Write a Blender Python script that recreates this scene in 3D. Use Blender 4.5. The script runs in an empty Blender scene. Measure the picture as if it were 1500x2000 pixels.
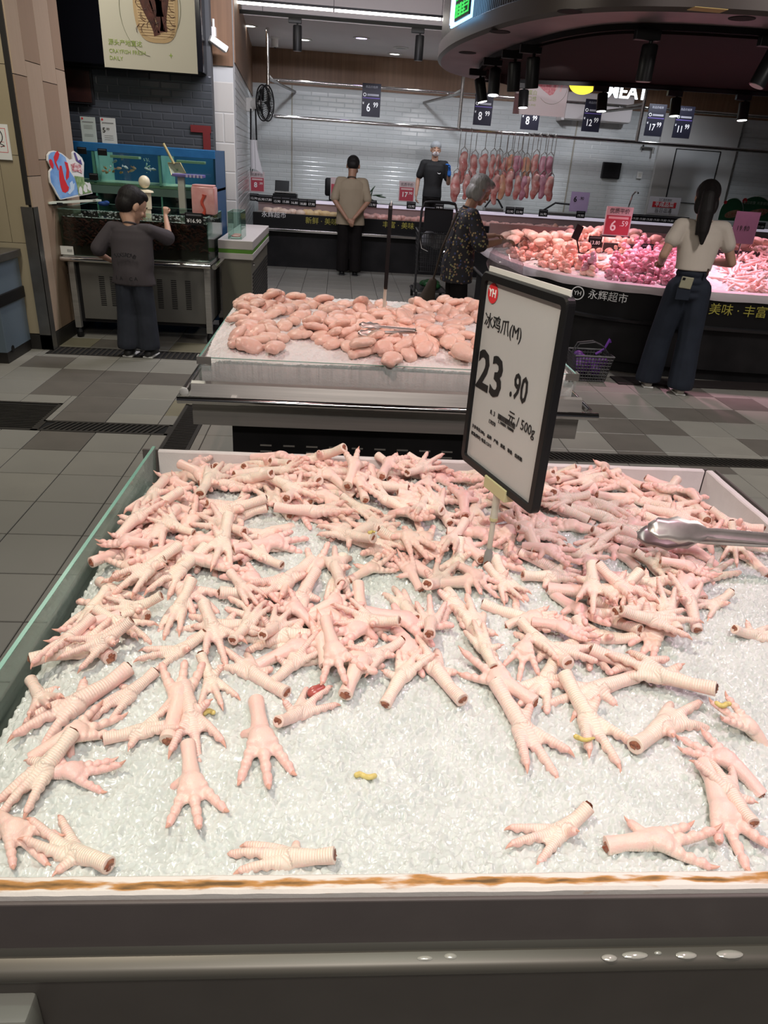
import bpy, bmesh, math, random
import numpy as np
from math import sin, cos, pi, radians, sqrt, atan2, hypot
from mathutils import Vector, Matrix, Euler, noise

random.seed(7)
RNG = np.random.default_rng(11)
SC = bpy.context.scene
COL = SC.collection
TMP = bpy.data.scenes.new('workshop')   # shapes are evaluated here, removed at the end


def baked(o):
    TMP.collection.objects.link(o)
    vl = TMP.view_layers[0]
    vl.update()
    me = bpy.data.meshes.new_from_object(o.evaluated_get(vl.depsgraph))
    bpy.data.objects.remove(o)
    return me


# ------------------------------------------------------------------ camera
CAM_H = 1.65
F_PX, PITCH, ROLL, YAW = 1391.0, 0.4596, 0.0683, 0.0853
_fwd = Vector((sin(YAW) * cos(PITCH), cos(YAW) * cos(PITCH), -sin(PITCH)))
_rt0 = Vector((cos(YAW), -sin(YAW), 0))
_dn0 = _fwd.cross(_rt0)
CAM_R = cos(ROLL) * _rt0 - sin(ROLL) * _dn0
CAM_D = sin(ROLL) * _rt0 + cos(ROLL) * _dn0
CAM_F = _fwd
cam_data = bpy.data.cameras.new('camera')
cam_data.sensor_fit = 'HORIZONTAL'
cam_data.sensor_width = 36.0
cam_data.lens = F_PX / 1500.0 * 36.0
cam_data.clip_start = 0.05
cam_data.clip_end = 100
cam = bpy.data.objects.new('camera', cam_data)
COL.objects.link(cam)
_m = Matrix.Identity(4)
for _i in range(3):
    _m[_i][0] = CAM_R[_i]
    _m[_i][1] = -CAM_D[_i]
    _m[_i][2] = -CAM_F[_i]
_m[2][3] = CAM_H
cam.matrix_world = _m
SC.camera = cam

# ------------------------------------------------------------------ world, exposure
SC.view_settings.view_transform = 'Standard'
SC.view_settings.look = 'None'
SC.view_settings.gamma = 1.0
SC.view_settings.exposure = 0.0
SC.view_settings.use_curve_mapping = False
world = bpy.data.worlds.new('hall')
SC.world = world
world.use_nodes = True
world.node_tree.nodes['Background'].inputs[0].default_value = (0.75, 0.72, 0.78, 1)
world.node_tree.nodes['Background'].inputs[1].default_value = 0.035


def spot(name, loc, target, watts, color, size=60, blend=0.5, radius=0.05):
    d = bpy.data.lights.new(name, 'SPOT')
    d.energy = watts
    d.color = color
    d.spot_size = radians(size)
    d.spot_blend = blend
    d.shadow_soft_size = radius
    o = bpy.data.objects.new(name, d)
    o.location = loc
    o.rotation_euler = (Vector(target) - Vector(loc)).to_track_quat('-Z', 'Y').to_euler()
    COL.objects.link(o)
    return o


def area(name, loc, target, watts, color, sx, sy):
    d = bpy.data.lights.new(name, 'AREA')
    d.energy = watts
    d.color = color
    d.shape = 'RECTANGLE'
    d.size = sx
    d.size_y = sy
    o = bpy.data.objects.new(name, d)
    o.location = loc
    o.rotation_euler = (Vector(target) - Vector(loc)).to_track_quat('-Z', 'Y').to_euler()
    COL.objects.link(o)
    return o


WARM = (1.0, 0.86, 0.70)
NEUT = (1.0, 0.96, 0.90)
PINK = (1.0, 0.62, 0.66)
MAUVE = (0.95, 0.66, 1.0)
# track spots over the nearest bin (lamps hang from the shop ceiling at 3.1 m)
spot('track_spot_near_left', (-0.85, 0.85, 3.1), (0.10, 1.25, 0.85), 130, (1.0, 0.87, 0.70), 58, 0.75, 0.03)
spot('track_spot_near_right', (1.30, 1.2, 3.1), (0.80, 1.35, 0.85), 76, (1.0, 0.62, 0.76), 60, 0.8, 0.04)
spot('track_spot_near_front', (0.25, 0.1, 3.1), (0.25, 0.85, 0.85), 28, (0.86, 1.0, 0.90), 50, 0.8, 0.05)
# the wing bin
spot('track_spot_wings_left', (-0.35, 2.1, 3.1), (0.05, 3.75, 0.85), 92, (1.0, 0.62, 0.58), 46, 0.8, 0.04)
spot('track_spot_wings_right', (1.0, 2.1, 3.1), (0.75, 3.75, 0.85), 70, (1.0, 0.64, 0.60), 46, 0.8, 0.04)
# the long meat counter on the right, lit by the pink lamps of its canopy
for _i, (_x, _y, _w) in enumerate([(2.35, 7.7, 165), (3.0, 6.9, 175), (3.9, 6.9, 165), (5.2, 7.0, 175), (3.0, 8.4, 80), (4.6, 8.4, 80)]):
    spot('canopy_spot', (_x, _y, 2.4), (_x + 0.12, _y - 0.1, 0.8), _w, (1.0, 0.55, 0.56) if _x < 2.6 else (1.0, 0.50, 0.68), 78, 0.8, 0.04)
spot('poster_fill_spot', (2.0, 7.4, 2.42), (2.25, 9.45, 2.35), 70, (1.0, 0.95, 0.95), 40, 0.8, 0.03)  # added to brighten the rib poster, not one of the track lamps
spot('downlight_spot_wood', (3.0, 12.0, 3.2), (3.0, 14.8, 2.6), 45, (0.98, 0.92, 0.95), 140, 0.8, 0.1)
# added fill lights over the aisle and behind the camera, for unseen shop lamps
area('aisle_fill_left', (-1.9, 4.5, 3.6), (-1.9, 4.6, 0), 62, (1.0, 0.95, 0.82), 0.3, 1.6)
area('aisle_fill_right', (3.4, 3.4, 3.6), (3.2, 4.2, 0), 95, (1.0, 0.94, 0.90), 0.3, 1.6)
area('aisle_fill_far', (0.0, 7.6, 3.6), (0.0, 9.0, 0), 120, (0.96, 0.92, 1.0), 2.4, 0.2)
area('fill_behind_camera', (0.2, -1.0, 3.4), (0.2, 0.6, 0.6), 58, (1.0, 0.93, 0.88), 1.6, 0.3)  # added fill that brightens the front panels of the near bin
# downlights above the meat wall
for _x in (-0.6, 1.2, 3.2, 5.4):
    spot('downlight_spot', (_x, 12.6, 3.1), (_x, 13.9, 0.9), 72, (0.88, 0.92, 1.0), 120, 0.6, 0.06)

# ------------------------------------------------------------------ helpers


def at(px, py, z=None, y=None, x=None):
    """world point seen at photo pixel (px,py), on the plane z= / y= / x="""
    d = CAM_R * ((px - 750) / F_PX) + CAM_D * ((py - 1000) / F_PX) + CAM_F
    if z is not None:
        t = (z - CAM_H) / d.z
    elif y is not None:
        t = y / d.y
    else:
        t = x / d.x
    return Vector((0, 0, CAM_H)) + d * t


def to_px(p):
    q = Vector(p) - Vector((0, 0, CAM_H))
    w = q.dot(CAM_F)
    return 750 + F_PX * q.dot(CAM_R) / w, 1000 + F_PX * q.dot(CAM_D) / w, w


MATS = {}


def mat(name, col, rough=0.5, metal=0.0, spec=0.5, var=None, bump=None, emit=0.0, sss=0.0, coat=0.0, trans=0.0, ior=1.45, alpha=1.0, sheen=0.0, objrand=None, stretch=None):
    """procedural principled material; var=(scale, other colour, contrast), bump=(scale, strength, distance)"""
    if name in MATS:
        return MATS[name]
    m = bpy.data.materials.new(name)
    m.use_nodes = True
    nt = m.node_tree
    b = nt.nodes['Principled BSDF']
    c4 = (col[0], col[1], col[2], 1)
    b.inputs['Base Color'].default_value = c4
    b.inputs['Roughness'].default_value = rough
    b.inputs['Metallic'].default_value = metal
    b.inputs['Specular IOR Level'].default_value = spec
    b.inputs['IOR'].default_value = ior
    b.inputs['Coat Weight'].default_value = coat
    b.inputs['Transmission Weight'].default_value = trans
    b.inputs['Alpha'].default_value = alpha
    if sheen:
        b.inputs['Sheen Weight'].default_value = sheen
    if sss:
        b.inputs['Subsurface Weight'].default_value = sss
        b.inputs['Subsurface Radius'].default_value = (0.012, 0.005, 0.004)
        b.inputs['Subsurface Scale'].default_value = 1.0
    if emit:
        b.inputs['Emission Color'].default_value = c4
        b.inputs['Emission Strength'].default_value = emit
    tc = None
    if var or bump:
        tc = nt.nodes.new('ShaderNodeTexCoord')
        src = tc.outputs['Object']
        if stretch:
            mp = nt.nodes.new('ShaderNodeMapping')
            mp.inputs['Scale'].default_value = stretch
            nt.links.new(src, mp.inputs['Vector'])
            src = mp.outputs['Vector']
    colsock = None
    if var:
        n = nt.nodes.new('ShaderNodeTexNoise')
        n.inputs['Scale'].default_value = var[0]
        n.inputs['Detail'].default_value = 5
        nt.links.new(src, n.inputs['Vector'])
        r = nt.nodes.new('ShaderNodeValToRGB')
        k = var[2] if len(var) > 2 else 0.2
        r.color_ramp.elements[0].position = 0.5 - k
        r.color_ramp.elements[1].position = 0.5 + k
        r.color_ramp.elements[0].color = c4
        r.color_ramp.elements[1].color = (*var[1], 1)
        nt.links.new(n.outputs['Fac'], r.inputs['Fac'])
        colsock = r.outputs['Color']
    if objrand:
        oi = nt.nodes.new('ShaderNodeObjectInfo')
        mx = nt.nodes.new('ShaderNodeMix')
        mx.data_type = 'RGBA'
        nt.links.new(oi.outputs['Random'], mx.inputs[0])
        if colsock:
            nt.links.new(colsock, mx.inputs[6])
        else:
            mx.inputs[6].default_value = c4
        mx.inputs[7].default_value = (*objrand, 1)
        colsock = mx.outputs[2]
    if colsock:
        nt.links.new(colsock, b.inputs['Base Color'])
    if bump:
        n = nt.nodes.new('ShaderNodeTexNoise')
        n.inputs['Scale'].default_value = bump[0]
        n.inputs['Detail'].default_value = 4
        nt.links.new(src, n.inputs['Vector'])
        bp = nt.nodes.new('ShaderNodeBump')
        bp.inputs['Strength'].default_value = bump[1]
        bp.inputs['Distance'].default_value = bump[2] if len(bump) > 2 else 0.01
        nt.links.new(n.outputs['Fac'], bp.inputs['Height'])
        nt.links.new(bp.outputs['Normal'], b.inputs['Normal'])
    MATS[name] = m
    return m


class MB:
    """collects shapes, then links them as one mesh object"""

    def __init__(self):
        self.v = []
        self.f = []

    def add(self, verts, faces, M=None):
        o = len(self.v)
        for p in verts:
            p = Vector(p)
            self.v.append(M @ p if M is not None else p)
        self.f += [tuple(i + o for i in f) for f in faces]
        return self

    def box(self, x0, x1, y0, y1, z0, z1, b=0.0, M=None):
        if b <= 0:
            vs = [(x, y, z) for z in (z0, z1) for y in (y0, y1) for x in (x0, x1)]
            fs = [(0, 2, 3, 1), (4, 5, 7, 6), (0, 1, 5, 4), (2, 6, 7, 3), (0, 4, 6, 2), (1, 3, 7, 5)]
            return self.add(vs, fs, M)
        bm = bmesh.new()
        bmesh.ops.create_cube(bm, size=1)
        for v in bm.verts:
            v.co = ((x0 + x1) / 2 + v.co.x * (x1 - x0), (y0 + y1) / 2 + v.co.y * (y1 - y0), (z0 + z1) / 2 + v.co.z * (z1 - z0))
        bmesh.ops.bevel(bm, geom=bm.edges[:], offset=b, segments=2, affect='EDGES', profile=0.5)
        return self.bm(bm, M)

    def bm(self, bm, M=None):
        bm.verts.index_update()
        vs = [v.co.copy() for v in bm.verts]
        fs = [tuple(v.index for v in f.verts) for f in bm.faces]
        bm.free()
        return self.add(vs, fs, M)

    def tube(self, pts, r, seg=8, caps=True, closed=False, M=None, flat=None):
        pts = [Vector(p) for p in pts]
        n = len(pts)
        rs = r if isinstance(r, (list, tuple)) else [r] * n
        vs, fs = [], []
        prev = None
        for i, p in enumerate(pts):
            if closed:
                t = pts[(i + 1) % n] - pts[i - 1]
            else:
                t = pts[min(i + 1, n - 1)] - pts[max(i - 1, 0)]
            t.normalize()
            if prev is None:
                up = Vector((0, 0, 1)) if abs(t.z) < 0.9 else Vector((1, 0, 0))
                a = t.cross(up).normalized()
            else:
                a = (prev - t * prev.dot(t)).normalized()
            prev = a
            b = t.cross(a)
            for k in range(seg):
                an = 2 * pi * k / seg
                vs.append(p + a * (cos(an) * rs[i]) + b * (sin(an) * rs[i] * (flat or 1)))
        m = n if closed else n - 1
        for i in range(m):
            for k in range(seg):
                a0 = i * seg + k
                a1 = i * seg + (k + 1) % seg
                b0 = ((i + 1) % n) * seg + k
                b1 = ((i + 1) % n) * seg + (k + 1) % seg
                fs.append((a0, a1, b1, b0))
        if caps and not closed:
            fs.append(tuple(range(seg))[::-1])
            fs.append(tuple((n - 1) * seg + k for k in range(seg)))
        return self.add(vs, fs, M)

    def lathe(self, prof, seg=20, c=(0, 0, 0), M=None, caps=True):
        vs, fs = [], []
        for (r, z) in prof:
            for k in range(seg):
                a = 2 * pi * k / seg
                vs.append((c[0] + r * cos(a), c[1] + r * sin(a), c[2] + z))
        for i in range(len(prof) - 1):
            for k in range(seg):
                fs.append((i * seg + k, i * seg + (k + 1) % seg, (i + 1) * seg + (k + 1) % seg, (i + 1) * seg + k))
        if caps:
            fs.append(tuple(range(seg))[::-1])
            fs.append(tuple((len(prof) - 1) * seg + k for k in range(seg)))
        return self.add(vs, fs, M)

    def prism(self, poly, z0, z1, M=None):
        n = len(poly)
        vs = [(p[0], p[1], z0) for p in poly] + [(p[0], p[1], z1) for p in poly]
        fs = [tuple(range(n))[::-1], tuple(range(n, 2 * n))]
        fs += [(i, (i + 1) % n, n + (i + 1) % n, n + i) for i in range(n)]
        return self.add(vs, fs, M)

    def ell(self, c, r, rot=None, seg=12, rings=8, M=None):
        vs, fs = [], []
        R = Euler(rot).to_matrix() if rot else Matrix.Identity(3)
        c = Vector(c)
        r = r if isinstance(r, (tuple, list)) else (r, r, r)
        vs.append(c + R @ Vector((0, 0, -r[2])))
        for i in range(1, rings):
            th = -pi / 2 + pi * i / rings
            for k in range(seg):
                a = 2 * pi * k / seg
                vs.append(c + R @ Vector((r[0] * cos(th) * cos(a), r[1] * cos(th) * sin(a), r[2] * sin(th))))
        vs.append(c + R @ Vector((0, 0, r[2])))
        last = len(vs) - 1
        for k in range(seg):
            fs.append((0, 1 + (k + 1) % seg, 1 + k))
            fs.append((last, last - seg + k, last - seg + (k + 1) % seg))
        for i in range(rings - 2):
            for k in range(seg):
                a0 = 1 + i * seg + k
                a1 = 1 + i * seg + (k + 1) % seg
                fs.append((a0, a1, a1 + seg, a0 + seg))
        return self.add(vs, fs, M)

    def cone(self, p0, r0, p1, r1, seg=12, flat=None):
        """capsule-like tapered limb with round ends; flat=(axis vector, factor) squashes it"""
        p0 = Vector(p0)
        p1 = Vector(p1)
        t = (p1 - p0)
        L = t.length
        if L < 1e-6:
            return self.ell(p0, r0, seg=seg)
        t.normalize()
        up = Vector((0, 0, 1)) if abs(t.z) < 0.9 else Vector((1, 0, 0))
        a = t.cross(up).normalized()
        b = t.cross(a)
        pts = []
        for i in range(4):
            th = -pi / 2 + pi / 2 * i / 4
            pts.append((p0 + t * (sin(th) * r0), max(cos(th) * r0, 1e-4)))
        pts.append((p0, r0))
        pts.append(((p0 + p1) / 2, (r0 + r1) / 2))
        pts.append((p1, r1))
        for i in range(1, 5):
            th = pi / 2 * i / 4
            pts.append((p1 + t * (sin(th) * r1), max(cos(th) * r1, 1e-4)))
        vs, fs = [], []
        for p, r in pts:
            for k in range(seg):
                an = 2 * pi * k / seg
                off = a * (cos(an) * r) + b * (sin(an) * r)
                if flat:
                    ax = Vector(flat[0]).normalized()
                    off -= ax * (off.dot(ax) * (1 - flat[1]))
                vs.append(p + off)
        n = len(pts)
        for i in range(n - 1):
            for k in range(seg):
                fs.append((i * seg + k, i * seg + (k + 1) % seg, (i + 1) * seg + (k + 1) % seg, (i + 1) * seg + k))
        fs.append(tuple(range(seg))[::-1])
        fs.append(tuple((n - 1) * seg + k for k in range(seg)))
        return self.add(vs, fs)

    def loft(self, secs, seg=24):
        """closed skin through elliptical sections (centre, rx, ry)"""
        vs, fs = [], []
        for c, rx, ry in secs:
            for k in range(seg):
                a = 2 * pi * k / seg
                vs.append(Vector(c) + Vector((rx * cos(a), ry * sin(a), 0)))
        for i in range(len(secs) - 1):
            for k in range(seg):
                fs.append((i * seg + k, i * seg + (k + 1) % seg, (i + 1) * seg + (k + 1) % seg, (i + 1) * seg + k))
        fs.append(tuple(range(seg))[::-1])
        fs.append(tuple((len(secs) - 1) * seg + k for k in range(seg)))
        return self.add(vs, fs)

    def mesh(self, name, smooth=False):
        me = bpy.data.meshes.new(name)
        me.from_pydata([tuple(p) for p in self.v], [], self.f)
        bm = bmesh.new()
        bm.from_mesh(me)
        bmesh.ops.recalc_face_normals(bm, faces=bm.faces[:])
        bm.to_mesh(me)
        bm.free()
        if smooth:
            me.polygons.foreach_set('use_smooth', [True] * len(me.polygons))
            try:
                me.set_sharp_from_angle(angle=radians(42))
            except Exception:
                pass
        return me

    def blob(self, name, voxel, smooth=2, shade=True):
        """one continuous skin over everything collected"""
        me = self.mesh(name)
        o = bpy.data.objects.new('tmp', me)
        r = o.modifiers.new('r', 'REMESH')
        r.mode = 'VOXEL'
        r.voxel_size = voxel
        if smooth:
            s = o.modifiers.new('s', 'SMOOTH')
            s.iterations = smooth
            s.factor = 0.5
        out = baked(o)
        out.name = name
        bpy.data.meshes.remove(me)
        if shade:
            out.polygons.foreach_set('use_smooth', [True] * len(out.polygons))
        return out

    def build(self, name, m, parent=None, smooth=False):
        if parent is not None:
            l = parent_origin(parent)
            if l.length > 0:
                self.v = [p - l for p in self.v]
        return link(name, self.mesh(name, smooth), m, parent)


def parent_origin(o):
    l = Vector(o.location)
    while o.parent:
        o = o.parent
        l += Vector(o.location)
    return l


def link(name, me, m, parent=None, loc=None, rot=None):
    o = bpy.data.objects.new(name, me)
    COL.objects.link(o)
    if m is not None and len(me.materials) == 0:
        me.materials.append(m)
    if parent is not None:
        o.parent = parent
    if loc is not None:
        o.location = loc
    if rot is not None:
        o.rotation_euler = rot
    return o


def tag(o, label=None, cat=None, group=None, kind=None):
    if label:
        o['label'] = label
    if cat:
        o['category'] = cat
    if group:
        o['group'] = group
    if kind:
        o['kind'] = kind
    return o


def thing(name, label, cat, loc=(0, 0, 0), group=None):
    o = bpy.data.objects.new(name, None)
    o.empty_display_size = 0.1
    COL.objects.link(o)
    o.location = loc
    return tag(o, label, cat, group)


def struct(name, mb, m, parent=None, smooth=False):
    return tag(mb.build(name, m, parent, smooth), kind='structure')


def copy_tree(o, parent=None):
    c = o.copy()
    COL.objects.link(c)
    c.parent = parent
    for ch in list(o.children):
        copy_tree(ch, c)
    return c


def frame_matrix(origin, xdir, ydir):
    x = Vector(xdir).normalized()
    y = Vector(ydir)
    y = (y - x * y.dot(x)).normalized()
    z = x.cross(y)
    m = Matrix.Identity(4)
    for i in range(3):
        m[i][0], m[i][1], m[i][2], m[i][3] = x[i], y[i], z[i], origin[i]
    return m


def text_mesh(s, size, depth=0.0, bold=0.0, align='CENTER', xscale=1.0):
    cu = bpy.data.curves.new('t', 'FONT')
    cu.body = s
    cu.size = size
    cu.align_x = align
    cu.align_y = 'CENTER'
    cu.extrude = depth
    cu.offset = bold * size
    cu.resolution_u = 2
    o = bpy.data.objects.new('t', cu)
    me = baked(o)
    bpy.data.curves.remove(cu)
    if xscale != 1.0:
        for v in me.vertices:
            v.co.x *= xscale
    return me


def lettering(name, s, size, m, parent, M, bold=0.0, align='CENTER', depth=0.0004, xscale=1.0):
    """flat printed lettering; M places its plane (x right, y up, z to the reader) in the parent's space"""
    me = text_mesh(s, size, depth, bold, align, xscale)
    me.transform(M)
    o = link(name, me, m, parent)
    return o


BLACK = mat('black_print', (0.012, 0.012, 0.013), 0.5)
WHITE = mat('white_print', (0.85, 0.85, 0.85), 0.5)
RED = mat('red_print', (0.62, 0.03, 0.04), 0.5)
GREEN_PRINT = mat('olive_print', (0.27, 0.36, 0.08), 0.6)
GOLD_PRINT = mat('gold_print', (0.42, 0.38, 0.07), 0.55)
STEEL = mat('brushed_steel', (0.50, 0.48, 0.45), 0.40, 0.65, var=(9, (0.36, 0.35, 0.33), 0.25), bump=(60, 0.05, 0.002), stretch=(0.15, 6, 6))
STEEL_DARK = mat('dull_steel', (0.30, 0.29, 0.27), 0.38, 0.9, var=(6, (0.20, 0.19, 0.18), 0.25))
CHROME = mat('polished_steel', (0.72, 0.71, 0.70), 0.12, 1.0)
BLACKMET = mat('black_metal', (0.008, 0.008, 0.009), 0.5, 0.0, spec=.25, var=(4, (0.018, 0.017, 0.018), 0.2))
BLACKPL = mat('black_plastic', (0.010, 0.010, 0.011), 0.42, spec=.25)


def glass_mat(name, tint, gloss=0.08, haze=0.0, hazecol=(0.8, 0.85, 0.85)):
    if name in MATS:
        return MATS[name]
    m = bpy.data.materials.new(name)
    m.use_nodes = True
    nt = m.node_tree
    for n in list(nt.nodes):
        if n.type != 'OUTPUT_MATERIAL':
            nt.nodes.remove(n)
    out = [n for n in nt.nodes if n.type == 'OUTPUT_MATERIAL'][0]
    tr = nt.nodes.new('ShaderNodeBsdfTransparent')
    tr.inputs[0].default_value = (*tint, 1)
    gl = nt.nodes.new('ShaderNodeBsdfGlossy')
    gl.inputs['Roughness'].default_value = 0.04
    lw = nt.nodes.new('ShaderNodeLayerWeight')
    pw = nt.nodes.new('ShaderNodeMath')
    pw.operation = 'POWER'
    pw.inputs[1].default_value = 4.0
    nt.links.new(lw.outputs['Facing'], pw.inputs[0])
    ma = nt.nodes.new('ShaderNodeMath')
    ma.operation = 'MULTIPLY_ADD'
    ma.inputs[1].default_value = 0.6
    ma.inputs[2].default_value = 0.035
    nt.links.new(pw.outputs[0], ma.inputs[0])
    mx = nt.nodes.new('ShaderNodeMixShader')
    nt.links.new(ma.outputs[0], mx.inputs[0])
    nt.links.new(tr.outputs[0], mx.inputs[1])
    nt.links.new(gl.outputs[0], mx.inputs[2])
    last = mx
    if haze:
        df = nt.nodes.new('ShaderNodeBsdfDiffuse')
        df.inputs[0].default_value = (*hazecol, 1)
        nz = nt.nodes.new('ShaderNodeTexNoise')
        nz.inputs['Scale'].default_value = 14
        mt = nt.nodes.new('ShaderNodeMath')
        mt.operation = 'MULTIPLY'
        mt.inputs[1].default_value = haze * 2
        nt.links.new(nz.outputs['Fac'], mt.inputs[0])
        m2 = nt.nodes.new('ShaderNodeMixShader')
        nt.links.new(mt.outputs[0], m2.inputs[0])
        nt.links.new(mx.outputs[0], m2.inputs[1])
        nt.links.new(df.outputs[0], m2.inputs[2])
        last = m2
    nt.links.new(last.outputs[0], out.inputs[0])
    MATS[name] = m
    return m


GLASS = glass_mat('clear_glass', (0.975, 0.99, 0.985))
GLASS_WET = glass_mat('wet_glass', (0.86, 0.94, 0.90), haze=0.16, hazecol=(0.55, 0.65, 0.62))
GLASS_EDGE = mat('green_glass_edge', (0.16, 0.36, 0.30), 0.15, 0, var=(5, (0.28, 0.52, 0.44), 0.3))
WHITEPL = mat('white_plastic', (0.74, 0.74, 0.71), 0.4)

# ================================================================== the setting
TILE_A = mat('floor_tile_grey', (0.30, 0.286, 0.250), 0.42, var=(3.0, (0.235, 0.225, 0.198), 0.3), bump=(40, 0.06, 0.002), objrand=(0.235, 0.228, 0.205))
TILE_B = mat('floor_tile_brown', (0.155, 0.140, 0.122), 0.42, var=(4.0, (0.115, 0.105, 0.092), 0.3), bump=(40, 0.06, 0.002))
TILE_C = mat('floor_tile_cream', (0.235, 0.215, 0.150), 0.45, var=(4.0, (0.18, 0.165, 0.115), 0.3))
GROUT = mat('dark_grout', (0.022, 0.020, 0.018), 0.8)
floor = struct('floor', MB().box(-5, 11, -1.5, 15.2, -0.10, -0.006), GROUT)
TX, TY = 0.3375, 0.3424
X0, Y0 = -2.4907, 6.0608
DRAINS = [(-2.44, -0.62, 6.14, 6.40), (-2.05, -0.98, 4.32, 4.51), (1.05, 4.6, 4.13, 4.29), (-1.04, -0.86, 3.35, 4.95), (-2.75, -1.86, 4.32, 4.86), (-1.30, -0.98, 9.00, 9.22), (-1.05, -0.62, 8.62, 9.05)]


def cut(rects, d):
    out = []
    for (a, b, c, e) in rects:
        if b <= d[0] or a >= d[1] or e <= d[2] or c >= d[3]:
            out.append((a, b, c, e))
            continue
        if a < d[0]:
            out.append((a, d[0], c, e))
        if b > d[1]:
            out.append((d[1], b, c, e))
        aa, bb = max(a, d[0]), min(b, d[1])
        if c < d[2]:
            out.append((aa, bb, c, d[2]))
        if e > d[3]:
            out.append((aa, bb, d[3], e))
    return [r for r in out if r[1] - r[0] > 0.015 and r[3] - r[2] > 0.015]


def tile_geo(mb, w, h, cx=0.0, cy=0.0):
    g, b = 0.0022, 0.0025
    x0, x1, y0, y1 = cx - w / 2 + g, cx + w / 2 - g, cy - h / 2 + g, cy + h / 2 - g
    vs = [(x0, y0, -0.006), (x1, y0, -0.006), (x1, y1, -0.006), (x0, y1, -0.006), (x0, y0, -b), (x1, y0, -b), (x1, y1, -b), (x0, y1, -b),
          (x0 + b, y0 + b, 0), (x1 - b, y0 + b, 0), (x1 - b, y1 - b, 0), (x0 + b, y1 - b, 0)]
    fs = [(0, 1, 5, 4), (1, 2, 6, 5), (2, 3, 7, 6), (3, 0, 4, 7), (4, 5, 9, 8), (5, 6, 10, 9), (6, 7, 11, 10), (7, 4, 8, 11), (8, 9, 10, 11)]
    mb.add(vs, fs)


dark_px = [(1262, 832), (1184, 832), (1326, 808), (1410, 810), (1172, 803), (150, 753), (205, 758), (180, 736), (245, 738), (300, 745), (330, 735), (100, 715), (190, 790)]
dark_at = [at(px, py, z=0) for px, py in dark_px]
cream_at = [at(30, 785, z=0), at(350, 790, z=0), at(30, 980, z=0), at(150, 672, z=0), at(340, 683, z=0)]
tiles = []
for i in range(-8, 36):
    for j in range(-23, 20):
        cx, cy = X0 + (i + 0.5) * TX, Y0 + (j + 0.5) * TY
        if cy > 12.6 or cx > 7 or cx < -3.2:
            continue
        rs = [(cx - TX / 2, cx + TX / 2, cy - TY / 2, cy + TY / 2)]
        for d in DRAINS:
            rs = cut(rs, d)
        for r in rs:
            c = Vector(((r[0] + r[1]) / 2, (r[2] + r[3]) / 2, 0))
            if c.y < -1.3:
                continue
            px, py, w = to_px(c)
            hid = py > 905 and px > 300 - (py - 890) * 0.71 and px < 1372 + (py - 920) * 1.25
            vis = -60 < px < 1560 and 0 < py < 2050 and not hid and not (400 < px < 1110 and 600 < py < 830)
            m = TILE_A
            rr = random.random()
            if any((c - d).length < 0.17 for d in dark_at) or rr < 0.10:
                m = TILE_B
            elif any((c - d).length < 0.17 for d in cream_at):
                m = TILE_C
            tiles.append((not vis, w, r, c, m))
tiles.sort(key=lambda t: (t[0], t[1]))
shared = {}
for n, (hid, w, r, c, m) in enumerate(tiles):
    if n >= 300:
        break
    tw, th = r[1] - r[0], r[3] - r[2]
    key = (round(tw, 3), round(th, 3), m.name)
    if key not in shared:
        mb = MB()
        tile_geo(mb, tw, th)
        shared[key] = mb.mesh('tile')
    link('tile', shared[key], m, floor, c)
rest = MB()
for (hid, w, r, c, m) in tiles[300:]:
    tile_geo(rest, r[1] - r[0], r[3] - r[2], c.x, c.y)
tag(rest.build('far_tiles', TILE_A, floor), kind='stuff')

# floor drains with their grates
GRATE = mat('grate_iron', (0.035, 0.032, 0.028), 0.5, 0.4, var=(8, (0.055, 0.05, 0.042), 0.3))
PIT = mat('drain_pit', (0.004, 0.004, 0.004), 0.9)


def drain(label, x0, x1, y0, y1, step, slant, across):
    t = thing('floor_drain', label, 'drain', ((x0 + x1) / 2, (y0 + y1) / 2, 0), 'drain grates in the tiled floor')
    MB().box(x0, x1, y0, y1, -0.0055, -0.0045).build('channel', PIT, t)
    e = 0.022
    f = MB()
    f.box(x0, x1, y0, y0 + e, -0.006, 0.001).box(x0, x1, y1 - e, y1, -0.006, 0.001)
    f.box(x0, x0 + e, y0, y1, -0.006, 0.001).box(x1 - e, x1, y0, y1, -0.006, 0.001)
    f.build('rim', GRATE, t)
    a0, a1 = (x0, x1) if across else (y0, y1)
    b0, b1 = (y0 + e, y1 - e) if across else (x0 + e, x1 - e)
    n = int((a1 - a0 - 2 * e) / step)
    s = MB()
    L = b1 - b0
    if across:
        s.add([(0, -L / 2, -0.002), (step * .45, -L / 2, -0.002), (step * .45 + slant, L / 2, -0.002), (slant, L / 2, -0.002), (0, -L / 2, 0.001), (step * .45, -L / 2, 0.001), (step * .45 + slant, L / 2, 0.001), (slant, L / 2, 0.001)],
              [(0, 3, 2, 1), (4, 5, 6, 7), (0, 1, 5, 4), (1, 2, 6, 5), (2, 3, 7, 6), (3, 0, 4, 7)])
    else:
        s.box(-L / 2, L / 2, -step * .22, step * .22, -0.002, 0.001)
    me = s.mesh('slat')
    for k in range(n):
        a = a0 + e + (k + 0.3) * step
        if across:
            if a + slant + step * .5 > x1 - e * .5:
                continue
            loc = (a - t.location.x, (b0 + b1) / 2 - t.location.y, 0)
        else:
            loc = ((b0 + b1) / 2 - t.location.x, a - t.location.y, 0)
        link('slat', me, GRATE, t, loc)
    return t


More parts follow.
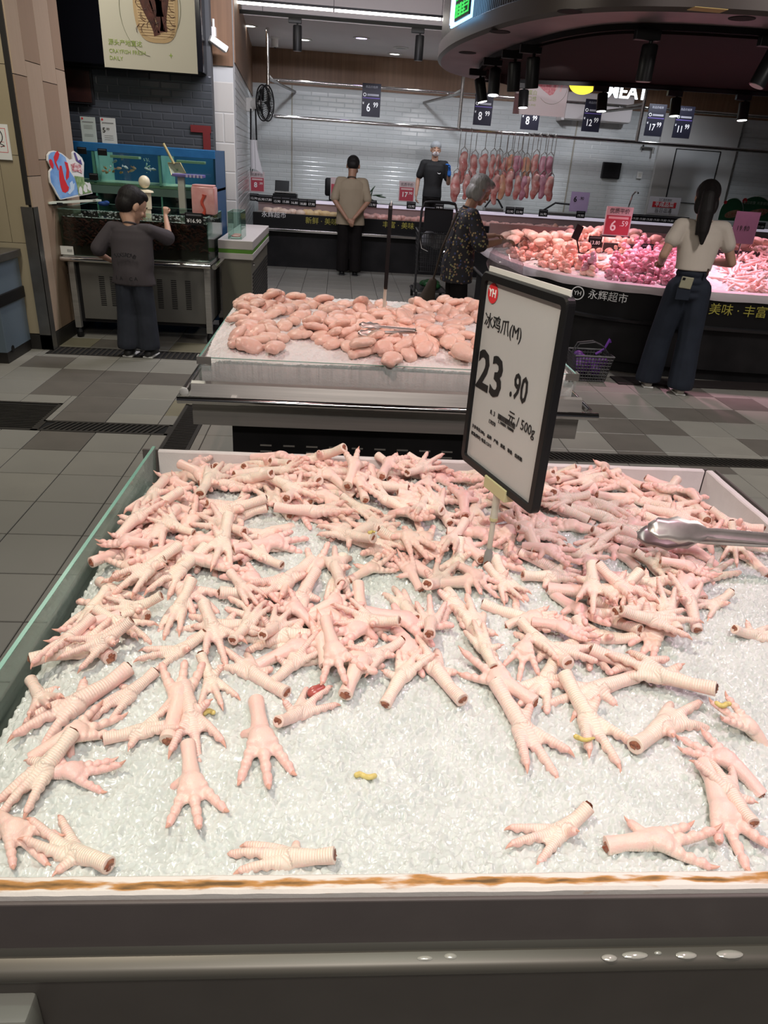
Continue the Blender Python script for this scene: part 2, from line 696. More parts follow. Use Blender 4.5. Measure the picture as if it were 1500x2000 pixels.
drain('dark floor drain grate running in front of the crayfish tank by the boy', -2.44, -1.02, 6.14, 6.40, 0.045, 0.0, True)
drain('long slatted drain grate crossing the tiles left of the wing bin', -1.86, -1.04, 4.32, 4.51, 0.034, 0.05, True)
drain('long slatted drain grate crossing the tiles right behind the chicken feet bin', 1.05, 4.6, 4.13, 4.29, 0.034, -0.06, True)
drain('narrow finely slatted drain grate leading under the wing bin', -1.04, -0.86, 3.35, 4.95, 0.022, 0, False)
drain('wide dark drain grate cut by the left edge of the photo', -2.75, -1.86, 4.32, 4.86, 0.03, 0, False)
drain('small dark drain grate on the floor beside the side counter', -1.05, -0.62, 8.62, 9.05, 0.04, 0, False)

# walls of the meat bay
TILEW = mat('white_glazed_tile', (0.60, 0.62, 0.62), 0.18, var=(1.3, (0.52, 0.54, 0.54), 0.3), bump=(14, 0.10, 0.004))
TILEG = mat('grey_glazed_tile', (0.066, 0.073, 0.080), 0.22, var=(1.5, (0.054, 0.060, 0.068), 0.3), bump=(10, 0.10, 0.004))
JOINT = mat('tile_joint', (0.50, 0.52, 0.52), 0.8)
JOINTG = mat('grey_tile_joint', (0.075, 0.08, 0.085), 0.8)
WOODP = mat('brown_wood_panel', (0.22, 0.125, 0.070), 0.5, var=(5, (0.155, 0.086, 0.048), 0.25), stretch=(6, 6, 0.25))
PAINT = mat('white_ceiling_paint', (0.74, 0.70, 0.70), 0.7, var=(1.5, (0.68, 0.64, 0.64), 0.3))
DARKPAINT = mat('black_ceiling_paint', (0.010, 0.010, 0.011), 0.8, spec=.1)


def bricks(name, parent, origin, xdir, W, z0, z1, bw, bh, m, proud=0.0035):
    """one course above another, half-lapped, real raised bricks"""
    mb = MB()
    xd = Vector(xdir).normalized()
    nrm = xd.cross(Vector((0, 0, 1)))
    g = 0.004
    nz = int((z1 - z0) / bh)
    for j in range(nz):
        off = (bw / 2) if j % 2 else 0
        x = -off
        while x < W:
            a, b = max(x, 0), min(x + bw, W)
            x += bw
            if b - a < 0.03:
                continue
            zz0, zz1 = z0 + j * bh + g / 2, z0 + (j + 1) * bh - g / 2
            a += g / 2
            b -= g / 2
            c = 0.010
            o = Vector(origin)
            q = []
            for (u, zz, d) in [(a, zz0, 0), (b, zz0, 0), (b, zz1, 0), (a, zz1, 0), (a + c, zz0 + c, proud), (b - c, zz0 + c, proud), (b - c, zz1 - c, proud), (a + c, zz1 - c, proud)]:
                q.append(o + xd * u + nrm * d + Vector((0, 0, zz)))
            mb.add(q, [(0, 1, 5, 4), (1, 2, 6, 5), (2, 3, 7, 6), (3, 0, 4, 7), (4, 5, 6, 7)])
    return tag(mb.build(name, m, parent), kind='stuff')


WALL_Y = 14.8
wb = struct('wall_back', MB().box(-1.75, 11, WALL_Y, WALL_Y + 0.15, 0, 3.9), JOINT)
bricks('tile_brick', wb, (-1.6, WALL_Y, 0), (1, 0, 0), 12.4, 0.85, 2.72, 0.30, 0.075, TILEW)
struct('trim_1', MB().box(-1.6, 11, WALL_Y - 0.012, WALL_Y, 2.72, 3.26), WOODP)
for k, px in enumerate((570, 1118)):
    p = at(px, 300, y=WALL_Y)
    struct('trim_%d' % (k + 2), MB().box(p.x - 0.012, p.x + 0.012, WALL_Y - 0.014, WALL_Y - 0.002, 0.8, 2.72), mat('seam_strip', (0.33, 0.31, 0.26), 0.6))
# side wall of the bay and its front column
c0 = Vector((-1.20, 9.35, 0))
c1 = Vector((-1.60, WALL_Y, 0))
mb = MB()
d = (c1 - c0).normalized()
nl = Vector((-d.y, d.x, 0)) * 0.12
mb.prism([c0, c1, c1 + nl, c0 + nl], 0, 3.9)
wl = struct('wall_left', mb, JOINT)
bricks('tile_brick', wl, c0 + Vector((0.001, 0, 0)), (c1 - c0), (c1 - c0).length, 0.0, 2.50, 0.30, 0.075, TILEW)
mb = MB()
nr = -nl.normalized() * 0.012
mb.prism([c0, c1, c1 + nr, c0 + nr], 2.50, 3.26)
struct('trim_4', mb, WOODP)
wc = struct('wall_column', MB().box(-1.44, -1.20, 9.22, 9.35, 0, 3.9), JOINT)
bricks('tile_brick', wc, (-1.44, 9.22, 0), (1, 0, 0), 0.24, 0.2, 2.45, 0.24, 0.30, mat('white_wall_tile', (0.47, 0.46, 0.43), 0.4, bump=(10, 0.1, 0.004)), 0.004)
struct('trim_5', MB().box(-1.44, -1.195, 9.20, 9.22, 2.45, 3.9), WOODP)
# bay ceiling with its bulkhead, and the high black hall ceiling
struct('ceiling', MB().box(-1.75, 11, 11.7, WALL_Y, 3.26, 3.40), PAINT)
struct('ceiling_bulkhead', MB().box(-1.75, 11, 11.6, 11.7, 3.26, 4.0), PAINT)
struct('ceiling_hall', MB().box(-5, 11, -1.5, 15, 4.0, 4.1), DARKPAINT)
# grey tiled wall behind the fish tanks
wg = struct('wall_tanks', MB().box(-5, -1.40, 9.0, 9.12, 0, 4.0), JOINTG)
bricks('tile_brick', wg, (-3.6, 9.0, 0), (1, 0, 0), 2.2, 1.2, 2.36, 0.22, 0.075, TILEG)
struct('trim_6', MB().box(-5, -1.44, 8.72, 8.99, 2.335, 4.0, 0.01), mat('black_gloss_fascia', (0.006, 0.006, 0.008), 0.12))
struct('wall_far_left', MB().box(-5.1, -5, -1.5, 15, 0, 4.0), mat('plain_beige_wall', (0.25, 0.22, 0.17), 0.7))
struct('wall_far_right', MB().box(11, 11.1, -1.5, 15, 0, 4.0), MATS['plain_beige_wall'])

# plastered pier, boxed duct and painted panel on the back wall
pl = at(1275, 330, y=WALL_Y).x
pr = at(1425, 330, y=WALL_Y).x
struct('trim_7', MB().box(pl, pr, WALL_Y - 0.10, WALL_Y - 0.01, 0.85, 2.72, 0.006), mat('white_wall_board', (0.62, 0.62, 0.60), 0.45, var=(2, (0.56, 0.56, 0.54), 0.3)))
t = thing('wall_panel', 'large thin framed access panel on the white wall right of the pork', 'panel', at(1370, 400, y=WALL_Y - 0.12))
q = [at(1326, 290, y=WALL_Y - 0.11), at(1408, 296, y=WALL_Y - 0.11), at(1392, 400, y=WALL_Y - 0.11), at(1306, 395, y=WALL_Y - 0.11)]
fx0, fx1, fz0, fz1 = q[0].x - 0.05, q[1].x, q[3].z, q[0].z
f = MB()
for a in ((fx0, fx1, fz1 - .012, fz1), (fx0, fx1, fz0, fz0 + .012), (fx0, fx0 + .012, fz0, fz1), (fx1 - .012, fx1, fz0, fz1)):
    f.box(a[0], a[1], WALL_Y - 0.125, WALL_Y - 0.10, a[2], a[3])
f.build('frame', BLACKMET, t)
MB().box(fx0 + .012, fx1 - .012, WALL_Y - 0.115, WALL_Y - 0.10, fz0 + .012, fz1 - .012).build('panel_face', TILEW, t)
t = thing('wall_duct', 'white boxed air duct under the wood panelling behind the lit sign', 'duct', at(1215, 205, y=WALL_Y - 0.2))
a, b = at(1105, 190, y=WALL_Y - 0.35), at(1180, 238, y=WALL_Y - 0.35)
MB().box(a.x, b.x + 0.5, WALL_Y - 0.35, WALL_Y - 0.015, b.z, a.z + 0.1, 0.05).build('duct_body', PAINT, t, True)
MB().box(a.x - 0.03, a.x + 0.03, WALL_Y - 0.37, WALL_Y - 0.015, b.z - 0.02, a.z + 0.12, 0.01).build('flange', PAINT, t)
a, b = at(1178, 316, y=WALL_Y - 0.03), at(1207, 350, y=WALL_Y - 0.03)
t = thing('wall_box', 'small black switch cabinet on the white tiled wall right of the pork', 'box', ((a.x + b.x) / 2, WALL_Y - 0.01, b.z))
MB().box(a.x, b.x, WALL_Y - 0.09, WALL_Y - 0.01, b.z, a.z, 0.008).build('case', BLACKPL, t)
MB().box(a.x + .02, b.x - .02, WALL_Y - 0.097, WALL_Y - 0.088, b.z + .02, a.z - .02, 0.003).build('door', BLACKMET, t)
a = at(1249, 342, y=WALL_Y - 0.03)
t = thing('wall_socket', 'little white socket box on the tiled wall', 'socket', a)
MB().box(a.x - .05, a.x + .05, WALL_Y - 0.05, WALL_Y - 0.01, a.z - .06, a.z + .06, .008).build('case', WHITEPL, t)
MB().box(a.x - .03, a.x + .03, WALL_Y - 0.055, WALL_Y - 0.049, a.z - .035, a.z + .035, .002).build('cover', mat('ivory', (0.6, 0.58, 0.52), 0.5), t)
a = at(1262, 289, y=WALL_Y - 0.05)
t = thing('wall_tap', 'small dark pipe tap fixed to the wall under the price boards', 'tap', a)
MB().tube([(a.x - .1, WALL_Y - .05, a.z), (a.x + .14, WALL_Y - .05, a.z)], .022).build('pipe', STEEL_DARK, t)
MB().tube([(a.x + .1, WALL_Y - .05, a.z), (a.x + .1, WALL_Y - .16, a.z), (a.x + .1, WALL_Y - .16, a.z - .09)], .018).build('spout', STEEL_DARK, t)
MB().tube([(a.x - .06, WALL_Y - .05, a.z - .04), (a.x - .06, WALL_Y - .05, a.z + .08)], .014).build('valve', BLACKMET, t)

# ================================================================== the two ice bins
NBX0, NBX1, NBY0, NBY1, NBZ = -0.55, 1.165, 0.57, 1.975, 0.85
FOAM = mat('white_foam', (0.72, 0.68, 0.68), 0.75, var=(30, (0.66, 0.62, 0.62), 0.3), bump=(180, 0.25, 0.002))


def foam_stained():
    if 'stained_foam' in MATS:
        return MATS['stained_foam']
    m = mat('stained_foam', (0.74, 0.70, 0.66), 0.75, bump=(180, 0.25, 0.002))
    nt = m.node_tree
    b = nt.nodes['Principled BSDF']
    tc = nt.nodes.new('ShaderNodeTexCoord')
    mp = nt.nodes.new('ShaderNodeMapping')
    mp.inputs['Scale'].default_value = (7, 36, 16)
    nt.links.new(tc.outputs['Object'], mp.inputs['Vector'])
    n = nt.nodes.new('ShaderNodeTexNoise')
    n.inputs['Scale'].default_value = 2.2
    n.inputs['Detail'].default_value = 10
    nt.links.new(mp.outputs['Vector'], n.inputs['Vector'])
    # a stain line runs along the middle of the board's top
    sep = nt.nodes.new('ShaderNodeSeparateXYZ')
    nt.links.new(tc.outputs['Object'], sep.inputs[0])
    mr = nt.nodes.new('ShaderNodeMath')
    mr.operation = 'ABSOLUTE'
    sub = nt.nodes.new('ShaderNodeMath')
    sub.operation = 'SUBTRACT'
    sub.inputs[1].default_value = -0.002
    nt.links.new(sep.outputs['Y'], sub.inputs[0])
    nt.links.new(sub.outputs[0], mr.inputs[0])
    rg = nt.nodes.new('ShaderNodeMapRange')
    rg.inputs['From Min'].default_value = 0.0
    rg.inputs['From Max'].default_value = 0.014
    rg.inputs['To Min'].default_value = 0.27
    rg.inputs['To Max'].default_value = -0.16
    nt.links.new(mr.outputs[0], rg.inputs['Value'])
    ad = nt.nodes.new('ShaderNodeMath')
    ad.operation = 'ADD'
    nt.links.new(n.outputs['Fac'], ad.inputs[0])
    nt.links.new(rg.outputs['Result'], ad.inputs[1])
    r = nt.nodes.new('ShaderNodeValToRGB')
    e = r.color_ramp.elements
    e[0].position = 0.56
    e[0].color = (0.74, 0.70, 0.66, 1)
    e[1].position = 0.84
    e[1].color = (0.14, 0.08, 0.03, 1)
    k = r.color_ramp.elements.new(0.68)
    k.color = (0.50, 0.25, 0.08, 1)
    nt.links.new(ad.outputs[0], r.inputs['Fac'])
    nt.links.new(r.outputs['Color'], b.inputs['Base Color'])
    return m


def board(name, p0, p1, z0, z1, th, m, parent, n=60, wave=0.0025, seed=0):
    """a foam board standing on edge between two floor-plan points, its top edge worn and uneven"""
    rnd = random.Random(seed)
    p0, p1 = Vector((p0[0], p0[1], 0)), Vector((p1[0], p1[1], 0))
    d = p1 - p0
    nr = Vector((-d.y, d.x, 0)).normalized() * th
    mb = MB()
    vs, fs = [], []
    for i in range(n + 1):
        t = i / n
        c = p0 + d * t
        w = noise.noise(Vector((t * 14 + seed * 3.1, seed, 0))) * wave + noise.noise(Vector((t * 55, seed * 7.0, 1))) * wave * 0.6
        e = noise.noise(Vector((t * 30, seed * 2.0, 5))) * 0.0012
        vs += [c + Vector((0, 0, z0)), c + nr * 1.0 + Vector((0, 0, z0)), c + nr * (1 + e * 20) + Vector((0, 0, z1 + w - 0.003)), c + nr * 0.85 + Vector((0, 0, z1 + w)), c + nr * 0.15 + Vector((0, 0, z1 + w * 0.7)), c - nr * e * 15 + Vector((0, 0, z1 + w * 0.6 - 0.004))]
    for i in range(n):
        for k in range(6):
            a, b = i * 6 + k, i * 6 + (k + 1) % 6
            fs.append((a, b, b + 6, a + 6))
    fs.append((0, 1, 2, 3, 4, 5))
    fs.append(tuple(n * 6 + k for k in range(6))[::-1])
    mb.add(vs, fs)
    return mb.build(name, m, parent)


PANEL = mat('grey_brown_panel', (0.115, 0.098, 0.094), 0.55, var=(12, (0.095, 0.080, 0.078), 0.3), bump=(300, 0.06, 0.001))
LEDGE = mat('wet_steel_ledge', (0.145, 0.136, 0.117), 0.42, 0.4, var=(7, (0.11, 0.103, 0.088), 0.3), stretch=(0.4, 5, 5))

nb = thing('ice_display_bin', 'nearest grey display bin lined with white foam boards, full of chicken feet', 'display bin', ((NBX0 + NBX1) / 2, (NBY0 + NBY1) / 2, 0))
o = board('front_board', (NBX0 + 0.0, NBY0 + 0.024), (NBX1, NBY0 + 0.024), 0.745, 0.853, -0.026, foam_stained(), nb, 140, 0.0022, 1)
o.data.transform(Matrix.Translation((0, -(NBY0 + 0.012 - nb.location.y), 0)))
o.location = (0, NBY0 + 0.012 - nb.location.y, 0)
tag(o, 'white foam front edge stained rusty brown')
board('back_board', (NBX0 + 0.05, NBY1), (NBX1 - 0.02, NBY1), 0.745, 0.853, -0.02, FOAM, nb, 60, 0.002, 2)
board('side_board', (NBX1 + 0.006, NBY1 - 0.02), (NBX1, NBY0 + 0.03), 0.745, 0.855, -0.022, FOAM, nb, 60, 0.003, 3)
# left glass side panel leaning a little outwards, with its green cut edge
q = [(NBX0 + 0.004, NBY0 + 0.02, 0.74), (NBX0 + 0.030, NBY1 - 0.02, 0.74), (NBX0 + 0.036, NBY1 - 0.02, 0.868), (NBX0 + 0.004, NBY0 + 0.02, 0.862)]
mb = MB()
vs = [Vector(p) for p in q] + [Vector(p) + Vector((0.008, 0, 0)) for p in q]
mb.add(vs, [(0, 1, 2, 3), (7, 6, 5, 4), (0, 4, 5, 1), (1, 5, 6, 2), (3, 7, 4, 0)])
gp = mb.build('glass_panel', GLASS_WET, nb)
mb = MB()
a, b = Vector(q[3]), Vector(q[2])
mb.add([a + Vector((0, 0, -.002)), a + Vector((0.008, 0, -.002)), b + Vector((0.008, 0, -.002)), b + Vector((0, 0, -.002)), a, a + Vector((0.008, 0, 0)), b + Vector((0.008, 0, 0)), b], [(0, 3, 2, 1), (4, 5, 6, 7), (0, 1, 5, 4), (1, 2, 6, 5), (2, 3, 7, 6), (3, 0, 4, 7)])
mb.build('glass_edge', GLASS_EDGE, gp)
MB().box(NBX0, NBX1, NBY0, NBY1, 0.70, 0.745).build('tray_bottom', STEEL_DARK, nb)
MB().box(NBX0, NBX1, NBY0 - 0.010, NBY0 - 0.004, 0.735, 0.846, 0.002).build('front_panel', PANEL, nb)
MB().box(NBX0 - 0.006, NBX0, NBY0, NBY1, 0.70, 0.78, 0.002).build('side_panel', PANEL, nb)
MB().box(NBX1 + 0.022, NBX1 + 0.030, NBY0, NBY1, 0.70, 0.85, 0.002).build('side_panel', PANEL, nb)
MB().box(NBX0, NBX1, NBY1, NBY1 + 0.008, 0.70, 0.85, 0.002).build('rear_panel', PANEL, nb)
# rolled steel ledge with a raised lip and drops of water
lg = MB()
prof = [(-0.004, 0.766), (-0.016, 0.7645), (-0.019, 0.7665), (-0.030, 0.7635), (-0.036, 0.759), (-0.038, 0.751), (-0.034, 0.743), (-0.026, 0.736), (-0.004, 0.736)]
vs, fs = [], []
for x in (NBX0 - 0.03, NBX1 + 0.03):
    vs += [(x, NBY0 + p[0] - 0.004, p[1]) for p in prof]
nP = len(prof)
fs = [(i, i + 1, nP + i + 1, nP + i) for i in range(nP - 1)] + [tuple(range(nP)), tuple(range(nP, 2 * nP))[::-1]]
lg.add(vs, fs)
ld = lg.build('steel_ledge', LEDGE, nb, True)
for (px, py, rx, ry) in [(1240, 1866, .017, .006), (1285, 1862, .005, .003), (1340, 1866, .014, .006), (1425, 1864, .018, .007), (1190, 1872, .010, .006), (880, 1868, .008, .005), (830, 1872, .010, .004)]:
    p = at(px, py, z=0.7645)
    MB().ell((p.x, max(p.y, NBY0 - 0.034), 0.7652), (rx, ry * 0.8, 0.0022), None, 14, 6).build('water_drop', mat('water_drop', (0.55, 0.55, 0.5), 0.05, 0.3, coat=1.0), ld, True)
MB().box(NBX0, NBX1, NBY0 - 0.014, NBY0 - 0.008, 0.46, 0.738).build('lower_panel', mat('dark_brown_metal', (0.10, 0.090, 0.080), 0.5, 0.2, var=(9, (0.08, 0.072, 0.064), 0.3)), nb)  # plain dark brown metal below the ledge
MB().box(NBX0 + 0.1, NBX1 - 0.1, NBY0 + 0.05, NBY1 - 0.05, 0.0, 0.70).build('base_cabinet', BLACKMET, nb)
p = at(0, 1965, y=NBY0 - 0.03)
p2 = at(72, 1998, y=NBY0 - 0.03)
MB().box(p.x - 0.1, p2.x, NBY0 - 0.05, NBY0 - 0.012, p2.z - 0.05, p.z, 0.006).build('end_bracket', mat('pale_grey_plastic', (0.30, 0.30, 0.26), 0.5), nb, True)

# ---------------------------------------------------------------- crushed ice
def ice_mat():
    m = mat('crushed_ice', (0.68, 0.72, 0.70), 0.12, spec=0.7, var=(16, (0.55, 0.60, 0.58), 0.3))
    b = m.node_tree.nodes['Principled BSDF']
    b.inputs['Subsurface Weight'].default_value = 0.35
    b.inputs['Subsurface Radius'].default_value = (0.010, 0.012, 0.012)
    b.inputs['Subsurface Scale'].default_value = 1.0
    return m


def ice_field(x0, x1, y0, y1, hfun, res, chip, tilt, seed):
    """height field made of little tilted flakes: every cell of a jittered grid is one flake"""
    rg = np.random.default_rng(seed)
    nx, ny = int((x1 - x0) / res) + 1, int((y1 - y0) / res) + 1
    X, Y = np.meshgrid(np.linspace(x0, x1, nx), np.linspace(y0, y1, ny), indexing='ij')
    cx, cy = int((x1 - x0) / chip) + 4, int((y1 - y0) / chip) + 4
    sx = (np.arange(cx)[:, None] + rg.uniform(-.5, .5, (cx, cy))) * chip + x0 - chip
    sy = (np.arange(cy)[None, :] + rg.uniform(-.5, .5, (cx, cy))) * chip + y0 - chip
    ta, tb = rg.normal(0, tilt, (cx, cy)), rg.normal(0, tilt, (cx, cy))
    hz = rg.normal(0, chip * 0.16, (cx, cy))
    ci = np.clip(((X - x0) / chip + 1.5).astype(int), 1, cx - 2)
    cj = np.clip(((Y - y0) / chip + 1.5).astype(int), 1, cy - 2)
    best = np.full(X.shape, 1e9)
    H = np.zeros(X.shape)
    asp = 1.0
    for di in (-1, 0, 1):
        for dj in (-1, 0, 1):
            a, b = ci + di, cj + dj
            dx, dy = X - sx[a, b], Y - sy[a, b]
            d = dx * dx + dy * dy
            k = d < best
            best = np.where(k, d, best)
            H = np.where(k, hz[a, b] + np.clip(ta[a, b] * dx + tb[a, b] * dy, -chip * .5, chip * .5), H)
    return X, Y, H + hfun(X, Y)


def ice_mesh(name, X, Y, Z, zb):
    nx, ny = X.shape
    V = np.stack([X, Y, Z], -1).reshape(-1, 3)
    idx = np.arange(nx * ny).reshape(nx, ny)
    F = np.stack([idx[:-1, :-1], idx[1:, :-1], idx[1:, 1:], idx[:-1, 1:]], -1).reshape(-1, 4)
    # skirt down to the tray
    ring = np.concatenate([idx[:, 0], idx[-1, 1:], idx[-2::-1, -1], idx[0, -2:0:-1]])
    low = V[ring].copy()
    low[:, 2] = zb
    n0 = len(V)
    V = np.concatenate([V, low])
    k = np.arange(len(ring))
    kn = (k + 1) % len(ring)
    S = np.stack([ring[k], n0 + k, n0 + kn, ring[kn]], -1)
    F = np.concatenate([F, S])
    me = bpy.data.meshes.new(name)
    me.vertices.add(len(V))
    me.vertices.foreach_set('co', V.astype(np.float32).ravel())
    me.loops.add(F.size)
    me.loops.foreach_set('vertex_index', F.astype(np.int32).ravel())
    me.polygons.add(len(F))
    me.polygons.foreach_set('loop_start', np.arange(0, F.size, 4, dtype=np.int32))
    me.polygons.foreach_set('loop_total', np.full(len(F), 4, dtype=np.int32))
    me.update(calc_edges=True)
    me.validate()
    return me


def smooth01(t):
    t = np.clip(t, 0, 1)
    return t * t * (3 - 2 * t)


def near_ice(X, Y):
    z = 0.826 + 0.012 * np.sin(X * 3.1 + 1.0) * np.cos(Y * 2.7) + 0.007 * np.sin(X * 11 + 2) * np.sin(Y * 9 + 1)
    z = z + 0.016 * np.exp(-((X - 0.15) ** 2 / 0.12 + (Y - 1.35) ** 2 / 0.10))
    z = z - 0.055 * (1 - smooth01((X - NBX0) / 0.13))
    z = z - 0.050 * smooth01((X - (NBX1 - 0.20)) / 0.18)
    z = z - 0.035 * smooth01((Y - (NBY1 - 0.16)) / 0.14)
    z = z + 0.012 * (1 - smooth01((Y - NBY0) / 0.10)) - 0.010 * np.exp(-((X - 0.17) ** 2 / 0.01 + (Y - 0.80) ** 2 / 0.012))
    return z


ICE = ice_mat()
X, Y, Z = ice_field(NBX0 + 0.038, NBX1 - 0.018, NBY0 + 0.026, NBY1 - 0.022, near_ice, 0.0027, 0.0085, 0.75, 5)
me = ice_mesh('crushed_ice', X, Y, Z, 0.75)
tag(link('crushed_ice', me, ICE), 'bed of white crushed ice under the chicken feet', 'ice', kind='stuff')

# ---------------------------------------------------------------- chicken feet
def foot_material():
    m = bpy.data.materials.new('chicken_foot_skin')
    m.use_nodes = True
    nt = m.node_tree
    b = nt.nodes['Principled BSDF']
    L = nt.links.new
    at_ = nt.nodes.new('ShaderNodeAttribute')
    at_.attribute_name = 'skin'
    sp = nt.nodes.new('ShaderNodeSeparateColor')
    L(at_.outputs['Color'], sp.inputs[0])
    u, dors, tip = sp.outputs[0], sp.outputs[1], sp.outputs[2]
    oi = nt.nodes.new('ShaderNodeObjectInfo')
    tc = nt.nodes.new('ShaderNodeTexCoord')

    def mix(f, a, c):
        n = nt.nodes.new('ShaderNodeMix')
        n.data_type = 'RGBA'
        if hasattr(f, 'links'):
            L(f, n.inputs[0])
        else:
            n.inputs[0].default_value = f
        for s, i in ((a, 6), (c, 7)):
            if hasattr(s, 'links'):
                L(s, n.inputs[i])
            else:
                n.inputs[i].default_value = (*s, 1)
        return n.outputs[2]

    def math(op, a, c=None, clamp=False):
        n = nt.nodes.new('ShaderNodeMath')
        n.operation = op
        n.use_clamp = clamp
        for s, i in ((a, 0), (c, 1)):
            if s is None:
                continue
            if hasattr(s, 'links'):
                L(s, n.inputs[i])
            else:
                n.inputs[i].default_value = s
        return n.outputs[0]
    dm = nt.nodes.new('ShaderNodeMapRange')
    dm.inputs['From Min'].default_value = 0.42
    dm.inputs['From Max'].default_value = 0.72
    L(dors, dm.inputs['Value'])
    dmask = dm.outputs['Result']
    nz = nt.nodes.new('ShaderNodeTexNoise')
    nz.inputs['Scale'].default_value = 38
    nz.inputs['Detail'].default_value = 3
    L(tc.outputs['Object'], nz.inputs['Vector'])
    cream = mix(oi.outputs['Random'], (0.88, 0.77, 0.66), (0.88, 0.69, 0.62))
    pinkc = mix(oi.outputs['Random'], (0.88, 0.67, 0.58), (0.87, 0.59, 0.55))
    c = mix(dmask, pinkc, cream)
    c = mix(math('MULTIPLY', tip, 0.6, True), c, (0.86, 0.47, 0.43))
    rb = nt.nodes.new('ShaderNodeMapRange')
    rb.inputs['From Min'].default_value = 0.56
    rb.inputs['From Max'].default_value = 0.76
    rb.inputs['To Max'].default_value = 0.55
    L(nz.outputs['Fac'], rb.inputs['Value'])
    c = mix(rb.outputs['Result'], c, (0.88, 0.54, 0.53))
    # scute rings across the top of shank and toes
    ph = math('MULTIPLY', u, 2 * 3.14159 / 0.0040 * 0.1)
    sn = math('SINE', ph)
    sn = math('MULTIPLY', math('ADD', sn, 1.0), 0.5)
    sn = math('POWER', sn, 0.45)
    ring = math('MULTIPLY', sn, dmask)
    groove = math('MULTIPLY', math('SUBTRACT', 1.0, sn), math('MULTIPLY', dmask, 0.15), True)
    c = mix(groove, c, (0.72, 0.55, 0.42))
    L(c, b.inputs['Base Color'])
    vo = nt.nodes.new('ShaderNodeTexVoronoi')
    vo.inputs['Scale'].default_value = 620
    L(tc.outputs['Object'], vo.inputs['Vector'])
    pap = math('MULTIPLY', vo.outputs['Distance'], math('SUBTRACT', 1.0, dmask))
    hgt = math('ADD', ring, math('MULTIPLY', pap, 0.35))
    hgt = math('ADD', hgt, math('MULTIPLY', nz.outputs['Fac'], 1.2))
    bp = nt.nodes.new('ShaderNodeBump')
    bp.inputs['Strength'].default_value = 0.55
    bp.inputs['Distance'].default_value = 0.0012
    L(hgt, bp.inputs['Height'])
    L(bp.outputs['Normal'], b.inputs['Normal'])
    b.inputs['Roughness'].default_value = 0.36
    b.inputs['Specular IOR Level'].default_value = 0.45
    b.inputs['Subsurface Weight'].default_value = 0.25
    b.inputs['Subsurface Radius'].default_value = (0.010, 0.004, 0.003)
    b.inputs['Subsurface Scale'].default_value = 0.8
    return m


FOOT = foot_material()
CUT = mat('raw_cut', (0.24, 0.055, 0.035), 0.4, var=(160, (0.42, 0.20, 0.12), 0.2), bump=(200, 0.6, 0.003))
CLAW = mat('pink_claw', (0.72, 0.40, 0.32), 0.35)


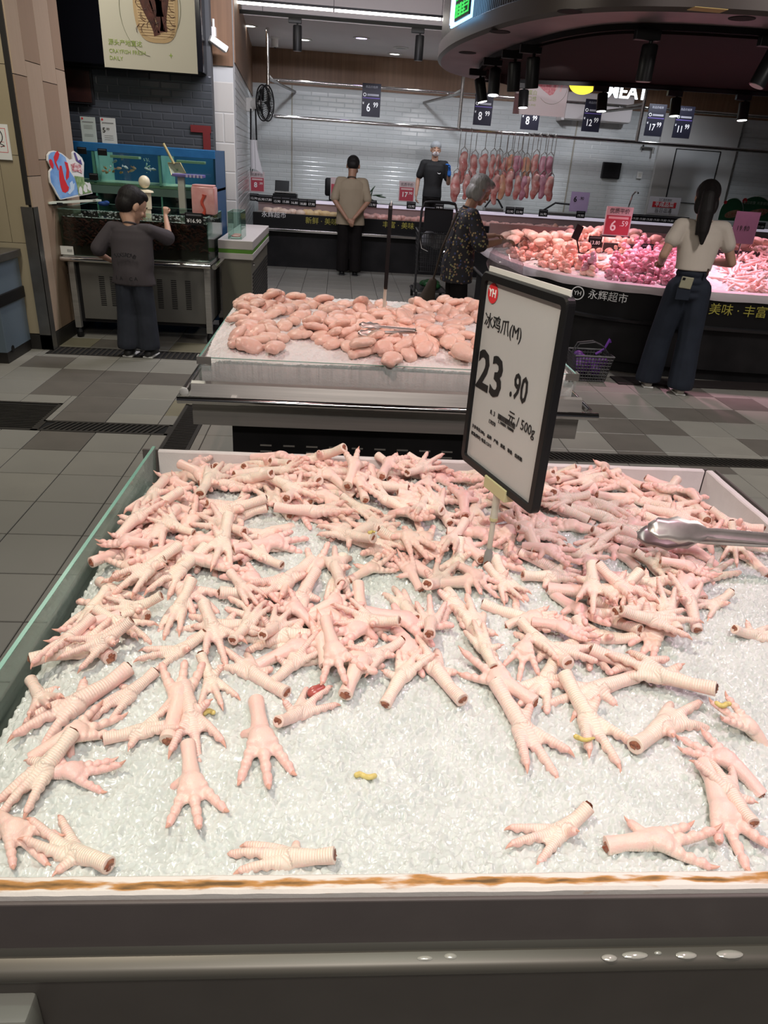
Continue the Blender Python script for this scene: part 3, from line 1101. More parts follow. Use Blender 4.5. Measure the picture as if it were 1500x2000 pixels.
def foot_variant(k):
    rnd = random.Random(100 + k)
    Ls = rnd.uniform(0.048, 0.072)
    lift = rnd.uniform(-0.05, 0.55)
    spread = rnd.uniform(0.16, 0.50)
    droop = rnd.uniform(-0.10, 0.45)
    R = 0.0112
    palm = Vector((0, 0, 0))
    ank = Vector((-0.016, 0, 0.003))
    cutp = ank + Vector((-cos(lift), rnd.uniform(-.15, .15), sin(lift))).normalized() * Ls
    mid = (ank + cutp) / 2 + Vector((0, 0, rnd.uniform(-.004, .003)))
    chains = [[cutp, mid, ank, palm]]
    mb = MB()
    mb.cone(cutp, R * rnd.uniform(1.02, 1.2), mid, R * 0.98)
    mb.cone(mid, R * 0.98, ank, R * 1.22)
    mb.cone(ank, R * 1.22, palm, R * 1.25)
    mb.ell(palm + Vector((0.004, 0, -0.003)), (0.022, 0.0195, 0.0135))
    # clip plane for the cut end comes from a flat disc: remeshing keeps it blunt
    tips = []
    toes = [(spread * rnd.uniform(.85, 1.15), 0.058, .010), (rnd.uniform(-.08, .08), 0.076, 0.0), (-spread * rnd.uniform(.85, 1.15), 0.058, -.010)]
    for s in (-1, 1):
        mb.ell(palm + Vector((0.020, s * 0.009, -0.001)), (0.014, 0.009, 0.006), (0, 0, s * spread * .5), 10, 6)
    for (an, ln, oy) in toes:
        dr = droop * rnd.uniform(.5, 1.5)
        p = palm + Vector((0.006, oy, -0.001))
        ch = [palm.copy(), p.copy()]
        elev = rnd.uniform(-.05, .22)
        r = 0.0102
        nseg = 4
        for s in range(nseg):
            e = elev - dr * (s + 0.5) / nseg * 1.6
            d = Vector((cos(an) * cos(e), sin(an) * cos(e), sin(e)))
            q = p + d * ln / nseg
            r2 = r * 0.885
            mb.cone(p, r * .86, q, r2 * .86, 10)
            mb.ell((p + q) / 2 + Vector((0, 0, -0.0024)), (ln / nseg * .50, r * 1.0, r * .98), (0, -e, an), 10, 6)
            p, r = q, r2
            ch.append(p.copy())
        chains.append(ch)
        e -= 0.25
        d = Vector((cos(an) * cos(e), sin(an) * cos(e), sin(e)))
        tips.append((p, d, r))
    # hind toe
    s = rnd.choice((-1, 1))
    an = s * rnd.uniform(1.5, 2.3)
    e = rnd.uniform(-.3, .9)
    d = Vector((cos(an) * cos(e), sin(an) * cos(e), sin(e)))
    p = ank + Vector((0.006, s * 0.006, -0.003))
    q = p + d * 0.024
    mb.cone(p, 0.0090, q, 0.0066, 10)
    chains.append([ank, p, q])
    tips.append((q, d, 0.0055))
    me = mb.blob('chicken_foot', 0.0021, 2)
    # blunt the cut end
    ax = (cutp - mid).normalized()
    n = len(me.vertices)
    co = np.zeros(n * 3)
    me.vertices.foreach_get('co', co)
    co = co.reshape(-1, 3)
    over = (co - np.array(cutp)) @ np.array(ax)
    m_ = over > 0
    co[m_] -= np.outer(over[m_] * 0.93, np.array(ax))
    me.vertices.foreach_set('co', co.ravel())
    me.update()
    no = np.zeros(n * 3)
    me.vertices.foreach_get('normal', no)
    no = no.reshape(-1, 3)
    best = np.full(n, 1e9)
    U = np.zeros(n)
    T = np.zeros(n)
    for ci, ch in enumerate(chains):
        acc = 0.0
        tot = sum((ch[i + 1] - ch[i]).length for i in range(len(ch) - 1))
        for i in range(len(ch) - 1):
            a, b = np.array(ch[i]), np.array(ch[i + 1])
            ab = b - a
            L = np.linalg.norm(ab)
            t = np.clip(((co - a) @ ab) / (L * L), 0, 1)
            dd = np.linalg.norm(co - a - t[:, None] * ab, axis=1)
            kk = dd < best
            best = np.where(kk, dd, best)
            U = np.where(kk, acc + t * L, U)
            T = np.where(kk, 0 if ci == 0 else np.clip((acc + t * L) / tot, 0, 1) ** 3, T)
            acc += L
    colr = np.ones((n, 4), dtype=np.float32)
    colr[:, 0] = U * 10
    colr[:, 1] = no[:, 2] * .5 + .5
    colr[:, 2] = T
    atr = me.attributes.new('skin', 'FLOAT_COLOR', 'POINT')
    atr.data.foreach_set('color', colr.ravel())
    me.materials.append(FOOT)
    # parts: raw cut end and claws
    c = MB()
    Mx = frame_matrix(cutp + ax * 0.0004, ax.cross(Vector((0, 0.1, 1))).normalized(), Vector((0, 0.1, 1)))
    vs = [(0, 0, 0.0012)]
    for i in range(14):
        a = 2 * pi * i / 14
        rr = R * (0.78 + rnd.uniform(-.12, .12))
        vs.append((cos(a) * rr, sin(a) * rr, 0.0))
        vs.append((cos(a) * rr * .55, sin(a) * rr * .55, 0.0016 + rnd.uniform(-.0012, .0022)))
    fs = []
    for i in range(14):
        j = (i + 1) % 14
        fs += [(1 + 2 * i, 1 + 2 * j, 2 + 2 * j, 2 + 2 * i), (2 + 2 * i, 2 + 2 * j, 0)]
    Rz = Mx
    if (Mx.to_3x3() @ Vector((0, 0, 1))).dot(ax) < 0:
        Rz = Mx @ Matrix.Rotation(pi, 4, 'X')
    c.add(vs, fs, Rz)
    cutme = c.mesh('cut_end', True)
    cutme.materials.append(CUT)
    claws = []
    for (p, d, r) in tips:
        k_ = MB()
        k_.tube([p + d * r * .2, p + d * (r * .9), p + d * (r + .004) + Vector((0, 0, -.001)), p + d * (r + .0075) + Vector((0, 0, -.003))], [r * .62, r * .5, r * .3, .0004], 7)
        km = k_.mesh('claw', True)
        km.materials.append(CLAW)
        claws.append(km)
    pts = []
    for ch in chains:
        for i in range(len(ch) - 1):
            ns = 3 if ch is chains[0] else 2
            for s in range(ns):
                t = (s + 0.5) / ns
                pts.append(tuple(ch[i].lerp(ch[i + 1], t)) + (0.0105 if ch is chains[0] else 0.0072,))
    pts.append(tuple(chains[2][-1]) + (0.005,))
    return dict(me=me, cut=cutme, claws=claws, pts=np.array(pts), cutp=cutp, tip=chains[2][-1], length=(chains[2][-1] - cutp).length)


FEET = [foot_variant(k) for k in range(12)]

# resting heights: a fine grid of the ice, raised by every foot laid on it
GR = 0.005
GX0, GY0 = NBX0, NBY0
GNX, GNY = int((NBX1 - NBX0) / GR) + 2, int((NBY1 - NBY0) / GR) + 2
gx, gy = np.meshgrid(GX0 + np.arange(GNX) * GR, GY0 + np.arange(GNY) * GR, indexing='ij')
GRID = near_ice(gx, gy) + 0.002


def grid_at(x, y):
    i = np.clip(((x - GX0) / GR).round().astype(int), 0, GNX - 1)
    j = np.clip(((y - GY0) / GR).round().astype(int), 0, GNY - 1)
    return GRID[i, j]


def raise_grid(P, r):
    for (x, y, z), rr in zip(P, r):
        k = int(rr / GR) + 1
        ci, cj = int(round((x - GX0) / GR)), int(round((y - GY0) / GR))
        i0, i1, j0, j1 = max(ci - k, 0), min(ci + k + 1, GNX), max(cj - k, 0), min(cj + k + 1, GNY)
        if i0 >= i1 or j0 >= j1:
            continue
        dx = GX0 + np.arange(i0, i1)[:, None] * GR - x
        dy = GY0 + np.arange(j0, j1)[None, :] * GR - y
        h = z + np.sqrt(np.clip(rr * rr - dx * dx - dy * dy, 0, None))
        h = np.where(dx * dx + dy * dy < rr * rr, h, -1)
        GRID[i0:i1, j0:j1] = np.maximum(GRID[i0:i1, j0:j1], h)


n_feet = [0]


def foot_label(x, y, yaw, flip):
    """how it lies, where its toes point and what it lies beside"""
    if y > NBY1 - 0.20:
        zone = 'along the back foam board'
    elif x < NBX0 + 0.20:
        zone = 'beside the glass side'
    elif x > NBX1 - 0.22:
        zone = 'along the side foam board'
    elif hypot(x - .362, y - 1.385) < 0.17:
        zone = 'at the sign pole'
    elif hypot(x - .80, y - 1.40) < 0.20:
        zone = 'beside the steel tongs'
    elif y < 1.12:
        zone = 'at the heap front'
    elif x < 0.02:
        zone = 'between glass and sign pole'
    elif y > 1.52:
        zone = 'behind the sign'
    else:
        zone = 'mid-heap'
    dirs = ['pointing away from the glass', 'slanting back and away from the glass', 'pointing back', 'slanting back to the glass', 'pointing to the glass', 'slanting forward to the glass', 'pointing forward', 'slanting forward away from the glass']
    k = int(round((yaw % (2 * pi)) / (pi / 4))) % 8
    return '%s chicken foot %s, toes %s' % ('sole-up' if flip else 'back-up', zone, dirs[k])


def lay_foot(vi, x, y, yaw, flip, scale=1.0, label=None, steep=0.0, sink=0.004, claws=False, mirror=False):
    """lay a foot with its palm at x, y on whatever lies there already"""
    V = FEET[vi]
    base = Matrix.Rotation(yaw, 3, 'Z') @ (Matrix.Rotation(pi, 3, 'X') if flip else Matrix.Identity(3)) @ Matrix.Diagonal((scale, scale, scale))
    P = V['pts'][:, :3] @ np.array(base).T
    r = V['pts'][:, 3] * scale
    P0 = P + np.array([x, y, 0])
    if True:
        x += max(0.0, NBX0 + .055 - P0[:, 0].min()) - (0.0 if label else max(0.0, P0[:, 0].max() - NBX1 + .03))
        if not claws:
            y -= max(0.0, P0[:, 1].max() - NBY1 + .0)
        y += max(0.0, NBY0 + .040 - P0[:, 1].min())
        P0 = P + np.array([x, y, 0])
    P0[:, 0] = np.clip(P0[:, 0], NBX0 + .05, NBX1 - .03)
    h = grid_at(P0[:, 0], P0[:, 1])
    A = np.stack([np.ones(len(P)), P[:, 0], P[:, 1]], 1)
    low = h + r - P[:, 2]
    co, *_ = np.linalg.lstsq(A, low, rcond=None)
    sx, sy = np.clip(co[1], -.45, .45), np.clip(co[2], -.45, .45)
    n = Vector((-sx, -sy, 1)).normalized()
    tilt = Vector((0, 0, 1)).rotation_difference(n).to_matrix()
    if steep:
        ax = Vector((sin(yaw), -cos(yaw), 0))
        tilt = Matrix.Rotation(steep, 3, ax) @ tilt
    full = tilt @ base
    P = V['pts'][:, :3] @ np.array(full).T
    h = grid_at(P[:, 0] + x, P[:, 1] + y)
    z = np.quantile(h + r - P[:, 2], 0.86) - sink
    M4 = full.to_4x4()
    M4.translation = (x, y, z)
    o = link('chicken_paw', V['me'], None)
    o.matrix_world = M4
    tag(o, label or foot_label(x, y, yaw, flip), 'chicken foot', 'chicken feet on the crushed ice')
    link('cut_end', V['cut'], None, o)
    if claws:
        for c in V['claws']:
            link('claw', c, None, o)
    raise_grid(P + np.array([x, y, z]), r)
    n_feet[0] += 1
    return o


# the heap: first the under-layers, scattered over the area it covers in the photo
HEAP_PX = [(330, 925), (370, 893), (700, 893), (1120, 915), (1330, 935), (1470, 1040), (1500, 1120), (1460, 1180), (1370, 1200), (1330, 1330), (1120, 1330), (1000, 1300), (900, 1340), (780, 1290), (650, 1300), (560, 1330), (430, 1320), (280, 1370), (100, 1400), (40, 1300), (110, 1210), (215, 1150), (215, 1060), (250, 990)]
HEAP = [at(px, py, z=0.86) for px, py in HEAP_PX]


def inside(poly, x, y):
    c = False
    n = len(poly)
    for i in range(n):
        a, b = poly[i], poly[(i + 1) % n]
        if (a.y > y) != (b.y > y) and x < (b.x - a.x) * (y - a.y) / (b.y - a.y) + a.x:
            c = not c
    return c


rnd = random.Random(21)


def smooth_back(y):
    return min(max((y - 1.0) / 0.9, 0), 1)


HOLE = [at(755, 1115, z=0.85), at(1080, 1195, z=0.85), at(640, 1150, z=0.85)]
cnt = 0
while cnt < 240:
    x, y = rnd.uniform(NBX0 + .03, NBX1 - .03), rnd.uniform(NBY0 + .2, NBY1 - .05)
    c3 = [(rnd.uniform(NBX0 + .03, NBX1 - .03), rnd.uniform(NBY0 + .2, NBY1 - .05)) for _ in range(9)]
    c3 = [c for c in c3 if inside(HEAP, *c)][:4] + ([(x, y)] if inside(HEAP, x, y) else [])
    if c3:
        x, y = min(c3, key=lambda c: float(grid_at(np.array([c[0], c[0] + .02, c[0] - .02]), np.array([c[1], c[1] + .02, c[1] - .02])).mean()) - 0.02 * smooth_back(c[1]))
    if not inside(HEAP, x, y) or (Vector((x, y, 0)) - Vector((HOLE[0].x, HOLE[0].y, 0))).length < 0.055 or (Vector((x, y, 0)) - Vector((HOLE[1].x, HOLE[1].y, 0))).length < 0.05:
        continue
    lay_foot(rnd.randrange(12), x, y, rnd.uniform(0, 2 * pi), rnd.random() < 0.45, rnd.uniform(.96, 1.14), steep=rnd.uniform(-.25, .30) if rnd.random() < .25 and y < NBY1 - .2 else 0)
    cnt += 1

# then the feet one can follow in the photo: cut end pixel, middle toe pixel, d = back of foot up, p = sole up
SEEN = [(293, 947, 230, 1007, 'd'), (370, 953, 310, 927, 'p'), (383, 993, 437, 927, 'd'), (527, 900, 580, 905, 'd'), (510, 927, 617, 963, 'd'), (680, 913, 567, 880, 'd'),
        (683, 960, 698, 887, 'p'), (737, 940, 780, 877, 'p'), (793, 920, 860, 897, 'd'), (830, 967, 813, 1010, 'd'), (797, 1007, 707, 973, 'd'), (532, 970, 447, 940, 'd'),
        (527, 997, 698, 1010, 'd'), (670, 987, 740, 1020, 'd'), (733, 1060, 620, 1023, 'd'), (483, 1047, 383, 1000, 'd'), (370, 1020, 297, 997, 'd'), (223, 1050, 310, 993, 'd'),
        (267, 1077, 183, 1060, 'p'), (310, 1100, 223, 1110, 'd'), (403, 1057, 290, 1127, 'd'), (353, 1107, 230, 1173, 'd'), (450, 1037, 420, 1140, 'd'), (540, 1110, 480, 1080, 'd'),
        (627, 1095, 482, 1205, 'd'), (460, 1130, 493, 1170, 'd'), (663, 1150, 650, 1067, 'd'), (687, 1130, 763, 1098, 'p'), (817, 1150, 783, 1093, 'p'), (617, 1183, 690, 1153, 'p'),
        (603, 1213, 547, 1177, 'p'), (457, 1270, 517, 1203, 'd'), (510, 1250, 570, 1190, 'd'), (630, 1293, 627, 1210, 'p'), (810, 1220, 767, 1143, 'd'), (777, 1220, 653, 1193, 'd'),
        (840, 1267, 840, 1183, 'd'), (780, 1250, 687, 1297, 'd'), (373, 1150, 320, 1237, 'd'), (307, 1180, 200, 1190, 'd'), (173, 1180, 110, 1223, 'd'), (190, 1213, 293, 1243, 'd'),
        (167, 1237, 37, 1263, 'p'), (173, 1250, 80, 1297, 'd'), (253, 1247, 137, 1287, 'd'), (397, 1250, 277, 1293, 'd'), (400, 1200, 440, 1290, 'd'),
        (1147, 927, 1143, 897, 'p'), (1207, 930, 1100, 947, 'd'), (1147, 963, 1063, 977, 'd'), (1253, 957, 1190, 937, 'p'), (1360, 980, 1333, 952, 'p'), (1257, 993, 1387, 1027, 'd'),
        (1380, 1008, 1480, 1035, 'd'), (1433, 1033, 1447, 1067, 'd'), (1277, 1053, 1163, 1052, 'd'), (1020, 1067, 1083, 1067, 'd'), (1083, 1083, 1187, 1070, 'd'), (1020, 1087, 1130, 1117, 'p'),
        (1257, 1073, 1333, 1110, 'd'), (1290, 1113, 1397, 1127, 'p'), (1230, 1123, 1327, 1150, 'd'), (1153, 1115, 1160, 1190, 'd'), (1167, 1113, 1280, 1173, 'd'), (1423, 1167, 1357, 1190, 'd'),
        (1195, 1202, 1313, 1183, 'd'), (1325, 1235, 1280, 1160, 'd'), (1363, 1233, 1320, 1150, 'd'), (1203, 1237, 1348, 1260, 'd'), (1057, 1223, 1143, 1247, 'p'), (1000, 1213, 1090, 1203, 'p'),
        (1010, 1240, 1110, 1313, 'd'), (1033, 1250, 1010, 1323, 'p'), (905, 1040, 860, 1095, 'd'), (955, 1300, 905, 1170, 'd'), (900, 1120, 960, 1160, 'p'), (960, 1120, 1010, 1160, 'd'),
        (964, 1294, 925, 1225, 'd'), (633, 1250, 673, 1357, 'p'), (547, 1317, 603, 1277, 'd'), (400, 1300, 430, 1363, 'd'), (293, 1327, 197, 1390, 'd'), (280, 1310, 3, 1450, 'd'),
        (65, 1480, 240, 1400, 'p'), (750, 1373, 820, 1277, 'd'), (897, 1373, 810, 1257, 'd'), (1040, 1386, 908, 1296, 'p'), (1396, 1350, 1192, 1278, 'd'), (1244, 1326, 1072, 1370, 'd'),
        (1096, 1326, 1212, 1494, 'd'), (1500, 1442, 1416, 1410, 'p'), (1492, 1538, 1332, 1434, 'p')]
LOOSE = [(1228, 1466, 1366, 1366, 'd', 'chicken foot with toes pointing up to the right, beside the yellow scrap'), (960, 1346, 1092, 1514, 'd', 'chicken foot pointing its long claw at the bare ice below the price sign pole'),
         (227, 1440, 337, 1415, 'd', 'greyish chicken foot lying level beside a hanging one at the left'), (365, 1455, 387, 1620, 'p', 'chicken foot sole up, lowest of the two hanging toes down at the left'), (363, 1343, 390, 1477, 'd', 'upper chicken foot hanging toes down over another one at the left'),
         (500, 1363, 523, 1537, 'p', 'sole-up chicken foot alone below the heap with three toes down'), (540, 1423, 640, 1340, 'd', 'chicken foot with white shank crossing the sole-up foot at its left'),
         (60, 1515, 227, 1503, 'p', 'pink sole-up chicken foot under another with toes pointing right at the left edge'), (147, 1453, 3, 1597, 'd', 'long-shanked chicken foot slanting to the left edge of the bin'),
         (-10, 1590, 77, 1673, 'p', 'chicken foot at the left edge, two toes hanging down'), (210, 1707, 60, 1617, 'd', 'chicken foot in the front left corner, cut end against the foam'),
         (652, 1683, 450, 1663, 'd', 'single pink chicken foot lying against the stained front foam edge'), (1152, 1594, 1004, 1654, 'd', 'single chicken foot alone on bare ice at the front right'),
         (1376, 1500, 1460, 1702, 'p', 'sole-up chicken foot with long toes pointing to the front right corner'), (1468, 1606, 1385, 1480, 'd', 'chicken foot with a dark red cut end at the right front'),
         (1208, 1698, 1424, 1694, 'p', 'chicken foot lying along the front foam edge at the right'), (1430, 1237, 1540, 1235, 'd', 'chicken foot on bare ice cut by the right edge of the photo'), (-20, 1345, 15, 1420, 'd', 'chicken foot beside the glass cut by the left edge of the photo')]


def lay_seen(cx, cy, tx, ty, kind, label=None, claws=True):
    z = 0.86
    for _ in range(2):
        a, b = at(cx, cy, z=z), at(tx, ty, z=z)
        m = (a + b) / 2
        z = float(grid_at(np.array([m.x]), np.array([m.y]))[0]) + 0.008
    d = b - a
    L = d.length
    best = min(range(12), key=lambda i: abs(FEET[i]['length'] - L) + rnd.random() * 0.012)
    V = FEET[best]
    s = min(max(L / V['length'], 0.84), 1.14)
    off = V['tip'] - V['cutp']
    flip = kind == 'p'
    base_yaw = atan2(d.y, d.x) - atan2(-off.y if flip else off.y, off.x)
    # palm sits where the local origin falls between cut end and toe
    f = (-V['cutp'].x) / (V['tip'].x - V['cutp'].x)
    p = a.lerp(b, f)
    x = min(max(p.x, NBX0 - 0.02), NBX1 - .04)
    y = min(max(p.y, NBY0 + .045), NBY1 - .04)
    steep = 0.5 if L < 0.075 else 0.0
    lay_foot(best, x, y, base_yaw, flip, s, label, steep, 0.003, claws)


for s_ in sorted(SEEN, key=lambda t: t[1] + t[3]):
    lay_seen(*s_)
for s_ in LOOSE:
    lay_seen(*s_[:5], label=s_[5])

# scraps on the ice
YEL = mat('yellow_scrap', (0.62, 0.48, 0.12), 0.4, var=(90, (0.72, 0.62, 0.25), 0.3), bump=(200, 0.4, 0.002))
for k, (px, py, L, lab) in enumerate([(715, 1503, .027, 'curled yellow scrap of foot skin alone on the middle of the bare ice'), (1142, 1451, .030, 'yellow scrap of foot skin on the ice left of a foot pointing up'), (1405, 1402, .021, 'bright yellow scrap of foot skin at the right among the feet'),
                                      (724, 1083, .012, 'small round yellow scrap high in the heap of feet'), (407, 1380, .016, 'pale yellow scrap beside a foot with hanging toes')]):
    p = at(px, py, z=0.84)
    z = float(grid_at(np.array([p.x]), np.array([p.y]))[0])
    mb = MB()
    n = 7
    pts = [Vector((p.x + (i / (n - 1) - .5) * L, p.y + 0.004 * sin(i * 1.1 + k), z + 0.004 + 0.002 * cos(i * 1.4 + k))) for i in range(n)]
    for i in range(n - 1):
        mb.cone(pts[i], .0046 - .0004 * i * (k % 2), pts[i + 1], .0044 - .0004 * i * (k % 2), 8)
    me = mb.blob('skin_scrap', 0.0016, 1)
    tag(link('skin_scrap', me, YEL), lab, 'scrap', 'yellow skin scraps on the ice')
p = at(617, 1325, z=0.86)
z = float(grid_at(np.array([p.x]), np.array([p.y]))[0])
mb = MB().ell((p.x, p.y, z + .010), (.016, .012, .011), (0, 0, .5)).ell((p.x + .008, p.y + .005, z + .012), (.010, .010, .009))
tag(link('meat_scrap', mb.blob('meat_scrap', .002, 2), mat('dark_red_meat', (0.33, 0.06, 0.06), 0.25, var=(90, (0.50, 0.14, 0.12), 0.25), coat=.4)), 'glossy dark red scrap of meat at the lower edge of the heap', 'scrap')

# ---------------------------------------------------------------- the wing bin behind it
WX0, WX1, WY0, WY1, WZ = -0.575, 1.075, 3.03, 4.46, 0.85
wbn = thing('ice_display_bin', 'second steel ice bin with glass sides, full of chicken wings', 'display bin', ((WX0 + WX1) / 2, (WY0 + WY1) / 2, 0))
for nm, x0, x1, y0, y1 in (('front', WX0, WX1, WY0, WY0 + .008), ('rear', WX0, WX1, WY1 - .008, WY1), ('left', WX0, WX0 + .008, WY0 + .008, WY1 - .008), ('right', WX1 - .008, WX1, WY0 + .008, WY1 - .008)):
    g_ = MB().box(x0, x1, y0, y1, 0.735, WZ - 0.002).build('glass_panel', GLASS, wbn)
    MB().box(x0, x1, y0, y1, WZ - 0.002, WZ).build('glass_edge', GLASS_EDGE, g_)
for x, y in ((WX0, WY0), (WX1, WY0), (WX0, WY1), (WX1, WY1)):
    sx = 1 if x == WX0 else -1
    sy = 1 if y == WY0 else -1
    mb = MB()
    mb.box(min(x - sx * .006, x + sx * .055), max(x - sx * .006, x + sx * .055), min(y - sy * .004, y), max(y - sy * .004, y), WZ - .028, WZ + .004)
    mb.box(min(x - sx * .006, x), max(x - sx * .006, x), min(y, y + sy * .04), max(y, y + sy * .04), WZ - .028, WZ + .004)
    mb.build('corner_clip', STEEL, wbn)
# folded steel tray front: slanted face, drip channel, tube rail on brackets
mb = MB()
mb.prism([(0, 0), (0, 1), (1, 1), (1, 0)], 0, 0.001)
vs, fs = [], []
prof = [(0.0, 0.748), (-0.012, 0.752), (-0.030, 0.745), (-0.050, 0.690), (-0.052, 0.672), (-0.030, 0.668), (-0.030, 0.560), (0.0, 0.555)]
mb = MB()
for x in (WX0 - 0.03, WX1 + 0.03):
    vs += [(x, WY0 + p[0], p[1]) for p in prof]
n = len(prof)
mb.add(vs, [(i, i + 1, n + i + 1, n + i) for i in range(n - 1)] + [tuple(range(n)), tuple(range(n, 2 * n))[::-1]])
mb.build('tray_front', STEEL, wbn)
MB().box(WX0 - .03, WX1 + .03, WY0, WY1 + .03, 0.60, 0.735).build('tray_body', STEEL_DARK, wbn)
MB().tube([(WX0 - .03, WY1, .70), (WX0 - .06, WY1, .70), (WX0 - .06, WY0 - .06, .70)], .016, 12).build('side_rail', CHROME, wbn, True)
MB().tube([(WX1 + .03, WY1, .70), (WX1 + .06, WY1, .70), (WX1 + .06, WY0 - .06, .70)], .016, 12).build('side_rail', CHROME, wbn, True)
MB().tube([(WX0 - .075, WY0 - .105, .695), (WX1 + .085, WY0 - .105, .695)], .0165, 14).build('front_rail', CHROME, wbn, True)
MB().ell((WX0 - .055, WY0 - .06, .715), (.020, .012, .020)).build('rail_cap', WHITEPL, wbn, True)
for x in (-0.42, 0.95):
    MB().box(x - .012, x + .012, WY0 - .10, WY0 - .03, .685, .705).build('rail_bracket', WHITEPL, wbn)
base = MB().box(-0.45, 0.98, WY0 + .06, WY1 - .1, 0.02, 0.60).build('base_cabinet', BLACKMET, wbn)
SLOT = mat('slot_shine', (0.45, 0.43, 0.40), 0.35, 0.6)
mb = MB().box(-.026, .026, 0, .004, -.0035, .0035)
slot_me = mb.mesh('louvre_slot')
for i in range(11):
    link('louvre_slot', slot_me, SLOT, base, (-0.28 + i * .085 - wbn.location.x, WY0 + .056 - wbn.location.y, .535))
for r_ in range(6):
    for i in range(11):
        if (i + r_) % 3 == 2 and r_ % 2:
            continue
        link('louvre_slot', slot_me, SLOT, base, (-0.30 + i * .105 - wbn.location.x, WY0 + .056 - wbn.location.y, .44 - r_ * .03))


def wing_ice(X, Y):
    z = 0.838 + 0.010 * smooth01((Y - WY0) / 0.14) + 0.040 * smooth01((Y - WY0) / 0.5) + 0.006 * np.sin(X * 7) * np.cos(Y * 6)
    z = z - 0.03 * (1 - smooth01((X - WX0) / 0.12)) - 0.03 * smooth01((X - (WX1 - .15)) / .15) - 0.02 * smooth01((Y - (WY1 - .12)) / .12)
    return z


X, Y, Z = ice_field(WX0 + .010, WX1 - .010, WY0 + .010, WY1 - .010, wing_ice, 0.005, 0.009, 0.35, 9)
tag(link('crushed_ice', ice_mesh('crushed_ice', X, Y, Z, 0.737), mat('packed_ice', (0.80, 0.78, 0.77), 0.45, var=(40, (0.70, 0.68, 0.67), 0.3), bump=(160, .5, .004), sss=.2)), 'bed of crushed ice behind glass under the chicken wings', 'ice', kind='stuff')


class Heap:
    """a resting-height grid over a rectangle"""

    def __init__(self, x0, x1, y0, y1, hfun, res=0.01):
        self.x0, self.y0, self.r = x0, y0, res
        self.nx, self.ny = int((x1 - x0) / res) + 2, int((y1 - y0) / res) + 2
        gx, gy = np.meshgrid(x0 + np.arange(self.nx) * res, y0 + np.arange(self.ny) * res, indexing='ij')
        self.g = hfun(gx, gy)

    def drop(self, x, y, rx, ry, rz, yaw, sink=0.35):
        """height at which an ellipsoid-like piece comes to rest; raises the grid"""
        k = int(max(rx, ry) / self.r) + 1
        ci, cj = int(round((x - self.x0) / self.r)), int(round((y - self.y0) / self.r))
        i0, i1, j0, j1 = max(ci - k, 0), min(ci + k + 1, self.nx), max(cj - k, 0), min(cj + k + 1, self.ny)
        dx = self.x0 + np.arange(i0, i1)[:, None] * self.r - x
        dy = self.y0 + np.arange(j0, j1)[None, :] * self.r - y
        u = (dx * cos(yaw) + dy * sin(yaw)) / rx
        v = (-dx * sin(yaw) + dy * cos(yaw)) / ry
        d = u * u + v * v
        ins = d < 1
        if not ins.any():
            return float(self.g[min(max(ci, 0), self.nx - 1), min(max(cj, 0), self.ny - 1)]) + rz, 0, 0
        sub = self.g[i0:i1, j0:j1]
        hh = sub[ins]
        z = float(np.quantile(hh, 0.7)) + rz * (1 - sink)
        A = np.stack([np.ones(ins.sum()), (dx + 0 * dy)[ins], (dy + 0 * dx)[ins]], 1)
        co, *_ = np.linalg.lstsq(A, hh, rcond=None)
        top = z + rz * np.sqrt(np.clip(1 - d, 0, 1))
        self.g[i0:i1, j0:j1] = np.where(ins, np.maximum(sub, top), sub)
        return z, float(np.clip(co[1], -.6, .6)), float(np.clip(co[2], -.6, .6))


def lay_piece(name, me, heap, x, y, yaw, r3, scale, label, cat, group, sink=0.35, wob=0.25, m=None):
    z, sx, sy = heap.drop(x, y, r3[0] * scale, r3[1] * scale, r3[2] * scale, yaw, sink)
    tilt = Vector((0, 0, 1)).rotation_difference(Vector((-sx, -sy, 1)).normalized()).to_matrix()
    o = link(name, me, m)
    R = tilt @ Euler((random.uniform(-wob, wob), random.uniform(-wob, wob), 0)).to_matrix()
    R = R @ Matrix.Rotation(yaw, 3, 'Z') @ Matrix.Diagonal((scale, scale, scale))
    M4 = R.to_4x4()
    M4.translation = (x, y, z)
    o.matrix_world = M4
    return tag(o, label, cat, group)


WING = mat('wing_skin', (0.80, 0.48, 0.38), 0.35, var=(26, (0.84, 0.60, 0.52), 0.25), bump=(70, 0.5, 0.004), sss=0.2, objrand=(0.80, 0.56, 0.46))
WINGM = []
for k in range(6):
    rn = random.Random(k + 50)
    mb = MB()
    L = rn.uniform(.046, .056)
    mb.cone((-L * .7, -.006, 0), .022, (L * .8, .008, 0), .019, 12, ((0, 0, 1), .8))
    mb.cone((-L * .8, .016, .002), .018, (L * .6, -.014, .002), .017, 12, ((0, 0, 1), .8))
    mb.ell((rn.uniform(-.012, .012), 0, .005), (.048, .043, .021), (0, 0, rn.uniform(-.3, .3)))
    mb.ell((-L * .5, rn.uniform(-.01, .01), .006), (.026, .034, .019))
    if k % 3 == 0:
        mb.cone((L, .004, 0), .013, (L + .014, .018, .004), .009)
    WINGM.append(mb.blob('chicken_wing', .0042, 3))
hp = Heap(WX0, WX1, WY0, WY1, wing_ice)
WAREA = [at(px, py, z=.88) for px, py in ((470, 590), (930, 590), (940, 700), (870, 690), (700, 690), (620, 660), (540, 665), (450, 675))]
WAREA = [Vector((max(p.x, WX0 + .06), min(p.y, WY1 - .05), 0)) for p in WAREA] + []
WAREA[1] = Vector((WX1 - .06, WY1 - .05, 0))
WAREA[2] = Vector((WX1 - .06, WY0 + .20, 0))
rnd = random.Random(4)


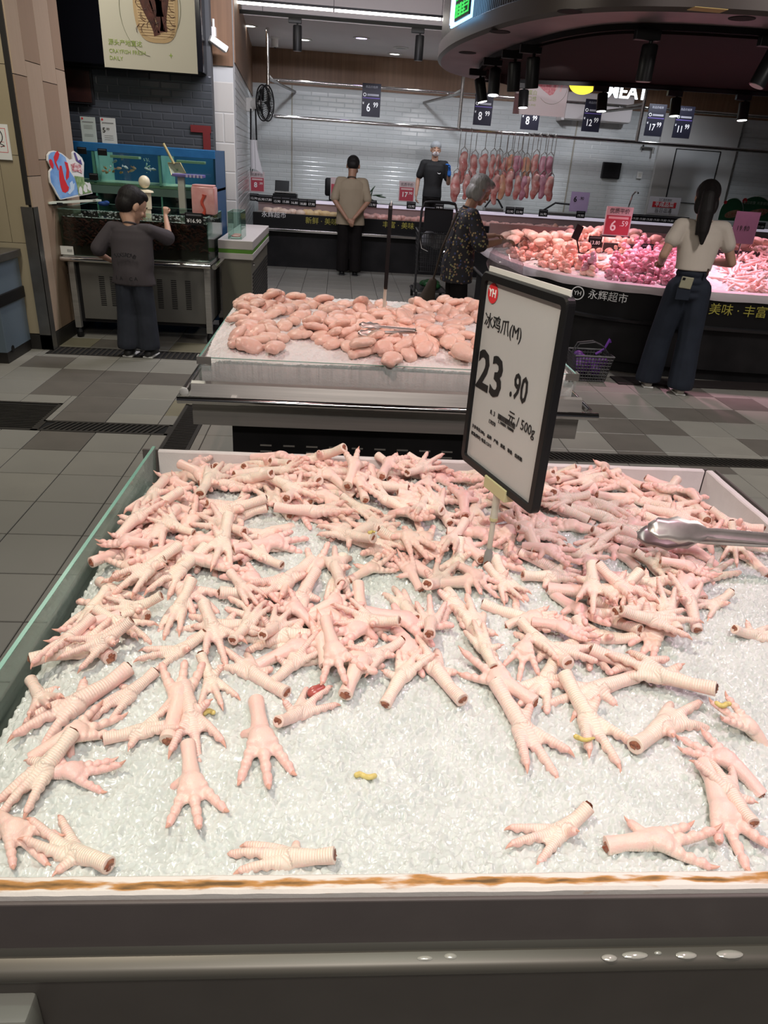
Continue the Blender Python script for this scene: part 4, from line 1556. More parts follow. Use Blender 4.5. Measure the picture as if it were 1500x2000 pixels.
def wing_label(x, y, yaw):
    col = 'beside the left glass' if x < WX0 + .22 else 'left of the tongs' if x < .10 else 'around the edge-on price sheet' if x < .45 else 'right of the price sheet' if x < .78 else 'by the far glass side'
    row = 'far rim' if y > WY1 - .30 else 'back half' if y > 3.85 else 'middle' if y > 3.55 else 'front edge'
    o = ('lying crosswise', 'slanting one way', 'pointing at the viewer', 'slanting the other way')[int(round((yaw % pi) / (pi / 4))) % 4]
    return 'chicken wing %s, %s %s' % (o, row, col)


cnt = 0
for _ in range(4000):
    if cnt >= 235:
        break
    c3 = [(rnd.uniform(WX0 + .06, WX1 - .06), rnd.uniform(WY0 + .1, WY1 - .06)) for _ in range(8)]
    c3 = [c for c in c3 if inside(WAREA, *c)][:4]
    if not c3:
        continue
    x, y = min(c3, key=lambda c: hp.g[int((c[0] - WX0) / .01), int((c[1] - WY0) / .01)])
    yw_ = rnd.uniform(0, 2 * pi)
    lay_piece('chicken_wing', WINGM[rnd.randrange(6)], hp, x, y, yw_, (.056, .038, .022), rnd.uniform(.85, 1.12), wing_label(x, y, yw_), 'chicken wing', 'chicken wings in the second bin', 0.45, .30, WING)
    cnt += 1
for (px, py, a, lab) in [(765, 702, 1.2, 'lone chicken wing standing on end at the front of the wing heap'), (708, 690, .1, 'chicken wing lying level on the ice below the steel tongs'), (487, 678, .2, 'ridged chicken wing at the lower left end of the wing heap'), (537, 680, 1.4, 'single chicken wing apart on the ice at the left of the wing heap'), (905, 700, 2.8, 'wrinkled chicken wing at the front right, beside the big price sign')]:
    p = at(px, py, z=.87)
    lay_piece('chicken_wing', WINGM[rnd.randrange(6)], hp, p.x, p.y, a, (.056, .038, .022), 1.08, lab, 'chicken wing', 'chicken wings in the second bin', 0.2, .15, WING)


# ---------------------------------------------------------------- steel serving tongs
def tongs(label, a, b, width, lift=0.02):
    """scalloped steel tongs lying from the jaw a to the hinge b"""
    a, b = Vector(a), Vector(b)
    d = b - a
    L = d.length
    t = thing('serving_tongs', label, 'tongs', a, 'steel serving tongs')
    for s in (-1, 1):
        mb = MB()
        n = 16
        vs, fs = [], []
        for i in range(n + 1):
            u = i / n
            w = width * (0.42 if u > .38 else 0.42 + 0.58 * sin(pi * min(u / .38, 1)) ** .8)
            off = s * (0.004 + 0.028 * (1 - u))
            dp = 0.010 * sin(pi * min(u / .38, 1)) if u < .38 else 0
            sc = 0.003 * (1 if i % 2 else -1) if u < .38 else 0
            for k in range(5):
                v = k / 4 - .5
                vs.append((u * L, off + s * (dp * (1 - 4 * v * v) + 0.006 * (v * v * 4)), v * (w + sc * 2) + 0.012))
        for i in range(n):
            for k in range(4):
                q = i * 5 + k
                fs.append((q, q + 1, q + 6, q + 5))
        mb.add(vs, fs)
        me = mb.mesh('jaw_arm', True)
        so = link('jaw_arm', me, mat('worn_steel', (0.62, 0.58, 0.55), 0.36, 0.8, var=(30, (0.45, 0.42, 0.40), 0.25)), t)
        md = so.modifiers.new('thick', 'SOLIDIFY')
        md.thickness = 0.0015
    MB().add([], []).tube([(L - .004, -.007, .010), (L + .002, 0, .010), (L - .004, .007, .010)], .005, 8).build('hinge', CHROME)
    h = [o for o in COL.objects if o.name.startswith('hinge') and o.parent is None][-1]
    h.parent = t
    x = d.normalized()
    y = Vector((0, 0, 1)).cross(x).normalized()
    z = x.cross(y)
    M3 = Matrix((x, y, z)).transposed()
    t.rotation_euler = (M3 @ Matrix.Rotation(radians(-42), 3, 'X')).to_euler()
    t.location = a + Vector((0, 0, lift))
    return t


a, b = at(1250, 1068, z=.905), at(1560, 1090, z=.905)
tongs('large scalloped steel tongs lying on the chicken feet at the right', a, b, .058, .026)
a, b = at(700, 652, z=.93), at(812, 656, z=.93)
tongs('steel tongs lying among the chicken wings', a, b, .035, .012)


# ---------------------------------------------------------------- big price sign in the feet bin
def frame_sign(label, pole, bl, br, zb, h, pz0):
    """upright poster frame on a telescopic pole; bl / br are plan positions of its lower corners (left / right to the reader)"""
    bl, br = Vector((bl[0], bl[1], zb)), Vector((br[0], br[1], zb))
    xd = (br - bl).normalized()
    W = (br - bl).length
    t = thing('price_sign', label, 'price sign', (pole[0], pole[1], pz0))
    M = frame_matrix(bl, xd, (0, 0, 1))
    Mi = Matrix.Translation(-t.location) @ M
    e, th = 0.017, 0.018
    bm = MB()
    ro = 0.016

    def rr(x0, y0, x1, y1, r, n=5):
        out = []
        for cx, cy, a0 in ((x1 - r, y0 + r, -pi / 2), (x1 - r, y1 - r, 0), (x0 + r, y1 - r, pi / 2), (x0 + r, y0 + r, pi)):
            for i in range(n + 1):
                a = a0 + pi / 2 * i / n
                out.append((cx + r * cos(a), cy + r * sin(a)))
        return out
    o_ = rr(0, 0, W, h, ro)
    i_ = rr(e, e, W - e, h - e, .006)
    n = len(o_)
    vs = [(p[0], p[1], z) for z, pl in ((-th / 2, o_), (th / 2 - .003, o_)) for p in pl]
    o2 = rr(.003, .003, W - .003, h - .003, ro)
    vs += [(p[0], p[1], th / 2) for p in o2] + [(p[0], p[1], th / 2) for p in i_] + [(p[0], p[1], .001) for p in i_] + [(p[0], p[1], -th / 2) for p in i_]
    fs = []
    for k in range(5):
        for i in range(n):
            j = (i + 1) % n
            fs.append((k * n + i, k * n + j, (k + 1) * n + j, (k + 1) * n + i))
    for i in range(n):
        j = (i + 1) % n
        fs.append((5 * n + i, 5 * n + j, j, i))
    bm.add(vs, fs, Mi)
    link('frame', bm.mesh('frame', False), BLACKPL, t)
    PAPER = mat('printed_paper', (0.47, 0.475, 0.48), 0.28, var=(5, (0.43, 0.435, 0.44), 0.3), bump=(7, 0.15, 0.01))
    link('paper_sheet', MB().box(e * .6, W - e * .6, e * .6, h - e * .6, -.002, .0015, 0, Mi).mesh('paper_sheet'), PAPER, t)
    link('paper_sheet', MB().box(.012, W - .010, h - .02, h + .010, -.004, -.001, 0, Mi).mesh('paper_sheet'), WHITEPL, t)
    return t, Mi, W


pole = (0.362, 1.385)
BLc, BRc = at(905, 895, z=1.03), at(1045, 1008, z=1.03)
d = (BRc - BLc)
TLc = at(955, 522, x=BLc.x) if False else None
HS = 0.425
sg, Mi, W = frame_sign('large black framed sheet priced 23.90 standing on a clear pole among the chicken feet', pole, BLc, BRc, 1.03, HS, 0.86)


def on_sign(x, y):
    return Mi @ Matrix.Translation((x, y, .0024))


link('logo_disc', MB().lathe([(.020, 0), (.020, .0006)], 32, (0, 0, 0), on_sign(.045, HS - .040)).mesh('logo_disc'), RED, sg)
lettering('logo_lettering', 'YH', .022, WHITE, sg, on_sign(.045, HS - .040) @ Matrix.Translation((0, 0, .001)), .02)
lettering('lettering', '冰鸡爪(M)', .034, BLACK, sg, on_sign(.024, HS - .098), 0, 'LEFT')
lettering('price_lettering', '23', .118, BLACK, sg, on_sign(.018, HS * .515), .020, 'LEFT', xscale=.95)
lettering('price_lettering', '.90', .074, BLACK, sg, on_sign(.158, HS * .530), .014, 'LEFT', xscale=.72)
lettering('lettering', '元 / 500g', .030, BLACK, sg, on_sign(.166, HS * .375), 0, 'LEFT', xscale=.9)
lettering('lettering', '8. 3', .014, BLACK, sg, on_sign(.095, HS * .345), 0, 'LEFT')
lettering('lettering', '17070', .012, BLACK, sg, on_sign(.093, HS * .295), .01, 'LEFT')
bar = MB()
xx = .128
rb_ = random.Random(3)
while xx < .198:
    w = rb_.choice((.0008, .0014, .0020))
    bar.box(xx, xx + w, HS * .335, HS * .362, .0022, .0026, 0, Mi)
    xx += w + rb_.choice((.0009, .0015))
link('barcode', bar.mesh('barcode'), BLACK, sg)
lettering('lettering', '2 100001 700000', .009, BLACK, sg, on_sign(.163, HS * .323), 0)
lettering('lettering', '计价单位:500g    品牌:   产地:   规格:   等级:   保质期:', .0095, BLACK, sg, on_sign(.026, HS * .215), 0, 'LEFT')
lettering('lettering', '核准(物价) 电话:12315', .0095, BLACK, sg, on_sign(.026, HS * .175), 0, 'LEFT')
CLEARP = mat('clear_acrylic', (0.60, 0.60, 0.52), 0.12, spec=.6, alpha=.72)
YELP = mat('yellowed_clip', (0.56, 0.53, 0.30), 0.25, alpha=.85)
c_ = at(967, 950, z=1.03)
xd = (BRc - BLc).normalized()
u0 = (Vector((pole[0], pole[1], 0)) - Vector((BLc.x, BLc.y, 0))).dot(Vector((xd.x, xd.y, 0)))
link('clip', MB().box(u0 - .045, u0 + .045, -.016, .012, -.012, .013, .002, Mi).mesh('clip'), YELP, sg)
MB().tube([(pole[0], pole[1], .955), (pole[0], pole[1], 1.02)], .0085, 12).build('pole_sleeve', CLEARP, sg, True)
MB().tube([(pole[0], pole[1], .95), (pole[0], pole[1], .957)], .0095, 12).build('pole_ring', YELP, sg, True)
MB().tube([(pole[0], pole[1], .87), (pole[0], pole[1], .955)], .0062, 12).build('pole', CLEARP, sg, True)
MB().lathe([(.009, -.045), (.010, .002), (.0095, .026), (.007, .030), (.006, .040)], 14, (pole[0], pole[1], .842)).build('pole_socket', mat('grey_plastic', (.25, .26, .25), .4), sg, True)
MB().box(pole[0] - .05, pole[0] + .05, pole[1] - .04, pole[1] + .04, .76, .80, .004).build('base_plate', BLACKPL, sg)

# edge-on price sign in the wing bin
p0 = at(750, 604, z=.93)
sy = p0.y
zt, zb2 = at(765, 398, y=sy).z, at(753, 556, y=sy).z
sg2, Mi2, W2 = frame_sign('tall black framed price sheet seen edge-on in the wing bin', (p0.x, sy), (p0.x + .012, sy + .12), (p0.x - .010, sy - .17), zb2, zt - zb2, .90)
MB().tube([(p0.x, sy, .90), (p0.x, sy, zb2 - .01)], .009, 10).build('pole', CLEARP, sg2, True)
MB().lathe([(.016, 0), (.016, .03), (.010, .05)], 12, (p0.x, sy, .88)).build('pole_socket', MATS['grey_plastic'], sg2, True)

# ================================================================== left side: column, cabinet, crayfish tank, fish tank
BEIGE = mat('beige_wall_tile', (0.34, 0.28, 0.18), 0.45, var=(2.5, (0.30, 0.245, 0.155), 0.3), objrand=(0.36, 0.31, 0.215))
PLANK_A = mat('pale_oak_plank', (0.40, 0.30, 0.215), 0.5, var=(3, (0.355, 0.262, 0.185), 0.3), stretch=(30, 30, 1.0))
PLANK_B = mat('brown_oak_plank', (0.31, 0.215, 0.145), 0.5, var=(3, (0.27, 0.185, 0.125), 0.3), stretch=(30, 30, 1.0))
DARKTRIM = mat('dark_trim', (0.02, 0.018, 0.016), 0.5)
CX, CY = -2.42, 6.28
wcol = struct('wall_plank_column', MB().box(-5, CX - .012, CY + .012, 7.42, 0, 4.0), DARKTRIM)
yb = [CY + .012] + [at(px, 150, x=CX).y for px in (53, 82, 110)] + [7.42]
joints = [[at(64, 344, x=CX).z, at(44, 148, x=CX).z], [at(78, 312, x=CX).z, at(63, 122, x=CX).z], [0.55, at(97, 162, x=CX).z], [1.0, at(112, 135, x=CX).z]]
for i in range(4):
    zz = [0.13] + sorted(joints[i]) + [4.0]
    for k in range(len(zz) - 1):
        o = MB().box(CX - .012, CX, yb[i] + .002, yb[i + 1] - .002, zz[k] + .003, zz[k + 1] - .003).build('plank', PLANK_A if (i + k) % 2 == 0 else PLANK_B, wcol)
for (x0, x1, z0, z1) in ([(-3.2, -2.80, 1.50, 2.1), (-2.80, CX - .05, 1.50, 2.1), (-3.2, CX - .05, 2.1, 3.0), (-3.2, CX - .05, 3.0, 4.0), (-3.2, CX - .05, .13, .86)] + [(-2.62 - .17 * k, -2.45 - .17 * k, .86, 1.50) for k in range(4)]):
    MB().box(x0 + .002, x1 - .002, CY, CY + .012, z0 + .002, z1 - .002).build('tile', BEIGE, wcol)
MB().box(CX - .05, CX - .012, CY - .002, CY + .012, 1.15, 4.0).build('corner_strip', DARKTRIM, wcol)
struct('baseboard_left', MB().box(-5, CX + .004, CY - .012, CY, 0, .125).box(CX - .012, CX + .006, CY, 7.42, 0, .125), DARKTRIM)
gz = at(62, 405, y=CY - .01).z
t = thing('corner_guard', 'grey steel corner guard on the lower edge of the plank column', 'corner guard', (CX, CY, 0))
MB().box(CX - .09, CX + .008, CY - .012, CY - .004, 0.0, gz).build('guard_face', STEEL_DARK, t)
MB().box(CX + .002, CX + .010, CY - .012, CY + .08, 0.0, gz).build('guard_return', STEEL_DARK, t)

# blue-grey cabinet at the left edge
q0, q1 = at(25, 712, z=0), at(73, 681, z=0)
kx, ky0, ky1 = -2.58, q0.y, 6.24
kz = at(42, 482, x=kx).z
BLUEG = mat('blue_grey_laminate', (0.125, 0.165, 0.20), 0.45, var=(2, (0.105, 0.14, 0.175), 0.3))
t = thing('service_cabinet', 'blue-grey service cabinet with a steel top at the left edge', 'cabinet', (kx - .5, (ky0 + ky1) / 2, 0))
MB().box(kx - 1.0, kx, ky0, ky1, .09, kz - .06, .004).build('body', BLUEG, t)
MB().box(kx - 1.0, kx - .01, ky0 + .02, ky1, 0, .09).build('plinth', DARKTRIM, t)
MB().box(kx - 1.02, kx + .03, ky0 - .03, ky1 + .01, kz - .06, kz, .006).build('worktop', STEEL_DARK, t)
zs = at(30, 575, x=kx).z
MB().box(kx - 1.0, kx + .014, ky0 - .014, ky1, zs - .045, zs + .045, .006).build('bumper_strip', BLACKPL, t)
p = at(25, 681, x=kx)
MB().tube([(kx - .003, p.y, p.z), (kx + .003, p.y, p.z)], .028, 14).build('cable_hole', BLACKPL, t)
p = at(0, 430, x=kx - .12)
t = thing('counter_machine', 'dark appliance standing on the blue-grey cabinet', 'appliance', (kx - .35, p.y, kz))
MB().box(kx - .62, kx - .12, ky0 + .12, ky1 - .04, kz + .02, kz + .22, .015).build('housing', BLACKPL, t)
MB().box(kx - .60, kx - .14, ky0 + .14, ky1 - .06, kz, kz + .02).build('stand', BLACKMET, t)
MB().box(kx - .58, kx - .20, ky0 + .115, ky0 + .122, kz + .09, kz + .19).build('display', mat('dark_screen', (0.02, 0.025, 0.03), .15), t)

# notice on the beige wall
a, b = at(0, 242, y=CY - .02), at(25, 313, y=CY - .02)
W, H = .34, a.z - b.z
bx = at(24, 313, y=CY - .02).x
t = thing('wall_notice', 'white notice with a thin red border on the beige wall', 'notice', (bx - W / 2, CY - .012, b.z))
M0 = frame_matrix((bx - W, CY - .014, b.z), (1, 0, 0), (0, 0, 1))
Ml = Matrix.Translation(-t.location) @ M0
link('board', MB().box(0, W, 0, H, -.006, .004, 0, Ml).mesh('board'), WHITEPL, t)
f = MB()
for (x0, x1, y0, y1) in ((.02, W - .02, .05, .053), (.02, W - .02, H - .03, H - .027), (.02, .023, .05, H - .03), (W - .023, W - .02, .05, H - .03), (.06, W - .04, .09, .092), (.06, W - .04, .12, .122)):
    f.box(x0, x1, y0, y1, .004, .005, 0, Ml)
link('border', f.mesh('border'), RED, t)
f = MB()
f.tube([(W * .70 + .055 * cos(i * pi / 10), H * .66 + .055 * sin(i * pi / 10), .005) for i in range(20)], .003, 5, closed=True, M=Ml)
f.tube([(W * .62, H * .42, .005), (W * .75, H * .48, .005), (W * .88, H * .40, .005), (W * .80, H * .36, .005)], .003, 5, M=Ml)
link('drawing', f.mesh('drawing'), BLACK, t)

# ---- crayfish tank on its steel stand
TX0, TX1, TY0, TY1, TZ0, TZ1 = -2.40, -1.135, 6.76, 7.58, 0.72, 1.10
t = thing('crayfish_tank', 'dark glass crayfish tank on a steel stand with louvred doors', 'tank', ((TX0 + TX1) / 2, (TY0 + TY1) / 2, 0))
TGL = glass_mat('tank_glass', (0.80, 0.90, 0.86))
for (x0, x1, y0, y1) in ((TX0, TX1, TY0, TY0 + .01), (TX0, TX1, TY1 - .01, TY1), (TX0, TX0 + .01, TY0 + .01, TY1 - .01), (TX1 - .01, TX1, TY0 + .01, TY1 - .01)):
    g_ = MB().box(x0, x1, y0, y1, TZ0, TZ1 - .002).build('glass_wall', TGL, t)
    MB().box(x0, x1, y0, y1, TZ1 - .002, TZ1).build('glass_edge', GLASS_EDGE, g_)
WATER = mat('dark_tank_water', (0.020, 0.012, 0.010), 0.08, var=(5, (0.03, 0.016, 0.012), 0.3), bump=(30, 0.25, 0.006))
MB().box(TX0 + .012, TX1 - .012, TY0 + .035, TY1 - .012, TZ0 + .002, 1.035).build('water', WATER, t)
foam_ = MB()
rf = random.Random(8)
for k in range(420):
    e = rf.random()
    x, y = rf.uniform(TX0 + .02, TX1 - .02), rf.choice((TY0 + .04 + abs(rf.gauss(0, .02)), TY1 - .03 - abs(rf.gauss(0, .05)), rf.uniform(TY0 + .05, TY1 - .05)))
    foam_.ell((x, y, 1.036), (rf.uniform(.003, .012), rf.uniform(.003, .010), .003), None, 6, 4)
tag(foam_.build('foam_bubbles', mat('foam_white', (.55, .52, .50), .4), t), kind='stuff')
cr = MB()
for k in range(520):
    x, z = rf.uniform(TX0 + .03, TX1 - .03), rf.uniform(.88, 1.02) if rf.random() < .75 else rf.uniform(.80, .9)
    a = rf.uniform(0, pi)
    e = rf.uniform(-.6, .6)
    d = Vector((cos(a) * cos(e), .25 * sin(a), sin(e))) * rf.uniform(.02, .04)
    c = Vector((x, TY0 + .028, z))
    cr.tube([c - d, c - d * .3 + Vector((0, 0, .006)), c + d * .4, c + d], [.004, .010, .009, .003], 6)
tag(cr.build('crayfish_crowd', mat('crayfish_red', (0.075, 0.014, 0.008), .6, spec=.15, var=(20, (0.022, 0.006, 0.005), .25)), t), 'dense crowd of dark red crayfish against the glass', kind='stuff')
MB().box(TX0, TX1, TY0 - .02, TY1, TZ0 - .03, TZ0).build('stand_top', STEEL, t)
MB().tube([(TX0 - .0, TY0 - .08, .70), (TX1 + .02, TY0 - .08, .70)], .022, 14).build('front_rail', CHROME, t, True)
MB().tube([(TX1 + .055, TY0 - .09, .70), (TX1 + .055, TY1, .70)], .022, 14).build('side_rail', CHROME, t, True)
for x in (TX0 + .03, TX1 - .06):
    MB().box(x - .015, x + .015, TY0 - .08, TY0 - .01, .685, .715).build('rail_bracket', STEEL, t)
for x in (TX0 + .05, TX1 - .03):
    for y in (TY0 + .03, TY1 - .05):
        MB().box(x - .025, x + .025, y - .025, y + .025, .09, TZ0 - .03).build('leg', STEEL, t)
        MB().lathe([(.012, .0), (.03, .01), (.03, .05), (.015, .09)], 12, (x, y, 0)).build('caster', BLACKPL, t)
MB().box(TX0 + .06, TX1 - .04, TY0 + .05, TY1 - .06, .14, TZ0 - .04).build('cabinet_core', BLACKMET, t)
DOORM = mat('grey_steel_door', (0.23, 0.225, 0.205), 0.42, 0.6, var=(3, (0.19, 0.185, 0.17), 0.3))
slot = MB().box(-.024, .024, -.002, .002, -.0035, .0035).mesh('louvre_slot')
for (x0, x1) in ((TX0 + .11, -1.775), (-1.765, TX1 - .06)):
    d_ = MB().box(x0, x1, TY0 + .03, TY0 + .045, .17, TZ0 - .06, .004).build('door', DOORM, t)
    cols = [x0 + (x1 - x0) * f for f in (.36, .55, .74)] if x0 < -2 else [x0 + (x1 - x0) * f for f in (.30, .52, .74)]
    for cx in cols:
        for r_ in range(16):
            link('louvre_slot', slot, BLACKPL, d_, (cx - t.location.x, TY0 + .029 - t.location.y, .30 + r_ * .0165))
MB().box(TX1 - .035, TX1 - .028, TY0 + .06, TY1 - .08, .17, TZ0 - .06).build('side_panel', DOORM, t)
px_ = at(131, 489, y=TY0 - .004)
t2 = thing('tank_sticker', 'small white barcode sticker on the lower corner of the crayfish tank', 'sticker', px_)
link('paper', MB().box(-.055, .055, -.0015, 0, -.036, .036).mesh('paper'), WHITEPL, t2)
bb = MB()
for k in range(9):
    bb.box(.002 + k * .005, .004 + k * .005, -.0024, -.0014, -.014, .010)
link('barcode', bb.mesh('barcode'), BLACK, t2)


def flip_tag(name, label, c, w, h, txt, group=None, size=None, facing=0.0, second=None):
    """black flip-number price tag hanging at c"""
    tt = thing(name, label, 'price tag', c, group)
    link('card', MB().box(-w / 2, w / 2, -.003, .003, -h / 2, h / 2, .001).mesh('card'), BLACKPL, tt)
    lettering('price_lettering', txt, size or h * .55, WHITE, tt, frame_matrix((0, -.0045, -h * .16), (1, 0, 0), (0, 0, 1)), .01)
    link('header', MB().box(-w * .42, w * .42, -.0042, -.003, h * .26, h * .40).mesh('header'), mat('dim_grey_print', (.10, .10, .11), .5), tt)
    tt.rotation_euler.z = facing
    return tt


p = at(379, 428, y=TY0 - .01)
flip_tag('price_tag', 'black flip-number tag reading 16.90 on the crayfish tank', p, .155, .10, '¥16.90', size=.045)

# cream fountain tube with a ball on top, standing in the tank
p = at(288, 432, y=7.15)
zt = at(284, 340, y=7.15).z
t = thing('fountain_tube', 'cream plastic fountain tube with a ball top in the crayfish tank', 'fountain', (p.x, 7.15, .72))
CREAMP = mat('cream_plastic', (0.80, 0.72, 0.52), 0.4)
h = zt - 1.02
MB().lathe([(.040, .72), (.040, 1.02 + h * .22), (.048, 1.02 + h * .24), (.052, 1.02 + h * .60)], 20, (p.x, 7.15, 0)).build('tube', CREAMP, t, True)
MB().lathe([(.052, 1.02 + h * .60), (.075, 1.02 + h * .605), (.070, 1.02 + h * .64), (.035, 1.02 + h * .66)], 20, (p.x, 7.15, 0)).build('collar', CREAMP, t, True)
MB().ell((p.x, 7.15, 1.02 + h * .83), (.050, .050, .053), None, 18, 12).build('ball', CREAMP, t, True)

# pink translucent box with a red cord on the tank corner
a, b = at(376, 362, y=7.05), at(424, 412, y=7.05)
t = thing('pink_box', 'pink translucent plastic tub standing on the corner of the crayfish tank', 'tub', ((a.x + b.x) / 2, 7.05, TZ1))
MB().box(a.x, b.x, 6.95, 7.12, TZ1 + .003, a.z, .018).build('tub_body', mat('pink_plastic', (0.62, 0.27, 0.25), 0.25, sss=.3, var=(14, (.72, .42, .40), .25)), t, True)
MB().tube([(a.x * .5 + b.x * .5 + .012 * sin(i), 6.945, TZ1 + .01 + i * .02) for i in range(9)], [.018, .012, .010, .012, .014, .013, .012, .014, .02], 8).build('red_stain', mat('red_liquid', (.55, .08, .05), .3), t, True)
MB().box(a.x + .01, b.x - .01, 6.96, 7.11, a.z - .002, a.z + .012, .006).build('lid', MATS['pink_plastic'], t, True)
MB().box(TX1 - .26, TX1 + .01, 6.92, 7.15, TZ1 - .008, TZ1 + .001).build('support', BLACKPL, t)

# ---- blue two-tier fish tank behind
AX0, AX1, AY0, AY1 = -2.75, -1.21, 7.80, 8.45
t = thing('fish_tank', 'blue two-tier aquarium with live fish against the grey tiled wall', 'aquarium', ((AX0 + AX1) / 2, (AY0 + AY1) / 2, 0))
BLUE = mat('blue_tank_panel', (0.010, 0.085, 0.20), 0.4, var=(3, (0.007, 0.055, 0.14), .3))
BLUER = mat('blue_tank_rim', (0.02, 0.14, 0.36), 0.35, var=(14, (0.03, 0.19, 0.44), .25))
PALEG = mat('pale_green_edge', (0.38, 0.52, 0.36), 0.35)
ztop = 1.62
MB().box(AX0, AX1, AY1 - .02, AY1, .60, ztop).build('back_panel', BLUE, t)
MB().box(AX0, AX1, AY0, AY1, .0, .95).build('base', BLUE, t)
MB().box(AX0, AX1, AY0 - .01, AY0 + .02, ztop - .075, ztop, .004).build('rim', BLUER, t)
MB().box(AX1 - .02, AX1, AY0, AY1, .95, ztop).build('side_panel', BLUE, t)
zsh = at(300, 365, y=AY0).z
MB().box(AX0, AX1, AY0, AY1 - .02, zsh - .012, zsh + .012).build('tier_shelf', PALEG, t)
MB().box(AX0, AX1, AY0 - .006, AY0 + .002, zsh - .085, zsh - .015).build('lower_rim', mat('murky_green', (.10, .17, .14), .3), t)
for px in (184, 312):
    x = at(px, 330, y=AY0).x
    MB().box(x - .012, x + .012, AY0, AY1 - .02, zsh, ztop - .075).build('divider', GLASS_EDGE, t)
    MB().box(x - .008, x + .008, AY0, AY1 - .02, .95, zsh - .015).build('divider', GLASS_EDGE, t)
MB().box(AX0, AX1, AY0 - .004, AY0, .95, ztop - .075).build('front_glass', TGL, t)
for px0, px1, py in ((216, 272, 305), (345, 400, 315)):
    a, b = at(px0, py, y=AY0 + .05), at(px1, py + 3, y=AY0 + .05)
    MB().box(a.x, b.x, AY0 + .03, AY0 + .12, a.z - .012, a.z + .012, .003).build('overflow_plate', PALEG, t)
# bubbles
bub = MB()
for k in range(70):
    c = at(250 + rf.gauss(0, 5), 372 + rf.uniform(-14, 16), y=AY0 + .1) if k < 45 else at(287 + rf.gauss(0, 3), 318 + rf.uniform(-10, 20), y=AY0 + .1)
    bub.ell(c, rf.uniform(.003, .008), None, 6, 4)
tag(bub.build('bubbles', mat('bubble', (.45, .62, .52), .2), t), kind='stuff')
fish_me = []
for k, (c, c2) in enumerate([((.60, .22, .10), (.7, .5, .4)), ((.62, .62, .60), (.5, .5, .55)), ((.55, .30, .08), (.5, .2, .1))]):
    mb = MB().ell((0, 0, 0), (.030, .008, .012), None, 10, 7).add([(-.026, 0, 0), (-.046, .001, .013), (-.046, -.001, -.013)], [(0, 1, 2)]).add([(.005, 0, .010), (-.012, .0, .010), (-.008, 0, .019)], [(0, 1, 2)])
    fish_me.append((mb.mesh('fish', True), mat('fish_%s' % ('red', 'white', 'orange')[k], c, .3, var=(40, c2, .2))))
spots_ = [(202, 334, 0), (208, 337, 2), (214, 333, 0), (222, 335, 2), (216, 325, 1), (232, 329, 0), (236, 337, 2), (225, 315, 1), (246, 327, 1), (258, 333, 0), (300, 331, 1), (287, 330, 1), (262, 328, 0), (206, 328, 2), (150, 372, 1), (238, 310, 1)]
kinds = ('red', 'white', 'orange')
for k, (px, py, c) in enumerate(spots_):
    o = link('fish', fish_me[c][0], fish_me[c][1], None, at(px, py, y=AY0 + .12 + .05 * (k % 3)), (0, rf.uniform(-.4, .4), rf.uniform(0, 6.28)))
    tag(o, '%s small fish %s in the blue aquarium' % (('reddish', 'whitish', 'orange')[c], 'near the gravel' if py > 332 else 'swimming mid-water'), 'fish', 'fish in the blue aquarium')
for i, (px, py, w) in enumerate(((160, 294, .06), (200, 297, .06), (183, 345, .06))):
    flip_tag('price_tag', ('black price tag on the upper left fish tank pane', 'black price tag on the upper middle fish tank pane', 'black price tag on the lower fish tank rim')[i], at(px, py, y=AY0 - .012), .085, .06, ('¥16.90', '¥18.80', '¥12.80')[i] if False else '', 'flip tags on the fish tank')
# landing net leaning on the tank
t = thing('landing_net', 'landing net with a wooden handle leaning in the fish tank', 'net', at(340, 322, y=AY0 - .03))
MB().tube([at(319, 280, y=AY0 - .03), at(340, 320, y=AY0 - .03)], .012, 8).build('handle', mat('pale_wood', (.50, .42, .20), .5), t)
q = [at(328, 318, y=AY0 - .03), at(352, 318, y=AY0 - .03), at(363, 338, y=AY0 - .06), at(335, 342, y=AY0 - .06)]
MB().tube(q, .005, 6, closed=True).build('hoop', mat('brass_wire', (.45, .38, .18), .35, .6), t)
mid = sum(q, Vector()) / 4 + Vector((0, .05, -.02))
MB().add(q + [mid], [(0, 1, 4), (1, 2, 4), (2, 3, 4), (3, 0, 4)]).build('netting', mat('net_cloth', (.30, .34, .26), .8), t)
# striped purple tray and its clear post
a = at(372, 345, y=7.62)
t = thing('striped_tray', 'small tray with purple and white stripes on a clear post', 'tray', a)
trm = Matrix.Translation((0, 0, 0))
MB().box(a.x - .16, a.x + .13, 7.55, 7.70, a.z - .005, a.z + .02, .004).build('tray_body', mat('purple_plastic', (.16, .13, .34), .4), t)
for k in range(5):
    MB().box(a.x - .03 + k * .034, a.x - .013 + k * .034, 7.545, 7.55, a.z - .006, a.z + .021).build('stripe', mat('lilac_white', (.50, .46, .60), .4), t)
MB().box(a.x - .12, a.x - .06, 7.60, 7.66, 1.05, a.z - .005).build('post', CLEARP, t)
a = at(202, 398, y=7.5)
tag(link('blue_sponge', MB().ell((0, 0, 0), (.055, .03, .022), None, 12, 8).ell((.03, 0, .012), (.03, .025, .018)).blob('blue_sponge', .006), mat('blue_cloth', (.01, .05, .20), .7), None, a), 'crumpled dark blue sponge on the far rim of the crayfish tank', 'sponge')

# cut-out advertising board of a crayfish on a wave, on a thin shelf
P, Q = at(92, 396, y=6.62), at(193, 377, y=7.30)
hd = Vector((Q.x - P.x, Q.y - P.y, 0)).normalized()
nrm = Vector((hd.y, -hd.x, 0))


